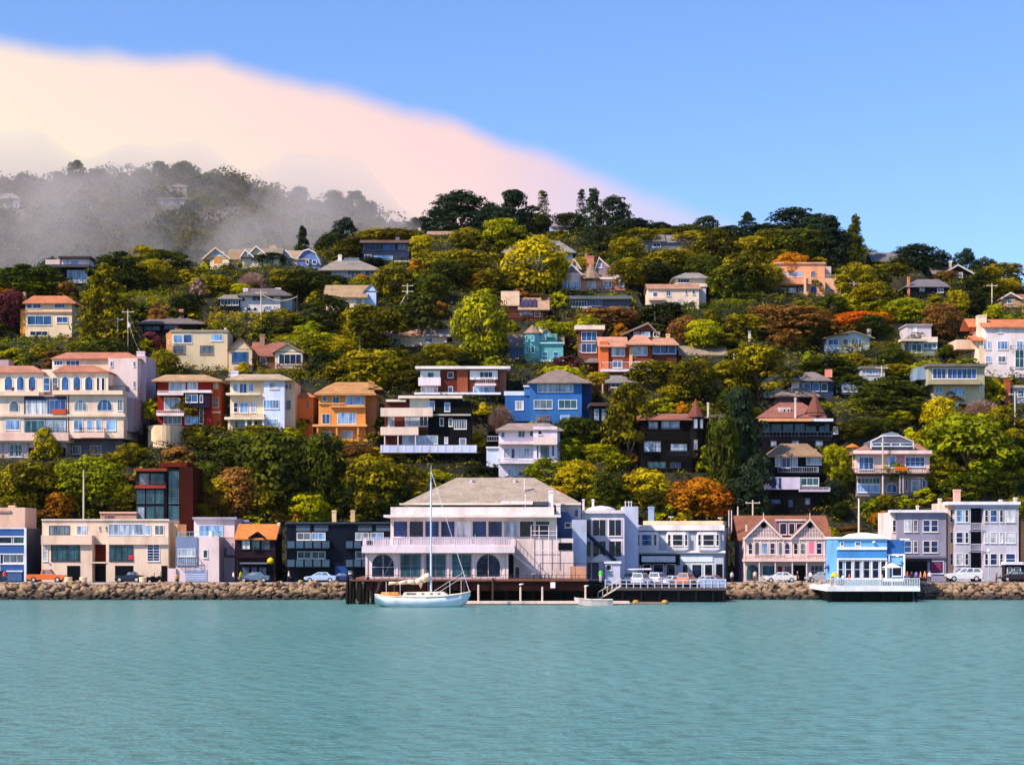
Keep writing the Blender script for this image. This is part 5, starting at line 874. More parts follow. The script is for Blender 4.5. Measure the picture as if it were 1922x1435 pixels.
def far(X, Y):
    X = np.asarray(X, float); Y = np.asarray(Y, float); p = CX + X / Y * F; top = CH + (HZ - np.interp(p, [a for a, _ in FR], [b for _, b in FR])) / F * 1500
    t = np.clip((Y - FY0) / (1500 - FY0), 0, 1); b = np.clip((Y - 1500) / 500, 0, 1)
    return (top - 60) * (t ** .8) + 60 * np.minimum(t * 3, 1) - b * 80 + 6 * np.sin(X * .02) * np.sin(Y * .017) * (1 - t) * t * 4
PLANTS = []
def plant(px, top, bot, wd, k, c, Y=None, auto=False):
    Y = Y or hitY(px, bot); kmm = Y / F; g = float(terr(WX(px, Y), Y)) if Y < 1000 else float(far(WX(px, Y), Y)); z0 = min(WZ(bot, Y), g)
    W_ = wd * kmm; H_ = (WZ(top, Y) - z0); dpt = W_ if k not in 'Hh' else max(1.6, min(W_ * .35, 3.5))
    cm, tm = proto(k, int(rng.integers(0, 3))); nm, kd, cat = KN[k]
    root = empty(nm, (WX(px, Y), Y + (dpt * .3 if not auto else 0), z0), 0 if k in 'Hh' else float(rng.uniform(0, 6.28)))
    o = bpy.data.objects.new('crown' if cm and k not in 'rHhB' else 'foliage', cm); col.objects.link(o); o.parent = root; o.scale = (W_ * 1.18, dpt * 1.15, H_ * 1.06)
    o.material_slots[0].link = 'OBJECT'; o.material_slots[0].material = M('leaf_' + c)
    if tm:
        t = bpy.data.objects.new('trunk', tm); col.objects.link(t); t.parent = root; t.scale = (min(W_, H_) * .9, min(W_, H_) * .9, H_)
    PLANTS.append([root, px, top, bot, wd, k, c, Y])
T_ = '''
865 349 440 122 S bl;820 385 440 67 R bl;962 358 475 88 V bl;925 380 450 67 R bl;1020 358 430 40 N dk;1092 356 420 30 N bl;1115 358 472 62 C bl;1152 362 435 66 S bl;1000 395 440 67 R dk;1070 395 440 67 R dk;1190 405 450 78 R bl;1240 425 455 78 R ol;1290 415 460 90 R dk;1370 420 455 70 S bl;1440 414 460 80 S bl;1540 395 470 80 S bl;1590 430 500 67 R bl;1700 465 510 78 R dk;1770 470 515 60 S bl;1850 480 520 67 R bl;620 430 470 67 R dk;710 425 460 90 R ol;500 470 500 67 R dk;250 480 520 90 R dk;90 480 520 67 R dk;1242 414 448 49 R dk;1328 402 436 54 S bl;1405 398 452 56 C bl;1490 382 450 105 S bl;1562 408 505 64 V bl;1607 404 505 50 C dk;1510 424 505 134 R dk;1350 424 520 101 R ol;1728 452 505 100 S bl;1816 464 515 54 S bl;1892 490 540 87 R ol;1200 424 470 78 R ol;1262 462 522 123 R ol;645 405 446 56 S bl;566 429 478 50 C dk;670 440 495 105 S ol;745 424 462 123 R ol;790 436 490 52 R ye;876 424 470 67 R ol;925 424 480 55 r ol;1050 412 450 60 r ol;1180 408 450 50 S dk;1300 430 470 78 R ol;1420 440 500 90 R ol;1680 476 520 67 R ol;1780 490 530 56 R br;212 469 560 110 S dk;305 464 520 110 S dk;186 500 668 140 C ol;52 488 560 123 R gr;10 500 560 67 R gr;12 540 628 69 R mg;265 544 602 95 H yg;345 503 535 58 r ye;372 520 560 40 r pk;405 512 560 67 R ol;470 499 548 66 B pk;556 498 565 123 R dk;626 494 545 65 R dk;678 512 538 42 r or;738 494 572 83 R ol;800 515 570 70 r ol;120 520 560 50 r br;350 565 600 60 r ye;300 560 610 46 r br;380 478 510 50 r yg;612 548 628 105 S dk;692 562 668 118 R ol;440 584 625 90 h ye;522 578 628 90 R ol;500 600 640 70 r dk;585 600 640 60 r gr;592 626 662 150 H yg;640 655 705 101 R dk;690 650 740 134 R ol;800 655 720 78 R ol;788 540 650 105 U dk;904 541 690 108 R yg;742 560 640 60 r ol;768 500 545 46 r yg;862 462 540 151 R ol;1008 438 560 125 R ye;935 500 565 101 R ol;898 510 545 70 r or;985 535 575 90 r br;1050 540 580 44 r yg;1160 478 520 49 R gr;1190 500 540 60 r ye;1105 548 560 130 h yg;820 560 600 50 r or;845 500 540 40 R ye;1140 572 625 134 R br;1105 590 660 56 R yg;1250 562 620 101 R dk;1362 498 565 65 R gr;1392 500 570 44 V dk;1300 512 545 50 r ol;1345 566 625 120 H gr;1290 590 650 67 R br;1510 566 662 150 U br;1400 585 640 90 R ol;1475 552 580 130 h dk;1618 580 628 112 R rd;1572 590 625 40 r rd;1770 566 645 85 R br;1700 555 610 85 R gr;1660 540 590 78 R ol;1870 562 605 66 r yg;1830 540 600 67 R dk;1880 520 560 67 R ol;1600 545 590 60 r yg;1740 590 630 56 R dk;1350 610 650 67 R dk;1432 636 775 150 U ol;1556 662 715 100 S dk;1640 640 672 110 H ol;1682 704 780 135 S dk;1184 710 890 105 U ol;1300 665 762 90 R ol;1235 672 735 123 R ol;1124 694 730 47 R ye;1010 682 702 110 H ol;940 748 812 60 B pk;875 744 780 60 r ol;1095 778 850 112 R gr;1830 772 938 185 R gr;1835 770 850 120 R yg;1770 742 830 67 R ye;1850 735 800 90 B pk;1574 832 910 63 R yg;1342 830 895 81 R yg;1392 742 960 90 V bl;1395 890 985 90 R bl;1360 770 965 74 R dk;1425 850 985 67 R bl;1380 720 800 67 R dk;1060 660 700 60 r mg;930 640 665 40 r yg;1330 760 790 70 h ol;1380 700 760 67 R ol;1580 752 785 80 h yg;1730 660 685 60 h yg;1700 755 800 90 R dk;1870 700 760 60 r ye;1440 770 800 60 r yg;1345 700 760 50 B pk;1820 665 700 70 r gr;1160 840 880 60 r yg;1130 850 880 50 h yg;1140 880 968 69 R dk;1212 878 965 101 R ye;1308 893 985 134 R or;1345 910 985 67 R rd;1375 895 950 45 R yg;1250 932 980 60 r yg;1088 862 945 85 R ye;1030 858 925 85 R gr;1180 890 930 50 r or;1280 945 985 60 r ye;520 800 985 168 R dk;600 806 985 101 R dk;430 812 905 146 R dk;450 870 985 101 R br;560 950 990 60 r or;610 935 985 60 r yg;150 852 980 146 R gr;50 862 980 123 R ol;350 738 805 62 U ol;282 740 790 36 r yg;305 654 710 52 R ol;455 678 706 40 r ye;520 690 715 70 h ye;20 650 690 70 r yg;100 655 680 60 r br;280 620 660 60 r mg;330 610 645 40 r or;240 640 670 60 r dk;215 840 880 60 r ol;330 835 880 80 r br;700 850 985 123 R ol;760 870 960 101 R ol;660 900 985 90 R dk;820 880 930 90 r yg;640 850 900 70 r ol;720 830 870 80 r ye;860 890 930 70 r gr;900 870 900 60 r dk;560 690 716 130 h ol;560 770 810 40 r yg;760 800 850 30 r ol;630 826 838 90 h ye;1640 928 975 48 r gr;1664 925 960 34 R ol;1740 914 950 54 r yg;1700 925 955 50 r gr;1652 972 1000 34 R gr;1560 985 1045 34 R yg;1880 880 940 90 R dk;1895 820 880 60 B pk;1900 700 740 50 r ol;230 905 975 45 R yg;370 790 820 60 r ol;240 890 930 50 r br;1600 985 1005 70 r br;1500 790 800 20 r gr;1000 790 800 30 r yg;1775 935 960 56 R dk;250 960 990 50 r ol;20 930 985 67 R yg;110 920 985 67 R or;40 632 665 120 h gr;170 625 670 60 r yg;60 520 558 112 R gr;250 500 545 67 R ol;330 490 520 60 r ol;430 505 520 60 h gr;500 500 515 90 h gr;590 545 580 40 r ol;700 470 500 67 R dk;820 470 510 90 R ol;780 480 510 30 r or;1130 425 470 50 r ol;1090 480 530 56 R ol;1180 440 490 67 R ol;1230 490 540 101 R dk;1320 470 540 67 R dk;1400 470 560 101 R ol;1440 490 550 67 R ol;1480 450 500 101 R ol;1560 500 545 67 R dk;1610 490 560 78 R ol;1640 500 550 78 R dk;1650 560 600 80 r yg;1760 540 575 60 r ol;1800 540 600 45 R ol;1850 510 560 67 R dk;1900 590 610 60 r gr;1380 560 590 80 h gr;1430 548 566 80 h yg;1560 610 640 56 R dk;1480 620 660 67 R br;1430 610 640 67 R dk;1340 620 660 101 R ol;1230 600 625 60 r dk;1060 600 640 56 R yg;830 640 700 90 R ol;870 660 700 67 R dk;760 690 740 67 R ol;740 650 700 67 R ol;680 700 740 78 R ol;650 690 720 60 r dk;690 740 770 45 R dk;600 670 710 60 r dk;430 640 660 40 r dk;480 620 640 50 r gr;400 600 622 70 h ol;560 610 632 90 R gr;1120 830 870 78 R yg;1150 790 840 56 R ol;1065 820 880 67 R gr;1240 740 780 60 r yg;1190 690 730 60 r dk;1270 720 760 67 R ol;1350 720 770 67 R dk;1400 760 790 67 R yg;1590 880 920 56 R dk;1560 900 960 56 R bl;1590 790 830 78 R ol;1640 780 830 101 R dk;1750 800 860 67 R ol;1770 860 930 78 R ol;1720 720 760 67 R dk;1860 660 690 50 r gr;1880 760 830 67 R ol;1790 720 760 40 r br;1600 700 740 67 R dk;1690 680 710 67 R ol;1680 650 690 67 R dk;1780 640 670 50 r gr;1600 660 690 56 R ol;1350 880 920 67 R bl;1420 930 985 67 R bl;1575 940 985 45 R dk;1050 910 950 56 R ye;1120 940 975 50 r ye;1170 950 985 50 r gr;1390 960 990 40 r ol;1230 960 985 50 r gr;80 800 870 60 r ol;10 900 950 67 R ol;90 870 930 78 R ol;200 880 960 78 R gr;180 920 985 90 R dk;60 950 990 90 R br;240 830 880 56 R ol;260 870 900 30 r yg;380 860 960 67 R dk;400 900 985 67 R br;500 900 985 101 R ol;560 900 985 78 R dk;650 860 930 90 R br;690 920 985 90 R ol;740 920 980 101 R dk;800 900 950 78 R ol;470 960 990 60 r yg;620 870 900 60 r ye;540 800 830 60 r yg;480 795 830 90 R ol;380 815 850 78 R ol'''
for t in T_.replace('\n', ';').split(';'):
    q = t.split()
    if len(q) == 6: plant(float(q[0]), float(q[1]), float(q[2]), float(q[3]), q[4], q[5])
# ---- smaller planting that closes the gaps, kept clear of the fronts of houses
for p in list(PLANTS):      # trim a crown that would stand over a house front it does not cover in the photo
    for x0, x1, y0, y1, HY in KEEP:
        ov = min(x1, p[1] + p[4] * .5) - max(x0, p[1] - p[4] * .5); oy = min(y1, p[3]) - max(y0, p[2])
        if p[7] < HY - .5 and ov > 0 and oy > 0 and ov * oy > .32 * (x1 - x0) * (y1 - y0) and (p[5] not in 'UV') and p[4] < 95 and 800 > HY: p.append(1)
    if len(p) > 8:
        for ch in p[0].children: ch.scale = (ch.scale[0] * .78, ch.scale[1] * .78, ch.scale[2] * .66)
nhand = len(PLANTS); rr_ = random.Random(5); made = 0; tries = 0; spots = []
while made < 385 and tries < 30000:
    tries += 1; px = rr_.uniform(-80, 2000); py = rr_.uniform(470, 1000); Y = hitY(px, py)
    if Y > 424 or py < 500 - (abs(px - 1100) < 400) * 60: continue
    big = rr_.random() < .45; wd = rr_.uniform(40, 88) if big else rr_.uniform(22, 44); ht = wd * rr_.uniform(.6, .85)
    bad = any(x0 - wd * .6 < px < x1 + wd * .6 and py > y0 and py - ht < y1 - 4 and Y < HY + 1.5 for x0, x1, y0, y1, HY in KEEP)
    if bad or any(abs(px - a) < 13 and abs(py - b) < 9 for a, b in spots): continue
    if any(abs(px - p[1]) < p[4] * .33 and p[2] < py < p[3] and Y < p[7] and p[6] in ('ye', 'or', 'rd', 'pk', 'yg') for p in PLANTS[:nhand]): continue
    r_ = rr_.random(); c = 'ol' if r_ < .30 else 'gr' if r_ < .43 else 'dk' if r_ < .67 else 'yg' if r_ < .83 else 'ye' if r_ < .91 else 'br' if r_ < .97 else 'or'
    plant(px, py - ht, py + 2, wd, 'R' if big else 'r', c, Y, auto=True); spots.append((px, py)); made += 1
# ================================================================ near terrain, with level ledges cut for the houses
def carve(X, Y, Z, mg=1.2, drop=.15):
    for ox, oy, yaw, a, b, d0, d1, z in FOOT:
        c, s = math.cos(yaw), math.sin(yaw); lx = (X - ox) * c + (Y - oy) * s; ly = -(X - ox) * s + (Y - oy) * c
        ins = (lx > a - mg) & (lx < b + mg) & (ly > min(d0, 0) - .3) & (ly < d1 + mg + 1); Z = np.where(ins, np.minimum(Z, z - drop), Z)
    return Z
xs = np.arange(-205, 206, 1.6); ys = np.concatenate([np.arange(250, 440, 1.5), np.arange(440, 600, 6)])
GX, GY = np.meshgrid(xs, ys); GZ = carve(GX, GY, terr(GX, GY)); GZ[GY < 257] = 2.0
n0, n1 = len(xs), len(ys); idx = np.arange(n0 * n1).reshape(n1, n0)
Fq = np.stack([idx[:-1, :-1], idx[:-1, 1:], idx[1:, 1:], idx[1:, :-1]], -1).reshape(-1, 4)
def ground_mat(k, cols, sc=.25):
    m, N, L, bs = newmat(k); f = noise(N, L, sc, 8); L.new(ramp(N, L, f, cols), bs.inputs['Base Color']); bs.inputs['Roughness'].default_value = .95
    bump(N, L, bs, noise(N, L, 2.5, 6), .7, .3); return m
MC['hillmat'] = ground_mat('hillside_soil', [(.32, (.004, .005, .001)), (.48, (.010, .010, .002)), (.62, (.028, .022, .004)), (.78, (.07, .045, .010))])
me = npmesh('hillside', np.stack([GX, GY, GZ], -1).reshape(-1, 3), Fq, [MC['hillmat']], True); o = bpy.data.objects.new('hillside', me); col.objects.link(o); tag(o, kind='structure')
# low undergrowth nobody could count
def under(name, n, colk, seed, zmax=600, big=1.0):
    rg = np.random.default_rng(seed); n = int(n * 1.2); X = rg.uniform(-190, 190, n); Y = 257 + rg.uniform(0, 1, n) ** 1.15 * 172; ok = np.abs(X) < Y * .43; X, Y = X[ok], Y[ok]; Z = terr(X, Y); Zc = carve(X, Y, Z, .6); ok = np.abs(Z - Zc) < .01; X, Y, Z = X[ok], Y[ok], Z[ok]
    s = rg.uniform(.5, 1.7, len(X)) * big; nl = 26; C = np.stack([X, Y, Z + s * .2], -1).repeat(nl, 0); S = s.repeat(nl)[:, None]
    u = rg.normal(size=(len(C), 3)); u /= np.linalg.norm(u, axis=1, keepdims=True); u[:, 2] = np.abs(u[:, 2]); nn = u + rg.normal(size=u.shape) * .5; nn /= np.linalg.norm(nn, axis=1, keepdims=True)
    V, Fq = leafquads(C + u * S * [1, 1, .8], nn, .2, rg); me = npmesh(name, V, Fq, ['leaf_' + colk]); o = bpy.data.objects.new(name, me); col.objects.link(o)
    tag(o, {'ol': 'low olive scrub covering the hillside between the houses', 'dk': 'dark undergrowth shading the gaps between the houses', 'yg': 'patches of bright yellow-green ground cover on the slope'}[colk], 'undergrowth', kind='stuff')
under('olive_undergrowth', 9000, 'ol', 1); under('dark_undergrowth', 15000, 'dk', 2); under('bright_undergrowth', 2000, 'yg', 3, big=.9)  # dark leaves put the shade of the gaps into their colour
# ================================================================ far hill, its wood and its few houses
xs = np.arange(-620, 420, 14.); ys = np.arange(FY0, 2000, 14.); GX, GY = np.meshgrid(xs, ys); GZ = far(GX, GY); n0, n1 = len(xs), len(ys); idx = np.arange(n0 * n1).reshape(n1, n0)
Fq = np.stack([idx[:-1, :-1], idx[:-1, 1:], idx[1:, 1:], idx[1:, :-1]], -1).reshape(-1, 4)
MC['farmat'] = ground_mat('far_hill_soil', [(.35, (.04, .04, .02)), (.55, (.10, .085, .035)), (.7, (.2, .14, .07))], .02)
me = npmesh('far_hill', np.stack([GX, GY, GZ], -1).reshape(-1, 3), Fq, [MC['farmat']], True); o = bpy.data.objects.new('far_hill', me); col.objects.link(o); tag(o, kind='structure')
rg = np.random.default_rng(21); n = 5200; X = rg.uniform(-520, 60, n); Y = rg.uniform(1170, 1515, n); Z = far(X, Y); keep = np.ones(n, bool)
for fx, fy, fw in ((8, 390, 56), (310, 324, 26), (334, 360, 34), (322, 386, 54), (405, 406, 50)):
    pX = CX + X / Y * F; pT = HZ - (Z + 9 - CH) / Y * F; pB = HZ - (Z - CH) / Y * F
    keep &= ~((np.abs(pX - fx) < fw * .55 + 8) & (pB > fy - 2) & (pT < fy - 3))
X, Y, Z = X[keep], Y[keep], Z[keep]; n = len(X)
s = rg.uniform(2.5, 8, n) * rg.choice([1, 1, 1.7], n); nl = 56
C = np.stack([X, Y, Z + s * .45], -1).repeat(nl, 0); S = s.repeat(nl)[:, None]; u = rg.normal(size=(n * nl, 3)); u /= np.linalg.norm(u, axis=1, keepdims=True); u[:, 2] = np.abs(u[:, 2])
nn = u + rg.normal(size=u.shape) * .25; nn /= np.linalg.norm(nn, axis=1, keepdims=True); V, Fq = leafquads(C + u * S * [1, 1, .95] * rg.uniform(.8, 1.05, (n * nl, 1)), nn, 1.7, rg)
half = len(Fq) // 2 // nl * nl
for nm, sl_, ck, lb in (('far_wood', slice(0, half), 'dk', 'misty dark wood covering the far hill'), ('far_scrub', slice(half, None), 'ol', 'misty olive scrub covering the far hill')):
    ff = Fq[sl_]; vv = V[ff.min():ff.max() + 1]; me = npmesh(nm, vv, ff - ff.min(), ['leaf_' + ck]); o = bpy.data.objects.new(nm, me); col.objects.link(o); tag(o, lb, 'woodland', kind='stuff')
FT = [(42, 322, 352, 34, 'R'), (108, 318, 345, 26, 'R'), (140, 298, 345, 38, 'S'), (180, 314, 345, 46, 'R'), (298, 299, 332, 30, 'R'), (340, 299, 335, 46, 'R'), (265, 316, 345, 36, 'R'), (230, 322, 348, 30, 'R'), (625, 354, 402, 46, 'R'), (665, 352, 412, 44, 'S'), (692, 372, 425, 34, 'R'), (450, 340, 362, 34, 'R'), (500, 352, 378, 36, 'R'), (560, 346, 392, 34, 'R'), (590, 372, 400, 28, 'R'), (15, 336, 356, 40, 'R'), (390, 322, 345, 34, 'R'), (785, 402, 450, 44, 'R')]
for px, a, b, wd, k in FT: plant(px, a, b + 8, wd, k, 'dk', 1480.)
def farY(px, py):
    Y = np.arange(1155, 1500, 2.); k = np.nonzero(far((px - CX) / F * Y, Y) >= CH + (HZ - py) / F * Y)[0]; return float(Y[k[0]]) if len(k) else 1490.
def farhouse(px, y0, y1, wd, Y, label, nick, wall, roof, nm='house'):
    h = House(nm, label, nick, px, y1, Y=farY(px, y1)); h.base = False; h.B(px - wd / 2, px + wd / 2, y0 + (y1 - y0) * .35, y1, wall, 0, 12, 'wall', 6); h.hip(px - wd / 2 - 2, px + wd / 2 + 2, y0 + (y1 - y0) * .35, y0, roof, -1, 13, px - wd * .25, px + wd * .25, .5)
    h.W(px - wd * .3, px - wd * .05, y0 + (y1 - y0) * .5, y1 - 1.5, 2, 1, 'gG'); h.W(px + wd * .05, px + wd * .3, y0 + (y1 - y0) * .5, y1 - 1.5, 2, 1, 'gG'); h.done(False, False)
farhouse(8, 362, 390, 56, 1330., 'wide pale grey house in the mist at the far left of the distant hill', 'misty pale house', '#b0b0c0', 'r#c8c4d0')
farhouse(310, 312, 324, 26, 1440., 'white house between two treetops on the crest of the misty far hill', 'misty crest house', '#b8b0bc', 'r#c8c4c8')
farhouse(334, 345, 360, 34, 1380., 'pinkish house high on the misty far hill below the crest house', 'misty pink house', '#b09898', 'r#a89090')
farhouse(322, 366, 386, 54, 1310., 'broad mauve house with white frames mid slope on the misty far hill', 'misty mauve house', '#988498', 'r#a08c98')
farhouse(405, 395, 406, 50, 1280., 'long tan-roofed house low on the misty far hill', 'misty tan house', '#b0a0a0', 'r#d0b098')
# ================================================================ water, quay, street
m, N, L, bs = newmat('bay_water')
f = noise(N, L, .015, 4, stretch=(1, .5, 1)); f2 = noise(N, L, 1.1, 6, stretch=(.7, 1.2, 1))
c = ramp(N, L, f, [(.33, (.078, .215, .205)), (.67, (.135, .285, .275))]); c2 = ramp(N, L, f2, [(.36, (.62, .60, .52)), (.5, (1, 1, 1)), (.66, (1.08, 1.12, 1.18))])  # ripple light and shade put into the colour: dark troughs, pale flecks
mx = N.new('ShaderNodeMix'); mx.data_type = 'RGBA'; mx.blend_type = 'MULTIPLY'; mx.inputs[0].default_value = .75; L.new(c, mx.inputs[6]); L.new(c2, mx.inputs[7]); L.new(mx.outputs[2], bs.inputs['Base Color'])
bs.inputs['Roughness'].default_value = .26; bs.inputs['IOR'].default_value = 1.33; bs.inputs['Specular IOR Level'].default_value = .22
n1_ = noise(N, L, 1.0, 7, stretch=(.75, 1.3, 1)); n2_ = noise(N, L, 3.2, 4)
ad = N.new('ShaderNodeMath'); ad.operation = 'MULTIPLY_ADD'; L.new(n2_, ad.inputs[0]); ad.inputs[1].default_value = .4; L.new(n1_, ad.inputs[2])
bump(N, L, bs, ad.outputs[0], 1.0, .34)
MC['bay_water'] = m
o = MB().add([(-6000, -400, 0), (6000, -400, 0), (6000, 9000, 0), (-6000, 9000, 0)], [(0, 1, 2, 3)]).build('water', 'bay_water'); tag(o, kind='structure')
MC['asphalt'] = ground_mat('asphalt', [(.3, (.035, .035, .04)), (.7, (.07, .066, .065))], .6)
MC['concrete'] = ground_mat('concrete', [(.3, (.42, .32, .26)), (.7, (.62, .48, .40))], .8)
MC['embankment'] = ground_mat('embankment', [(.3, (.03, .022, .015)), (.7, (.12, .09, .06))], .8)
tag(MB().box(-220, 220, 238.3, 252, -2, 2.0).build('road', 'asphalt'), kind='structure')
for a, b in ((-220, WX(655, 237)), (WX(1366, 237), 220)): tag(MB().box(a, b, 236.2, 238.3, -2, 2.12).build('promenade', 'concrete'), kind='structure')
tag(MB().box(WX(655, 237), WX(1366, 237), 237.4, 238.3, -2, 2.0).build('quay_face', 'embankment'), kind='structure')
tag(MB().prism([(236.2, 1.9), (229.6, -.6), (229.6, -2), (236.2, -2)], -220, WX(656, 236), 'x').build('embankment', 'embankment'), kind='structure')
tag(MB().prism([(236.2, 1.9), (229.6, -.6), (229.6, -2), (236.2, -2)], WX(1366, 236), 220, 'x').build('embankment', 'embankment'), kind='structure')
# ---- riprap
def rockmesh(seed):
    rg = np.random.default_rng(seed); import bmesh
    bm = bmesh.new(); bmesh.ops.create_icosphere(bm, subdivisions=2, radius=1); d = rg.normal(size=(9, 3)); d /= np.linalg.norm(d, axis=1, keepdims=True); off = rg.uniform(.55, .85, 9)
    for v in bm.verts:
        p = np.array(v.co)
        for k in range(9):
            t = p @ d[k]
            if t > off[k]: p = p - d[k] * (t - off[k])
        v.co = p * (1, .85, .8) + rg.normal(size=3) * .02
    me = bpy.data.meshes.new('rock'); bm.to_mesh(me); bm.free(); return me
def rockmat():
    m, N, L, bs = newmat('boulder'); oi = N.new('ShaderNodeObjectInfo'); g = N.new('ShaderNodeNewGeometry'); sz = N.new('ShaderNodeSeparateXYZ'); L.new(g.outputs['Position'], sz.inputs[0])
    f = noise(N, L, 1.1, 4, 'Object'); tc = N.new('ShaderNodeNewGeometry'); nz = N.new('ShaderNodeTexNoise'); nz.inputs['Scale'].default_value = .8; L.new(tc.outputs['Position'], nz.inputs['Vector'])
    c = ramp(N, L, nz.outputs[0], [(.3, (.06, .035, .02)), (.42, (.20, .115, .06)), (.56, (.38, .235, .13)), (.66, (.16, .115, .08)), (.75, (.30, .22, .15))])
    mr = N.new('ShaderNodeMapRange'); mr.inputs[1].default_value = .45; mr.inputs[2].default_value = 1.25; mr.inputs[3].default_value = .10; mr.inputs[4].default_value = 1
    ns = N.new('ShaderNodeMath'); ns.operation = 'MULTIPLY_ADD'; L.new(f, ns.inputs[0]); ns.inputs[1].default_value = 1.0; a2 = N.new('ShaderNodeMath'); a2.operation = 'ADD'; a2.inputs[1].default_value = -.5; L.new(sz.outputs[2], a2.inputs[0]); L.new(a2.outputs[0], ns.inputs[2]); L.new(ns.outputs[0], mr.inputs[0])
    mx = N.new('ShaderNodeMix'); mx.data_type = 'RGBA'; mx.blend_type = 'MULTIPLY'; mx.inputs[0].default_value = 1; L.new(c, mx.inputs[6]); L.new(mr.outputs[0], mx.inputs[7]); L.new(mx.outputs[2], bs.inputs['Base Color'])
    bs.inputs['Roughness'].default_value = .85; bump(N, L, bs, noise(N, L, 5, 4), .5, .1); return m
MC['boulder'] = rockmat(); RM = [rockmesh(50 + i) for i in range(6)]
for me in RM: me.materials.append(MC['boulder'])
rg = random.Random(9); allr = []
for a, b in ((-90, 652), (1368, 1556), (1728, 2010)):
    for row in range(7):
        t = row / 6; Yr = 235.9 - 6.2 * t; x = WX(a, Yr)
        while x < WX(b, Yr): s = rg.choice([rg.uniform(.24, .45), rg.uniform(.4, .72)]); allr.append((s, x, Yr + rg.uniform(-.4, .4), 1.85 - 2.05 * t + rg.uniform(-.15, .2))); x += s * rg.uniform(1.35, 1.9)
    for k in range(int((b - a) * .22)):
        t = rg.random(); Yr = 235.5 - 6 * t; allr.append((rg.uniform(.6, .95), rg.uniform(WX(a, Yr), WX(b, Yr)), Yr, 1.95 - 2.1 * t))
allr.sort(reverse=True); bigr, small = allr[:290], allr[290:]
for s, x, y, z in bigr:
    o = bpy.data.objects.new('rock', rg.choice(RM)); col.objects.link(o); o.location = (x, y, z); o.scale = (s * rg.uniform(.9, 1.3), s, s * rg.uniform(.75, 1)); o.rotation_euler = (rg.uniform(-.5, .5), rg.uniform(-.5, .5), rg.uniform(0, 6.3))
    tag(o, 'large tan boulder in the rock bank along the waterline', 'rock', 'large boulders of the rock bank')
Vs = []; Fs = []; base = 0; rd = []
for me in RM:
    v = np.empty(len(me.vertices) * 3); me.vertices.foreach_get('co', v); rd.append((v.reshape(-1, 3), np.array([p.vertices[:] for p in me.polygons])))
for s, x, y, z in small:
    v, f = rg.choice(rd); a = rg.uniform(0, 6.3); b = rg.uniform(-.5, .5); Rz = np.array([[math.cos(a), -math.sin(a), 0], [math.sin(a), math.cos(a), 0], [0, 0, 1]]); Rx = np.array([[1, 0, 0], [0, math.cos(b), -math.sin(b)], [0, math.sin(b), math.cos(b)]])
    Vs.append((v * s * [1.15, 1, .85]) @ (Rx @ Rz).T + [x, y, z]); Fs.append(f + base); base += len(v)
me = npmesh('riprap', np.concatenate(Vs), np.concatenate(Fs), [MC['boulder']]); o = bpy.data.objects.new('riprap', me); col.objects.link(o); tag(o, 'smaller rocks filling the rock bank along the waterline', 'riprap', kind='stuff')
# ================================================================ piers, piles and floats
def thing(name, label, cat, loc, rz=0, group=None): return tag(empty(name, loc, rz), label, cat, group)
p = thing('pier', 'dark timber pier with red-brown skirting boards under the big white clubhouse', 'pier', (WX(880, 217), 217, 0))
def lx(px, Y=217): return WX(px, Y) - p.location.x
MB().box(lx(655), lx(1104), -1.6, 20.5, WZ(1090, 215.4), WZ(1087, 215.4)).build('deck', '#6a4638', p); m = MB(); 
MB().box(lx(690), lx(1100), -1.3, -1.1, WZ(1108, 215.6), WZ(1090, 215.6) - .002).build('skirting', 's#3c1812', p)
m = MB()
for i in range(21): x = lx(700) + i * (lx(1096) - lx(700)) / 20; m.box(x - .09, x + .09, -1.42, -1.301, WZ(1107, 215.6), WZ(1090, 215.6) - .004)
m.build('skirting_batten', 's#3a1410', p)
for px in (662, 676, 690, 720, 760, 800, 850, 900, 950, 1000, 1050, 1098): MB().tube((lx(px), -.3, -2), (lx(px), -.3, WZ(1090, 216.7)), .22, .2, 8).tube((lx(px), 8, -2), (lx(px), 8, 3), .22, .2, 8).build('pile', '#2a1f1c', p)
MB().box(lx(690), lx(1100), 5, 5.2, -1, WZ(1105, 222)).build('back_shade_panel', 's#14100f', p)  # near-black panel painted as the shaded void below the deck
for i, px in enumerate((898, 977, 1018, 1019 + 80)):
    Yp = 213.5; zt = WZ((1098, 1102, 1102, 1100)[i], Yp); q = MB().tube((WX(px, Yp), Yp, -2), (WX(px, Yp), Yp, zt), .13, .12, 8).tube((WX(px, Yp), Yp, zt), (WX(px, Yp), Yp, zt + .12), .14, .02, 8).build('mooring_pile', '#b8a8a4'); tag(q, ['slim white-topped mooring pile just right of the sailboat bow', 'slim mooring pile under the clubhouse corner', 'slim mooring pile next after the clubhouse corner', 'slim mooring pile near the dinghy'][i], 'mooring pile')
for i, (px, yt) in enumerate(((652, 1068), (658, 1082), (664, 1060), (676, 1082), (682, 1090), (690, 1070), (699, 1098), (704, 1094))):
    Yp = 214 + (i % 3); q = MB().tube((WX(px, Yp), Yp, -2), (WX(px, Yp) + .05, Yp, WZ(yt + 12, Yp)), .24, .2, 9).build('pier_post', '#2b2320'); tag(q, 'weathered black timber pile in the cluster at the stern of the white sailboat', 'pile', 'black piles at the left end of the pier')
f_ = thing('floating_dock', 'long low floating dock with a pale edge behind the white sailboat', 'dock', (WX(1030, 213), 213, 0)); a = WX(868, 212) - f_.location.x; b = WX(1182, 212) - f_.location.x
MB().box(a, b, -1, 1, .12, .42).build('deck', '#c4b0ac', f_); MB().box(a + .05, b - .05, -.95, .95, -.4, .119).build('float', 's#14100f', f_)
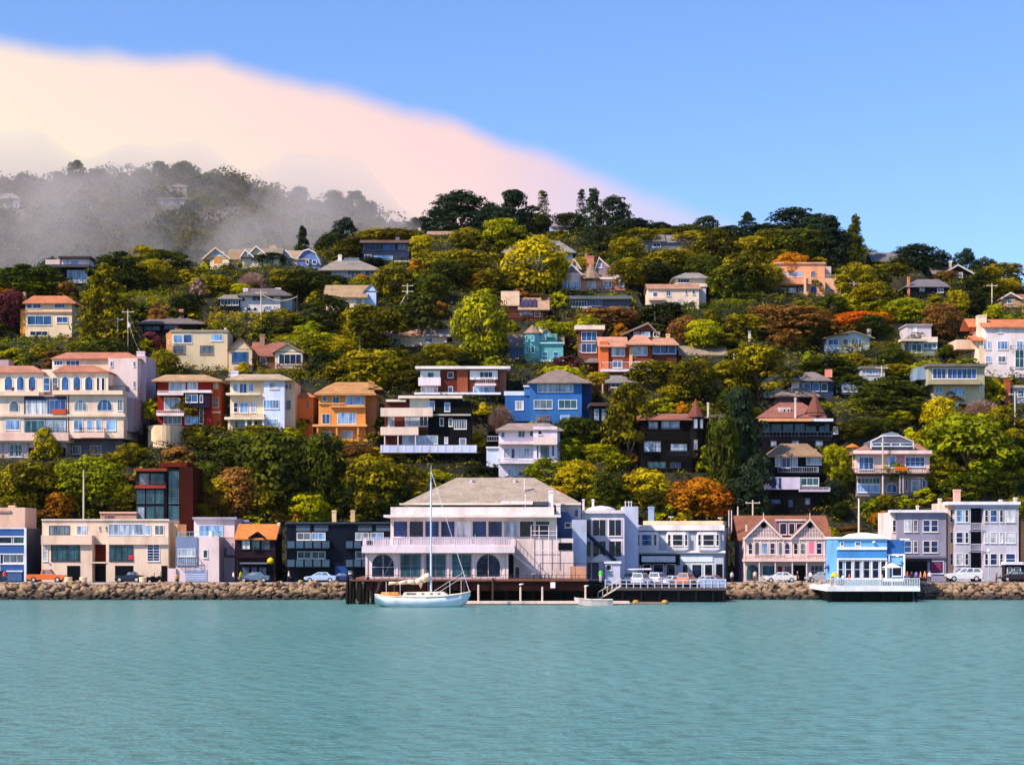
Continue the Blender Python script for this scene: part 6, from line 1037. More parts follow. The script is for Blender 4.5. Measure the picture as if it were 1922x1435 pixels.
f_ = thing('floating_dock', 'short low grey float with two yellow buoys beyond the long dock', 'dock', (WX(1222, 214), 214, 0)); a = WX(1186, 214) - f_.location.x; b = WX(1254, 214) - f_.location.x
MB().box(a + .3, b - .3, -.5, .5, .05, .28).build('deck', '#8a7868', f_)
for x in (a + .5, b - .4): MB().lathe([(.05, -.1), (.38, .05), (.42, .3), (.3, .5), (.05, .55)], (x, 0, 0), 10).build('buoy', '#b08838', f_, smooth=True)
m = MB(); zd0 = WZ(1087, 215.4)
for i in range(30): x = lx(690) + i * (lx(1100) - lx(690)) / 29; m.box(x - .035, x + .035, -1.5, -1.43, zd0 - .2, zd0 + .55)
m.box(lx(690), lx(1100), -1.49, -1.44, zd0 + .551, zd0 + .6).box(lx(690), lx(1100), -1.485, -1.445, zd0 + .2, zd0 + .24).build('railing', 's#4a2c24', p)
for i, px in enumerate((712, 742, 805, 838, 872, 925)):
    MB().tube((lx(px), -1.7, -2), (lx(px) + .04, -1.7, zd0 - .3 + .25 * (i % 3)), .15, .13, 8).build('fender_pile', '#3a2c28', p)
for i, (px, lb) in enumerate(((1003, 'small round table left of the terrace screen on the clubhouse pier'), (1022, 'small round table by the foot of the outside stair on the clubhouse pier'), (1044, 'small round table in front of the scaffolded clubhouse wall'))):
    t = thing('patio_table', lb, 'table', (WX(px, 217), 217, zd0)); MB().lathe([(.45, .68), (.45, .72)], (0, 0, 0), 12).build('tabletop', '#b8a8a4', t); MB().tube((0, 0, 0), (0, 0, .68), .04).build('leg', '#3c3434', t)
    for sg in (-1, 1): c_ = thing('chair', ('left' if sg < 0 else 'right') + ' hand chair at the ' + lb.split(' ', 1)[1].replace('on the clubhouse pier', ''), 'chair', (WX(px, 217) + sg * .8, 217, zd0)); MB().box(-.2, .2, -.2, .2, .42, .46).build('seat', '#4c3c3c', c_); MB().box(sg * .2 - .02, sg * .2 + .02, -.2, .2, .461, .9).build('backrest', '#4c3c3c', c_); [MB().box(a - .02, a + .02, b - .02, b + .02, 0, .4195).build('leg', '#3c3434', c_) for a in (-.17, .17) for b in (-.17, .17)]
# parking pier
p2 = thing('parking_pier', 'dark-sided parking pier with a pale grey railing in front of the grey bay-windowed shop', 'pier', (WX(1262, 222), 222, 0))
def l2(px, Y=221): return WX(px, Y) - p2.location.x
zd = WZ(1103, 221); MB().box(l2(1136), l2(1364), -1, 16.5, zd - .3, zd).build('deck', '#4c4448', p2); MB().box(l2(1138), l2(1362), -.6, -.4, -1, zd - .301).build('side_shade_panel', 's#0c0b10', p2); MB().box(l2(1361.5), l2(1364), -.39, 15, -1, zd - .301).build('side_shade_panel', 's#0c0b10', p2)  # black panels stand in for the shade beneath the parking deck
m = MB(); xa, xb = l2(1136), l2(1362)
for k, z in enumerate((zd + .55, zd + 1.05)): m.box(xa, xb, -.95, -.89, z - .04, z + .04)
for i in range(18): x = xa + (xb - xa) * i / 17; m.box(x - .05, x + .05, -.98, -.86, zd, zd + 1.12)
for i in range(26): x = l2(1315) + (xb - l2(1315)) * i / 25; m.box(x - .03, x + .03, -.9, -.85, zd + .1, zd + 1.2)
m.build('railing', '#aab4d4', p2)
for px in (1142, 1170, 1205, 1240, 1275, 1308, 1340, 1360): MB().tube((l2(px), -.75, -2), (l2(px), -.75, zd - .3), .2, .2, 8).build('pile', '#1c1820', p2)
g = thing('gangway', 'sloping pale gangway leading down to the dinghy float', 'gangway', (WX(1146, 219), 219, 0)); m = MB(); m.prism([(1.3, 2.2), (-1.6, .45), (-1.6, .3), (1.3, 2.05)], -.2, .9); m.build('walkway', '#c8b4a8', g)
m = MB(); m.prism([(1.3, 3.2), (-1.6, 1.4), (-1.6, 1.33), (1.3, 3.12)], -.26, -.2)
for i in range(6): x = -1.6 + i * .58; z = .38 + (x + 1.6) * .605; m.box(x - .03, x + .03, -.257, -.203, z, z + .98)
m.build('handrail', '#d8ccc8', g)
h = House('pier_hut', 'small pale lavender hut with a dark window at the head of the gangway', 'pale pier hut', 1156, 1094, Y=226); h.base = False
h.B(1136, 1164, 1056, 1094, '#b0b4d0', 0, 3); h.T(1134, 1166, 1053, 1057, '#c8ccd8', 0, .2, 'roof', dp=3.2); h.W(1137, 1148, 1059, 1070, 1, 1, 'gD'); h.done(foot=False)
h = House('canopy', 'cream pyramid canopy beside the clubhouse terrace', 'cream canopy', 1127, 1086, Y=229, cat='canopy'); h.base = False; h.hip(1108, 1147, 1053, 1039, '#d8c4bc', -.5, 4, 1126, 1129, .1, 'canopy_top'); h.B(1103, 1124, 1056, 1086, '#6c6478', .5, 3, 'canvas_side')
for x in (1110, 1145): h.post(x, 1053, 1086, '#c8c0cc', 0, .06)
h.done(foot=False)
# restaurant pier
p3 = thing('pier', 'white-edged dining pier standing over deep shade under the blue restaurant', 'pier', (WX(1640, 224), 224, 0))
def l3(px, Y=221): return WX(px, Y) - p3.location.x
zt, zb = WZ(1101, 221), WZ(1109, 221); MB().box(l3(1552), l3(1727), -3, 12, zb, zt).build('deck', '#cfd0dc', p3); MB().box(l3(1564), l3(1718), -1.5, 11, -1, zb - .002).build('under_pier_shade', 's#08080b', p3)  # near-black box: the shade under the deck put in as colour
m = MB(); xa, xb = l3(1553), l3(1726)
for z in (zt + .12, zt + 1.1): m.box(xa, xb, -2.95, -2.88, z - .04, z + .04)
for i in range(56): x = xa + (xb - xa) * i / 55; m.box(x - .035, x + .035, -2.94, -2.885, zt, zt + 1.06)
m.build('railing', '#c8d4e8', p3); MB().box(l3(1584), l3(1655), -2.86, -2.82, zt + .16, zt + .95).build('wind_screen', '#b8bcc8', p3)
for px in (1558, 1590, 1625, 1660, 1695, 1722): MB().tube((l3(px), -2.2, -2), (l3(px), -2.2, zb), .2, .2, 8).build('pile', '#241c1c', p3)
# ================================================================ boats
def loft(name, secs, mat, parent=None, smooth=True):      # secs: lists of equal length rings
    m = MB(); n = len(secs[0]); vs = [v for s in secs for v in s]; fs = [(a * n + i, a * n + i + 1, (a + 1) * n + i + 1, (a + 1) * n + i) for a in range(len(secs) - 1) for i in range(n - 1)]
    fs += [tuple(range(n)), tuple((len(secs) - 1) * n + i for i in range(n - 1, -1, -1))]; fs += [(a * n, (a + 1) * n, (a + 1) * n + n - 1, a * n + n - 1) for a in range(len(secs) - 1)]
    return m.add(vs, fs).build(name, mat, parent, smooth)
SYB = 206.; s = thing('sailboat', 'white sailboat with a tall bare mast and furled beige sail moored before the clubhouse', 'sailboat', (WX(793, SYB), SYB, 0)); k = SYB / F
def bx(px): return (px - 793) * k
secs = []
for t, hw, zt_, zk in ((704, .75, 1.45, .35), (725, 1.25, 1.3, -.1), (760, 1.75, 1.2, -.4), (800, 1.85, 1.2, -.45), (835, 1.5, 1.3, -.4), (862, .85, 1.5, -.2), (876, .38, 1.68, .5), (883, .05, 1.8, 1.4)):
    secs.append([(bx(t) + (.5 if False else 0), -hw, zt_), (bx(t), -hw * .97, zt_ * .6 + zk * .4), (bx(t), -hw * .7, zt_ * .2 + zk * .8), (bx(t), 0, zk), (bx(t), hw * .7, zt_ * .2 + zk * .8), (bx(t), hw * .97, zt_ * .6 + zk * .4), (bx(t), hw, zt_)])
hull = loft('hull', secs, 's#ccd8ee', s); m = MB()
for (t0, a), (t1, b) in zip(((704, .75), (725, 1.25), (760, 1.75), (800, 1.85), (835, 1.5), (862, .85), (876, .38)), ((725, 1.25), (760, 1.75), (800, 1.85), (835, 1.5), (862, .85), (876, .38), (883, .06))):
    za, zb_ = [1.45, 1.3, 1.2, 1.2, 1.3, 1.5, 1.68, 1.8][[704, 725, 760, 800, 835, 862, 876].index(t0):][:2]
    for sg in (-1, 1): m.tube((bx(t0), sg * a, za + .03), (bx(t1), sg * b, zb_ + .03), .07, n=5)
m.build('gunwale', '#e6d3c0', s); MB().prism([(bx(756), 0), (bx(759), .42), (bx(832), .5), (bx(843), .05), (bx(843), -.1), (bx(756), -.1)], -1.05, 1.05).build('cabin', '#e4d4c8', s, loc=(0, 0, 1.32))
for a, b in ((764, 782), (792, 797), (808, 813), (822, 827)): MB().box(bx(a), bx(b), -1.08, -1.04, 1.5, 1.68).build('cabin_window', 'gG', s)
MB().box(bx(712), bx(752), -.9, .9, 1.25, 1.5).build('cockpit_coaming', '#c07c48', s); MB().box(bx(716), bx(748), -.6, .6, 1.502, 1.75).build('cockpit_seat', '#d8a05c', s)
mz = 1.5; top = WZ(872, SYB); MB().tube((bx(809), 0, 1.4), (bx(809), 0, WZ(905, SYB)), .13, .10, 8).tube((bx(809), 0, WZ(905, SYB)), (bx(809.3), 0, top), .05, .02, 5).build('mast', '#b8c4e4', s); MB().tube((bx(805), -.5, WZ(976, SYB)), (bx(813), .5, WZ(976, SYB)), .05).build('spreader', '#b8c4e4', s)
MB().tube((bx(729), 0, WZ(1096, SYB)), (bx(808), 0, WZ(1089, SYB)), .08).build('boom', '#c8b8a8', s)
m = MB(); P_ = [(730, 1093, .12), (748, 1094, .2), (765, 1091, .28), (780, 1092, .3), (792, 1088, .42), (800, 1083, .5), (806, 1078, .3)]
for (a, ya, ra), (b, yb, rb) in zip(P_, P_[1:]): m.tube((bx(a), 0, WZ(ya, SYB)), (bx(b), 0, WZ(yb, SYB)), ra, rb, 8)
m.add([(bx(783), -.1, WZ(1090, SYB)), (bx(797), -.1, WZ(1086, SYB)), (bx(790), -.12, WZ(1104, SYB)), (bx(783), .1, WZ(1090, SYB)), (bx(797), .1, WZ(1086, SYB)), (bx(790), .08, WZ(1104, SYB))], [(0, 2, 1), (3, 4, 5), (0, 1, 4, 3), (1, 2, 5, 4), (2, 0, 3, 5)])
m.build('furled_sail', '#d8c4ae', s, smooth=True)
MB().tube((bx(881), 0, 1.85), (bx(809.5), 0, WZ(885, SYB)), .035, .035, 5).build('forestay', '#c8c8e0', s); MB().tube((bx(704), 0, 1.5), (bx(809), 0, WZ(900, SYB)), .018, .018, 4).build('backstay', '#707088', s); MB().tube((bx(809), -1.6, 1.25), (bx(809), -.5, WZ(976, SYB)), .015, .015, 4).tube((bx(809), 1.6, 1.25), (bx(809), .5, WZ(976, SYB)), .015, .015, 4).build('shroud', '#707088', s)
m = MB()
for a, z in ((726, 1108), (752, 1107), (845, 1108), (866, 1104)): MB().tube((bx(a), -.9, 1.2), (bx(a), -.9, WZ(z - 17, SYB)), .03, n=5).build('stanchion', '#c8c4d0', s)
MB().tube((bx(815), -.4, 1.9), (bx(872), -.4, WZ(1072, SYB)), .03, n=5).tube((bx(822), -.4, 1.7), (bx(876), -.4, WZ(1078, SYB)), .03, n=5).build('lifeline', '#a8a4b0', s)
d = thing('dinghy', 'small open pale dinghy tied at the floating dock below the gangway', 'dinghy', (WX(1113, 210.5), 210.5, 0)); k2 = 210.5 / F
secs = [[((t - 1113) * k2, -hw, zt_), ((t - 1113) * k2, -hw * .7, zk), ((t - 1113) * k2, hw * .7, zk), ((t - 1113) * k2, hw, zt_)] for t, hw, zt_, zk in ((1078, .15, .95, .7), (1086, .5, .85, .1), (1110, .75, .72, -.1), (1140, .7, .7, -.1), (1150, .55, .72, .0))]
loft('hull', secs, '#c4b4b4', d, False); m = MB()
for (a, b) in zip(secs, secs[1:]):
    m.tube(a[0], b[0], .05, n=5); m.tube(a[3], b[3], .05, n=5)
m.build('gunwale', '#e8dcd4', d); MB().box(-.3, .0, -.6, .6, .723, .78).box(1.2, 1.5, -.6, .6, .713, .77).build('seat', '#a89080', d)
# ================================================================ vehicles
def car(px, py, Y, ln, kind, colr, label, dirn=1, z=None, cat='car', name='parked_car', yaw=0):
    z = WZ(py, Y) if z is None else z; r = thing(name, label, cat, (WX(px, Y), Y, z), (0 if dirn > 0 else math.pi) + yaw)
    H_, hd, prof, cab = {'sedan': (1.42, .92, [(-.5, .35), (-.5, .62), (-.47, .66), (-.3, .69), (.22, .66), (.44, .58), (.5, .46), (.5, .3), (.46, .22), (-.47, .22)], [(-.34, .66), (-.2, 1), (.08, 1), (.27, .66)]),
        'suv': (1.85, 1.05, [(-.5, .3), (-.5, .6), (-.48, .66), (.2, .64), (.44, .58), (.5, .5), (.5, .28), (.46, .2), (-.47, .2)], [(-.485, .64), (-.43, 1), (.06, 1), (.24, .63)]),
        'pickup': (1.8, 1.0, [(-.5, .3), (-.5, .62), (-.02, .62), (.2, .60), (.45, .56), (.5, .48), (.5, .26), (.46, .2), (-.47, .2)], [(-.13, .6), (-.11, 1), (.09, 1), (.2, .6)]),
        'open': (1.5, 1.0, [(-.5, .3), (-.5, .66), (-.3, .72), (.1, .66), (.42, .62), (.5, .5), (.5, .28), (.46, .2), (-.47, .2)], [(-.3, .66), (-.24, 1), (.02, 1), (.1, .66)])}[kind]
    W_ = 1.8; m = MB(); P_ = [(x * ln, q * H_) for x, q in prof]; n = len(P_)
    rings = []
    for y, sc in ((-W_ / 2, .965), (-W_ / 2 + .08, 1), (W_ / 2 - .08, 1), (W_ / 2, .965)): rings += [(x * sc, y, q if sc == 1 else q * .97 + .02) for x, q in P_]
    m.add(rings, [tuple(range(n)), tuple(3 * n + i for i in range(n - 1, -1, -1))] + [(a * n + i, (a + 1) * n + i, (a + 1) * n + (i + 1) % n, a * n + (i + 1) % n) for a in range(3) for i in range(n)])
    body = m.build('body', 'c' + colr, r); C_ = [(x * ln, q * H_) for x, q in cab]; m = MB(); b0 = W_ / 2 - .1; b1 = W_ / 2 - .3
    v = []
    for sg in (-1, 1):
        for i, (x, q) in enumerate(C_): v.append((x, sg * (b1 if i in (1, 2) else b0), q))
    m.add(v, [(0, 1, 2, 3), (7, 6, 5, 4), (0, 4, 5, 1), (1, 5, 6, 2), (2, 6, 7, 3), (3, 7, 4, 0)]).build('cabin', 'c' + colr, r)
    if kind != 'open' or True:
        (x0, z0), (x1, z1), (x2, z2), (x3, z3) = C_
        for sg, nm in ((-1, 'side_window'), (1, 'side_window')):
            def pt(u, t): xa = x0 + (x1 - x0) * t; xb = x3 + (x2 - x3) * t; return (xa + (xb - xa) * u, sg * (b0 + (b1 - b0) * t + .012), z0 + (z1 - z0) * t)
            for ua, ub in (((.06, .36), (.39, .66), (.69, .93)) if kind == 'suv' else ((.1, .48), (.52, .92))):
                v = [pt(ua, .14), pt(ub, .14), pt(ub - .02, .86), pt(ua + .02, .86)]; MB().add(v + [(a, b - sg * .03, c) for a, b, c in v], [(0, 1, 2, 3), (7, 6, 5, 4), (0, 4, 5, 1), (1, 5, 6, 2), (2, 6, 7, 3), (3, 7, 4, 0)]).build(nm, 'gG', r)
        for (xa, za), (xb, zb_), s_, nm in ((C_[3], C_[2], 1, 'windscreen'), (C_[0], C_[1], -1, 'rear_window')):
            def q_(t, y): return (xa + (xb - xa) * t + s_ * .012, y * (b0 + (b1 - b0) * t - .08), za + (zb_ - za) * t + .006)
            v = [q_(.12, -1), q_(.12, 1), q_(.88, 1), q_(.88, -1)]; MB().add(v + [(a - s_ * .03, b, c) for a, b, c in v], [(0, 1, 2, 3), (7, 6, 5, 4), (0, 4, 5, 1), (1, 5, 6, 2), (2, 6, 7, 3), (3, 7, 4, 0)]).build(nm, 'gG', r)
    for x in (-.31, .32):
        for sg in (-1, 1):
            y = sg * (W_ / 2 - .1); rw = .33 if kind == 'sedan' else .38
            wh = MB().tube((x * ln, y - .11, rw), (x * ln, y + .11, rw), rw, n=16).build('wheel', '#101014', r); MB().tube((x * ln, y - .125, rw), (x * ln, y + .125, rw), rw * .6, n=12).build('rim', '#a8a8b0', wh)
            MB().tube((x * ln, sg * (W_ / 2 - .02) - .006, rw + .02), (x * ln, sg * (W_ / 2 - .02) + .006, rw + .02), rw + .06, n=16).build('wheel_arch', '#0c0c10', r)
    for sg in (-1, 1):
        MB().box(.485 * ln, .502 * ln, sg * .7 - .17, sg * .7 + .17, .45 * H_, .53 * H_).build('headlight', '#e8e8f0', r); MB().box(-.502 * ln, -.487 * ln, sg * .75 - .1, sg * .75 + .1, .48 * H_, .6 * H_).build('tail_light', '#a01818', r)
    MB().box(.495 * ln, .51 * ln, -.8, .8, .24 * H_, .34 * H_).box(-.512 * ln, -.497 * ln, -.8, .8, .24 * H_, .34 * H_).build('bumper', '#55555c', r)
    return r
car(88, 1092, 241, 5.3, 'pickup', '#ff7a10', 'bright orange pickup truck parked by the rock bank at the left end', 1, cat='pickup truck', name='pickup_truck')
car(243, 1092, 243, 3.8, 'open', '#131c50', 'dark navy open car parked before the cream modern building', -1)
car(478, 1092, 241, 4.4, 'sedan', '#5c6c8c', 'dark silver sedan parked before the orange-roofed brown house', -1)
car(602, 1092, 241, 4.5, 'sedan', '#9cb4dc', 'light silver-blue sedan parked before the navy balcony block', -1)
car(640, 1093, 242.5, 3.4, 'sedan', '#1c2c6c', 'dark blue car mostly hidden at the left end of the clubhouse pier', -1)
car(1465, 1092, 241, 4.6, 'sedan', '#e6e4ec', 'white sedan parked before the twin-gabled Victorian', -1)
car(1540, 1092, 241.5, 4.2, 'sedan', '#9a9cac', 'silver-grey car half hidden by the left end of the restaurant pier', -1)
car(1809, 1090, 241, 5.0, 'suv', '#e4e4f0', 'white four-wheel drive parked before the tall grey apartment house', -1, cat='SUV')
car(1906, 1090, 242, 4.4, 'sedan', '#3c1424', 'dark maroon car parked at the right end of the street', -1)
zp = WZ(1103, 221)
for px, kd, c_, lb, Yc in ((1189, 'suv', '#d8d4e4', 'pale van-like car at the left end of the parking pier', 231), (1236, 'suv', '#d0cce0', 'second pale high-roofed car from the left on the parking pier', 231), (1205, 'suv', '#b8b4c4', 'grey wagon nearest the railing left on the parking pier', 227),
                       (1268, 'sedan', '#c8c8dc', 'pale silver car in the middle of the parking pier', 230), (1290, 'suv', '#e07840', 'orange boxy van in the middle of the parking pier', 228), (1325, 'sedan', '#e4dce0', 'white car nosing right on the parking pier', 229), (1335, 'sedan', '#a03c30', 'red car behind the white one at the right of the parking pier', 233)):
    car(px, 0, Yc, 3.9, kd, c_, lb, 1 if px < 1300 else -1, z=zp, yaw=1.15 if kd == 'suv' else .5)
# roof rack boards on a car
tag(MB().tube((WX(1175, 231), 230.3, zp + 2.2), (WX(1222, 231), 231, zp + 2.25), .14, n=6).tube((WX(1175, 231), 229.8, zp + 2.2), (WX(1222, 231), 230.5, zp + 2.25), .1, n=6).build('surfboard', '#e0d8e4'), 'two long pale boards carried across the roof of the leftmost pier car', 'boards')
# motorbikes
for i, px in enumerate((284, 296)):
    Yb = 241.5; b = thing('motorcycle', ['dark motorcycle parked upright between the navy open car and a taller one', 'dark motorcycle with raised screen nearest the gate panel'][i], 'motorcycle', (WX(px, Yb), Yb, 2.02)); 
    for x in (-.7, .7): MB().lathe([(.2, -.06), (.33, -.05), (.33, .05), (.2, .06)], (0, 0, 0), 14).build('wheel', '#0c0c10', b).matrix_local = __import__('mathutils').Matrix.Translation((x, 0, .33)) @ __import__('mathutils').Matrix.Rotation(R(90), 4, 'X')
    MB().prism([(-.65, .55), (-.7, .8), (-.1, .78), (.1, .95), (.45, .9), (.5, .6), (.2, .3), (-.3, .3)], -.17, .17).build('body', 's#1c1c24', b); MB().tube((.7, 0, .33), (.4, 0, 1.1), .04).build('fork', '#60606c', b); MB().tube((.4, -.35, 1.12), (.4, .35, 1.12), .03).build('handlebar', '#20202a', b); MB().box(.42, .46, -.15, .15, 1.1, 1.4 + .2 * i).build('windshield', 'gG', b)
# ================================================================ umbrellas, poles, people, gulls, buoy
def umbrella(px, yt, wd, Y, zb, colr, label):
    u = thing('patio_umbrella', label, 'umbrella', (WX(px, Y), Y, zb)); zt_ = WZ(yt, Y) - zb; r = wd / 2 * Y / F; MB().lathe([(r, zt_ - .62), (r, zt_ - .55), (r * .5, zt_ - .25), (.03, zt_)], (0, 0, 0), 8).build('canopy', colr, u); MB().tube((0, 0, 0), (0, 0, zt_ - .1), .035).build('pole', '#c8c0b8', u)
zr = WZ(1101, 221)
umbrella(1674, 1056, 38, 222.2, zr, '#e8dcc0', 'open cream patio umbrella on the deck of the blue restaurant'); umbrella(1558, 1058, 24, 233, 2.1, '#1c3c74', 'navy blue patio umbrella between the Victorian and the blue restaurant'); umbrella(1567, 1072, 18, 222.3, zr - .2, '#e8b818', 'small yellow umbrella at the left end of the restaurant deck')
h_ = [x for x in HOUSES if x.nick == 'arched-dormer house'][0]; umbrella(1600, 832, 26, h_.Y + .5, h_.o.z + 4, '#f08020', 'orange garden umbrella left of the arched-dormer house')
umbrella(892, 1002, 5, 220, WZ(1024, 220), '#28a070', 'closed green umbrella standing on the clubhouse terrace')
def pole(px, yt, yb, label, arms=1, Y=None, wires=False, colr='#b0a498'):
    Y = Y or hitY(px, yb) ; z0 = WZ(yb, Y) - 1; zt_ = WZ(yt, Y); u = thing('utility_pole', label, 'utility pole', (WX(px, Y), Y, z0)); H_ = zt_ - z0; MB().tube((0, 0, 0), (0, 0, H_), .16, .11, 7).build('post', colr, u)
    for i in range(arms): MB().box(-1.1, 1.1, -.06, .06, H_ - .5 - i * 1.1, H_ - .36 - i * 1.1).box(-1.0, -.92, -.04, .04, H_ - .358 - i * 1.1, H_ - .2 - i * 1.1).box(.92, 1.0, -.04, .04, H_ - .358 - i * 1.1, H_ - .2 - i * 1.1).build('crossarm', colr, u)
    return u
u = pole(240, 581, 668, 'taller of two utility poles above the pink stepped apartments', 1); MB().lathe([(.25, 0), (.25, .8)], (.35, -.1, u.children[0].dimensions.z * 0 + 6.2), 8).build('transformer', '#b8b8c4', u)
pole(221, 595, 668, 'shorter left-hand utility pole above the pink stepped apartments', 1)
pole(490, 545, 625, 'utility pole in front of the two-chimneyed white villa', 1); pole(675, 610, 665, 'utility pole right of the long yellow-green hedge', 2); pole(765, 532, 600, 'utility pole standing up among olive trees left of the yellow-green tree', 2); pole(558, 552, 590, 'dark utility pole right of the two-chimneyed white villa', 0, colr='#3c3430')
pole(1229, 570, 618, 'pale pole without arms above the brown gabled upper house', 0, colr='#d8ccc4'); pole(1378, 662, 708, 'leaning wooden utility pole left of the big twin-stemmed cypress', 0); pole(1413, 938, 990, 'street utility pole with crossarm just left of the twin-gabled Victorian', 1, Y=255); pole(1612, 935, 1003, 'slim white flagpole rising behind the blue restaurant roof', 0, Y=240, colr='#d8c8b8'); pole(1655, 686, 715, 'utility pole before the tiny pale cottage', 1); pole(1713, 692, 722, 'utility pole left of the curved modern house', 0)
pole(157, 882, 975, 'thin leaning pole behind the cream modern building', 0, Y=257.5); pole(1603, 528, 556, 'utility pole behind the peach villa', 1); pole(1862, 532, 575, 'utility pole near the right end below the ridge', 1); pole(1905, 735, 800, 'utility pole beside the brick-chimneyed cottage at the right edge', 1); pole(1657, 820, 945, 'tall slim pole in front of the arched-dormer house', 0); pole(1654, 555, 590, 'white topped pole above the orange-red tree', 1)
pole(1385, 950, 968, 'short pole left of the Victorian roof', 0, Y=256)
for i, (a, b, sag, lb) in enumerate((((241, 590), (284, 648), 1.2, 'upper slack wire falling right from the taller pole above the pink stepped apartments'), ((241, 602), (268, 668), .8, 'lower slack wire falling right from the taller pole above the pink stepped apartments'), ((676, 616), (766, 545), 2.5, 'wire strung between the pole by the yellow-green hedge and the olive tree pole'), ((491, 552), (558, 556), 1, 'short wire between the villa pole and the dark pole right of it'))):
    Ya, Yb_ = hitY(a[0], a[1] + 60), hitY(b[0], b[1] + (60 if i > 1 else 10)); A = Vector((WX(a[0], Ya), Ya, WZ(a[1], Ya))); B2 = Vector((WX(b[0], Yb_), Yb_, WZ(b[1], Yb_))); m = MB(); P_ = [A.lerp(B2, t / 10) - Vector((0, 0, sag * 4 * (t / 10) * (1 - t / 10))) for t in range(11)]
    for p_, q_ in zip(P_, P_[1:]): m.tube(p_, q_, .045, n=4, caps=False)
    tag(m.build('power_line', '#c8bcb4'), lb, 'wire')
# a street lamp by the tall grey house
s = thing('street_lamp', 'slim grey street lamp before the tall grey apartment house', 'street lamp', (WX(1856, 237.5), 237.5, 2.1)); MB().tube((0, 0, 0), (0, 0, 4.2), .07, .05).build('post', '#98a0b8', s); MB().lathe([(.06, 4.15), (.22, 4.3), (.2, 4.6), (.05, 4.7)], (0, 0, 0), 8).build('lamp_head', '#c8ccd8', s)
def body_mesh(pose):
    import bmesh
    J = [(0, 0, .92), (0, 0, 1.12), (0, 0, 1.36), (0, 0, 1.46), (0, -.01, 1.56), (0, -.01, 1.68)]; Rr = [.15, .14, .165, .06, .095, .085]; E = [(0, 1), (1, 2), (2, 3), (3, 4), (4, 5)]
    st = .22 if pose == 1 else .03
    for sg in (-1, 1):
        b = len(J); f = sg * st
        J += [(f * .15, sg * .1, .86), (f * .5, sg * .11, .48), (f, sg * .11, .09), (f + .13, sg * .12, .04)]; Rr += [.1, .065, .045, .04]; E += [(0, b), (b, b + 1), (b + 1, b + 2), (b + 2, b + 3)]
        b = len(J); g = -f * .8 if pose < 2 else .3; hz = .80 if pose < 2 else 1.12
        J += [(0, sg * .19, 1.38), (g * .3, sg * .25, 1.1), (g + .05, sg * .24, hz + .04), (g + .08, sg * .24, hz - .05)]; Rr += [.06, .045, .032, .028]; E += [(2, b), (b, b + 1), (b + 1, b + 2), (b + 2, b + 3)]
        for k in range(4): J.append((g + .10 + .012 * (k % 2), sg * .24 + (k - 1.5) * .02, hz - .125 - .008 * (1.5 - abs(k - 1.5)))); Rr.append(.009); E.append((b + 3, len(J) - 1))
        J.append((g + .13, sg * .21, hz - .06)); Rr.append(.01); E.append((b + 3, len(J) - 1))
    bm = bmesh.new(); vs = [bm.verts.new(p) for p in J]
    for a, b in E: bm.edges.new((vs[a], vs[b]))
    me = bpy.data.meshes.new('person'); bm.to_mesh(me); bm.free(); o = bpy.data.objects.new('tmp', me); col.objects.link(o); md = o.modifiers.new('s', 'SKIN')
    for i, r in enumerate(Rr): me.skin_vertices[0].data[i].radius = (r, r)
    me.skin_vertices[0].data[0].use_root = True
    o.modifiers.new('u', 'SUBSURF').levels = 1
    dg = bpy.context.evaluated_depsgraph_get(); dg.update(); out = bpy.data.meshes.new_from_object(o.evaluated_get(dg)); bpy.data.objects.remove(o); out.name = 'person'; out.materials.clear()
    for c_ in range(4): out.materials.append(M('#c89078'))
    for p_ in out.polygons:
        c_ = p_.center; arm = abs(c_.y) > .2 and c_.z < 1.3
        p_.material_index = (3 if c_.z > 1.66 or (c_.z > 1.58 and c_.x < -.02) else 0) if c_.z > 1.47 else (0 if (abs(c_.y) > .2 and c_.z < 1.0 and c_.z > .6) else (1 if c_.z > .93 else 2)); p_.use_smooth = True
    return out
BODY = [body_mesh(i) for i in range(3)]
def person(px, Y, z, pose, shirt, legs, label, rz=0, hair='#2c2018'):
    o = bpy.data.objects.new('person', BODY[pose]); col.objects.link(o); o.location = (WX(px, Y), Y, z - .005); o.rotation_euler = (0, 0, rz); o.scale = (1.0, 1.0, 1.0)
    for i, c_ in enumerate(('#c89078', shirt, legs, hair)): o.material_slots[i].link = 'OBJECT'; o.material_slots[i].material = M(c_)
    tag(o, label, 'person')
zs = 2.12
person(8, 237.4, zs, 0, '#d02830', '#2c3c5c', 'person in red top standing before the blue-panelled building', 1.2); person(332, 235.9, 1.75, 0, '#e0a030', '#1c2c5c', 'person in orange-yellow top at the top of the rock bank, lavender house behind', 2, ); person(438, 239, 2.0, 0, '#d8d0dc', '#303050', 'person in pale top at the foot of the lavender house', .4); person(452, 239.5, 2.0, 0, '#d8e020', '#6c6c30', 'person in bright yellow-green vest near the orange-roofed brown house', 2.5)
person(542, 237.2, zs, 1, '#c8c0cc', '#2c2c40', 'person in pale shirt walking along the promenade before the navy balcony block', 0); person(1417, 237.2, zs, 0, '#d8c0b4', '#7c6458', 'person in beige clothing standing left of the white sedan', 1.6); person(1374, 239, 2.0, 0, '#cfc8d4', '#383850', 'person in white top in the gap beside the grey bay-windowed shop', 2); person(1497, 238.8, 2.0, 1, '#3c3440', '#20202c', 'person in dark clothing walking just behind the white sedan', 3.1); person(1521, 238.9, 2.0, 0, '#e0d8e0', '#4c4860', 'person in white shirt before the Victorian shop window', .8)
person(1127, 224.5, WZ(1092, 224.5), 0, '#40d840', '#d8d0d8', 'person in vivid green jacket beside the clubhouse pier railing', 1)
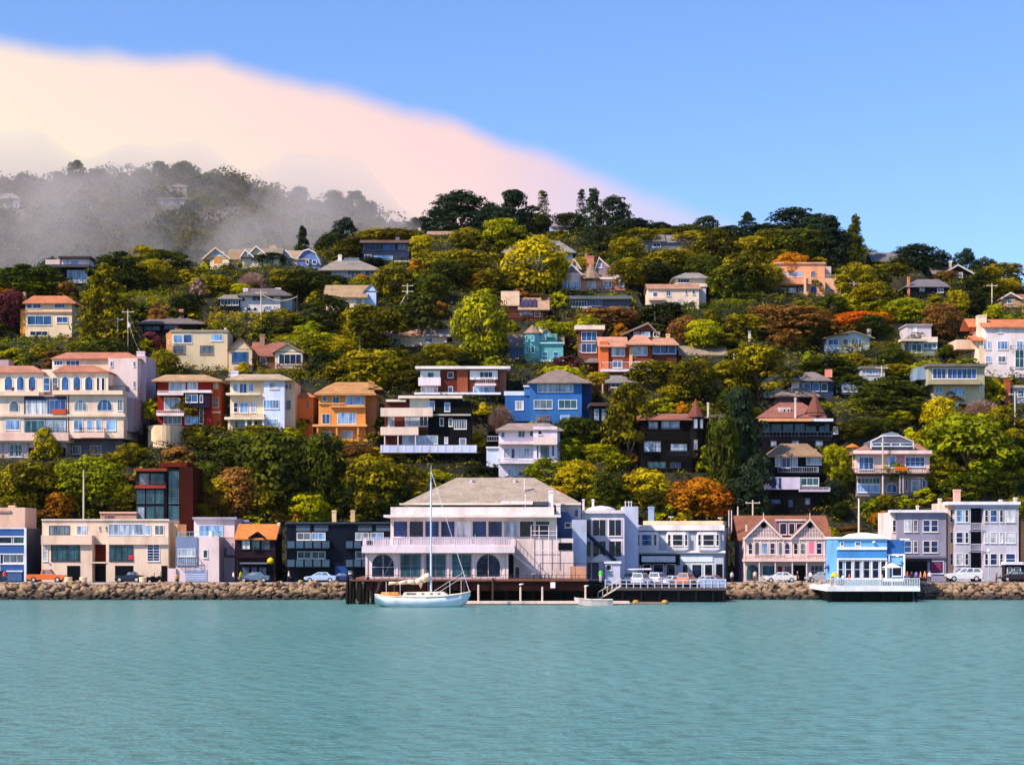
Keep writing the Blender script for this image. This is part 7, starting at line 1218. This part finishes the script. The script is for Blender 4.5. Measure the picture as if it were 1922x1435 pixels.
for i, (px, sh, lg, lb, po) in enumerate(((1594, '#e84c28', '#3c4c3c', 'person in orange-red shirt standing at the restaurant deck rail', 0), (1583, '#d8c8c4', '#383040', 'person in pale top near the left corner of the restaurant deck', 2), (1656, '#e8b8a8', '#7c6c70', 'person in pink top beside the cream umbrella', 2), (1700, '#5c90c0', '#303850', 'person in light blue top at the right part of the restaurant deck', 0), (1562, '#f0d8a0', '#9c4c3c', 'person in cream shirt at the far left of the restaurant deck', 0))): person(px, 222.4, zr, po, sh, lg, lb, i * 1.3)
for i, (px, sh, lg, lb) in enumerate(((1703, '#e05030', '#403040', 'person in red-orange shirt at the left of the group before the lilac-grey corner house'), (1711, '#2c2c50', '#202030', 'person in dark navy shirt in the group before the lilac-grey corner house'), (1720, '#8c80e0', '#6c64c0', 'person in violet clothing in the middle of the street group'), (1728, '#e8b890', '#3c3038', 'person in peach shirt right of the violet one in the street group'), (1736, '#d87c50', '#5c4030', 'person in rust shirt at the right of the street group'), (1745, '#c8c4d8', '#2c3448', 'person in pale top near the shop window of the lilac-grey corner house'), (1870, '#9c88a4', '#5c2c48', 'person in mauve top right of the white four-wheel drive'))): person(px, 238.6 + (i % 3) * .5, 2.0, i % 2, sh, lg, lb, i * .9)
def gull(px, py, Y, label):
    g = tag(MB().lathe([(.01, -.28), (.07, -.2), (.11, -.05), (.1, .1), (.05, .22), (.01, .26)], (0, 0, 0), 8).build('gull', '#dcd4d8', smooth=True), label, 'gull'); g.location = (WX(px, Y), Y, WZ(py, Y)); g.rotation_euler = (0, R(80), 0)
    MB().lathe([(.01, -.07), (.06, 0), (.01, .07)], (0, 0, .27), 8).build('head', '#f0ecec', g); MB().tube((.0, 0, .33), (-.02, 0, .42), .015, .003).build('beak', '#d89830', g); MB().add([(.02, 0, -.25), (-.05, .1, .05), (-.04, .12, -.3), (.04, .1, -.1)], [(0, 1, 2), (0, 2, 3), (0, 3, 1), (1, 3, 2)]).build('wing', '#8c8c98', g)
gull(722, 1149, 196, 'white gull floating on the water below the sailboat'); gull(1100, 1099, 213.5, 'pale gull perched on the mooring pile near the dinghy'); gull(978, 1096, 213.5, 'pale gull perched on the mooring pile at the clubhouse corner'); gull(863, 1096, 216, 'pale gull perched near the sailboat bow')
w_ = tag(MB().box(WX(1033, 215.6), WX(1042, 215.6), 215.3, 215.38, WZ(1103, 215.3), WZ(1092, 215.3)).build('notice_board', '#c8c4d4'), 'small blank white notice board hanging on the pier skirting', 'board')
# low white fence posts on street edge, planters and street things
for i, px in enumerate((128, 156, 268)): tag(MB().lathe([(.35, 0), (.5, .1), (.55, .7), (.5, .75), (.4, .72)], (WX(px, 238), 238.1, 2.12), 12).build('planter', '#c8b49c'), ['round concrete planter right of the orange pickup truck', 'round concrete planter before the cream building second garage', 'round concrete planter right of the navy open car'][i], 'planter')
# ================================================================ labels for plants
def describe():
    from collections import defaultdict
    rows = []; fogged = lambda p: p[7] > 1000
    for p in PLANTS:
        root, px, top, bot, wd, k, c, Y = p[:8]; py = (top + bot) / 2; nd = []
        for (hx, hy, hw, hh, nick, HY) in LAND:
            if (HY > 1000) != fogged(p): continue
            dx = px - hx; dy = py - hy; d = math.hypot(max(0, abs(dx) - hw), max(0, abs(dy) - hh) * 1.3) + .1 * math.hypot(dx, dy)
            rel = ('left of' if dx < 0 else 'right of') if abs(dx) - hw > (abs(dy) - hh) * .8 else ('above' if dy < 0 else 'below')
            if rel in ('above', 'below') and abs(dx) > hw * .5 + 8: rel += ' and ' + ('left of' if dx < 0 else 'right of')
            nd.append((d, rel, nick))
        nd.sort(); rows.append((p, nd, ('big ' if wd > 95 else 'small ' if wd < 34 else '') + CN[c] + ' ' + KN[k][1]))
    used = defaultdict(list)
    for p, nd, base in rows: used[f'{base} {nd[0][1]} the {nd[0][2]}'].append((p, nd, base))
    seen = set(); ordw = ['first', 'second', 'third', 'fourth', 'fifth', 'sixth', 'seventh', 'eighth']
    for lab, g in list(used.items()):
        if len(g) == 1: seen.add(lab); g[0][0][0]['label'] = lab; continue
        u2 = defaultdict(list)
        for x in g: u2[f'{x[2]} {x[1][0][1]} the {x[1][0][2]} toward the {x[1][1][2]}'].append(x)
        for l2, g2 in u2.items():
            if len(g2) == 1 and l2 not in seen: seen.add(l2); g2[0][0][0]['label'] = l2; continue
            g2.sort(key=lambda x: x[0][1])
            for i, x in enumerate(g2):
                l3 = f'{ordw[i % 8]} {x[2]} from the left {x[1][0][1]} the {x[1][0][2]}'
                if l3 in seen: l3 = f'{ordw[i % 8]} {x[2]} from left {x[1][1][1]} the {x[1][1][2]}'
                seen.add(l3); x[0][0]['label'] = l3
    for p in PLANTS:
        root, k, Y = p[0], p[5], p[7]; root['category'] = KN[k][2]; root['group'] = 'misty trees on the far hill' if Y > 1000 else {'tree': 'trees on the hillside', 'shrub': 'shrubs on the hillside', 'hedge': 'hedges on the hillside'}[KN[k][2]]
        if Y > 1000: root['label'] = 'misty ' + root['label'].replace(' from the left', '')
        w_l = root['label'].split()
        if len(w_l) > 16: root['label'] = ' '.join(x for x in w_l if x != 'the')
describe()
for o in list(scn.objects):          # copies and look-alike names: nothing else to do, every building, tree and boat is its own object
    if o.type == 'EMPTY' and not o.children: bpy.data.objects.remove(o)
# ================================================================ haze and the fog drifting over the far hill
def volume(name, verts, faces, colr, dens, an=0.0):
    m = bpy.data.materials.new(name); m.use_nodes = True; nt = m.node_tree; nt.nodes.clear(); out = nt.nodes.new('ShaderNodeOutputMaterial'); v = nt.nodes.new('ShaderNodeVolumePrincipled')
    v.inputs['Color'].default_value = (*colr, 1); v.inputs['Density'].default_value = dens; v.inputs['Anisotropy'].default_value = an; nt.links.new(v.outputs[0], out.inputs['Volume'])
    me = bpy.data.meshes.new(name); me.from_pydata(verts, [], faces); me.materials.append(m); o = bpy.data.objects.new(name, me); col.objects.link(o); return o
b = MB().box(-1500, 1500, -450, 2600, -3, 620); hz = volume('haze', b.v, b.f, (.95, .93, .95), .000012); tag(hz, 'thin even sea haze over the bay and hills', 'haze', kind='stuff')
# a low blanket of fog draped over the far hill, deepest on its right shoulder and thinning toward the crest
xs = np.arange(-640, 345, 16.); ys = np.arange(1040, 1720, 16.); GX, GY = np.meshgrid(xs, ys); PXX = CX + GX / GY * F
base_ = np.where(GY < 1150, 0, far(GX, GY)); wv = .5 + .28 * np.sin(GX * .019 + GY * .006 + 1) + .22 * np.sin(GX * .043 - GY * .013 + 2) + .15 * np.sin(GX * .09 + GY * .03)
amt = np.interp(PXX, [-300, 250, 400, 480, 540, 620, 680, 760, 900], [44, 46, 48, 50, 52, 46, 36, 28, 18]); crest = np.interp(GY, [1040, 1110, 1330, 1480, 1560, 1700], [0, .55, 1.0, .95, .06, 0]) + np.where(PXX > 400, .12, 0) * np.clip((GY - 1300) / 200, 0, 1) * np.clip((1700 - GY) / 150, 0, 1) * np.clip((PXX - 400) / 160, 0, 1)
TH = np.clip(amt * crest * (.45 + wv), .5, None); ZT = base_ + TH; ZB = base_ - 12; n0, n1 = len(xs), len(ys)
V = np.concatenate([np.stack([GX, GY, ZT], -1).reshape(-1, 3), np.stack([GX, GY, ZB], -1).reshape(-1, 3)]); idx = np.arange(n0 * n1).reshape(n1, n0); off = n0 * n1
T1 = np.stack([idx[:-1, :-1], idx[:-1, 1:], idx[1:, 1:], idx[1:, :-1]], -1).reshape(-1, 4); B1 = T1[:, ::-1] + off
ed = lambda a: np.stack([a[:-1], a[:-1] + off, a[1:] + off, a[1:]], -1); S1 = np.concatenate([ed(idx[0]), ed(idx[::-1, 0].copy()), ed(idx[-1, ::-1].copy()), ed(idx[:, -1].copy())])
fo = volume('fog', V.tolist(), np.concatenate([T1, B1, S1]).tolist(), (1.0, .84, .775), .0072, -.5); tag(fo, 'pale fog drifting over the far hill', 'fog', kind='stuff')
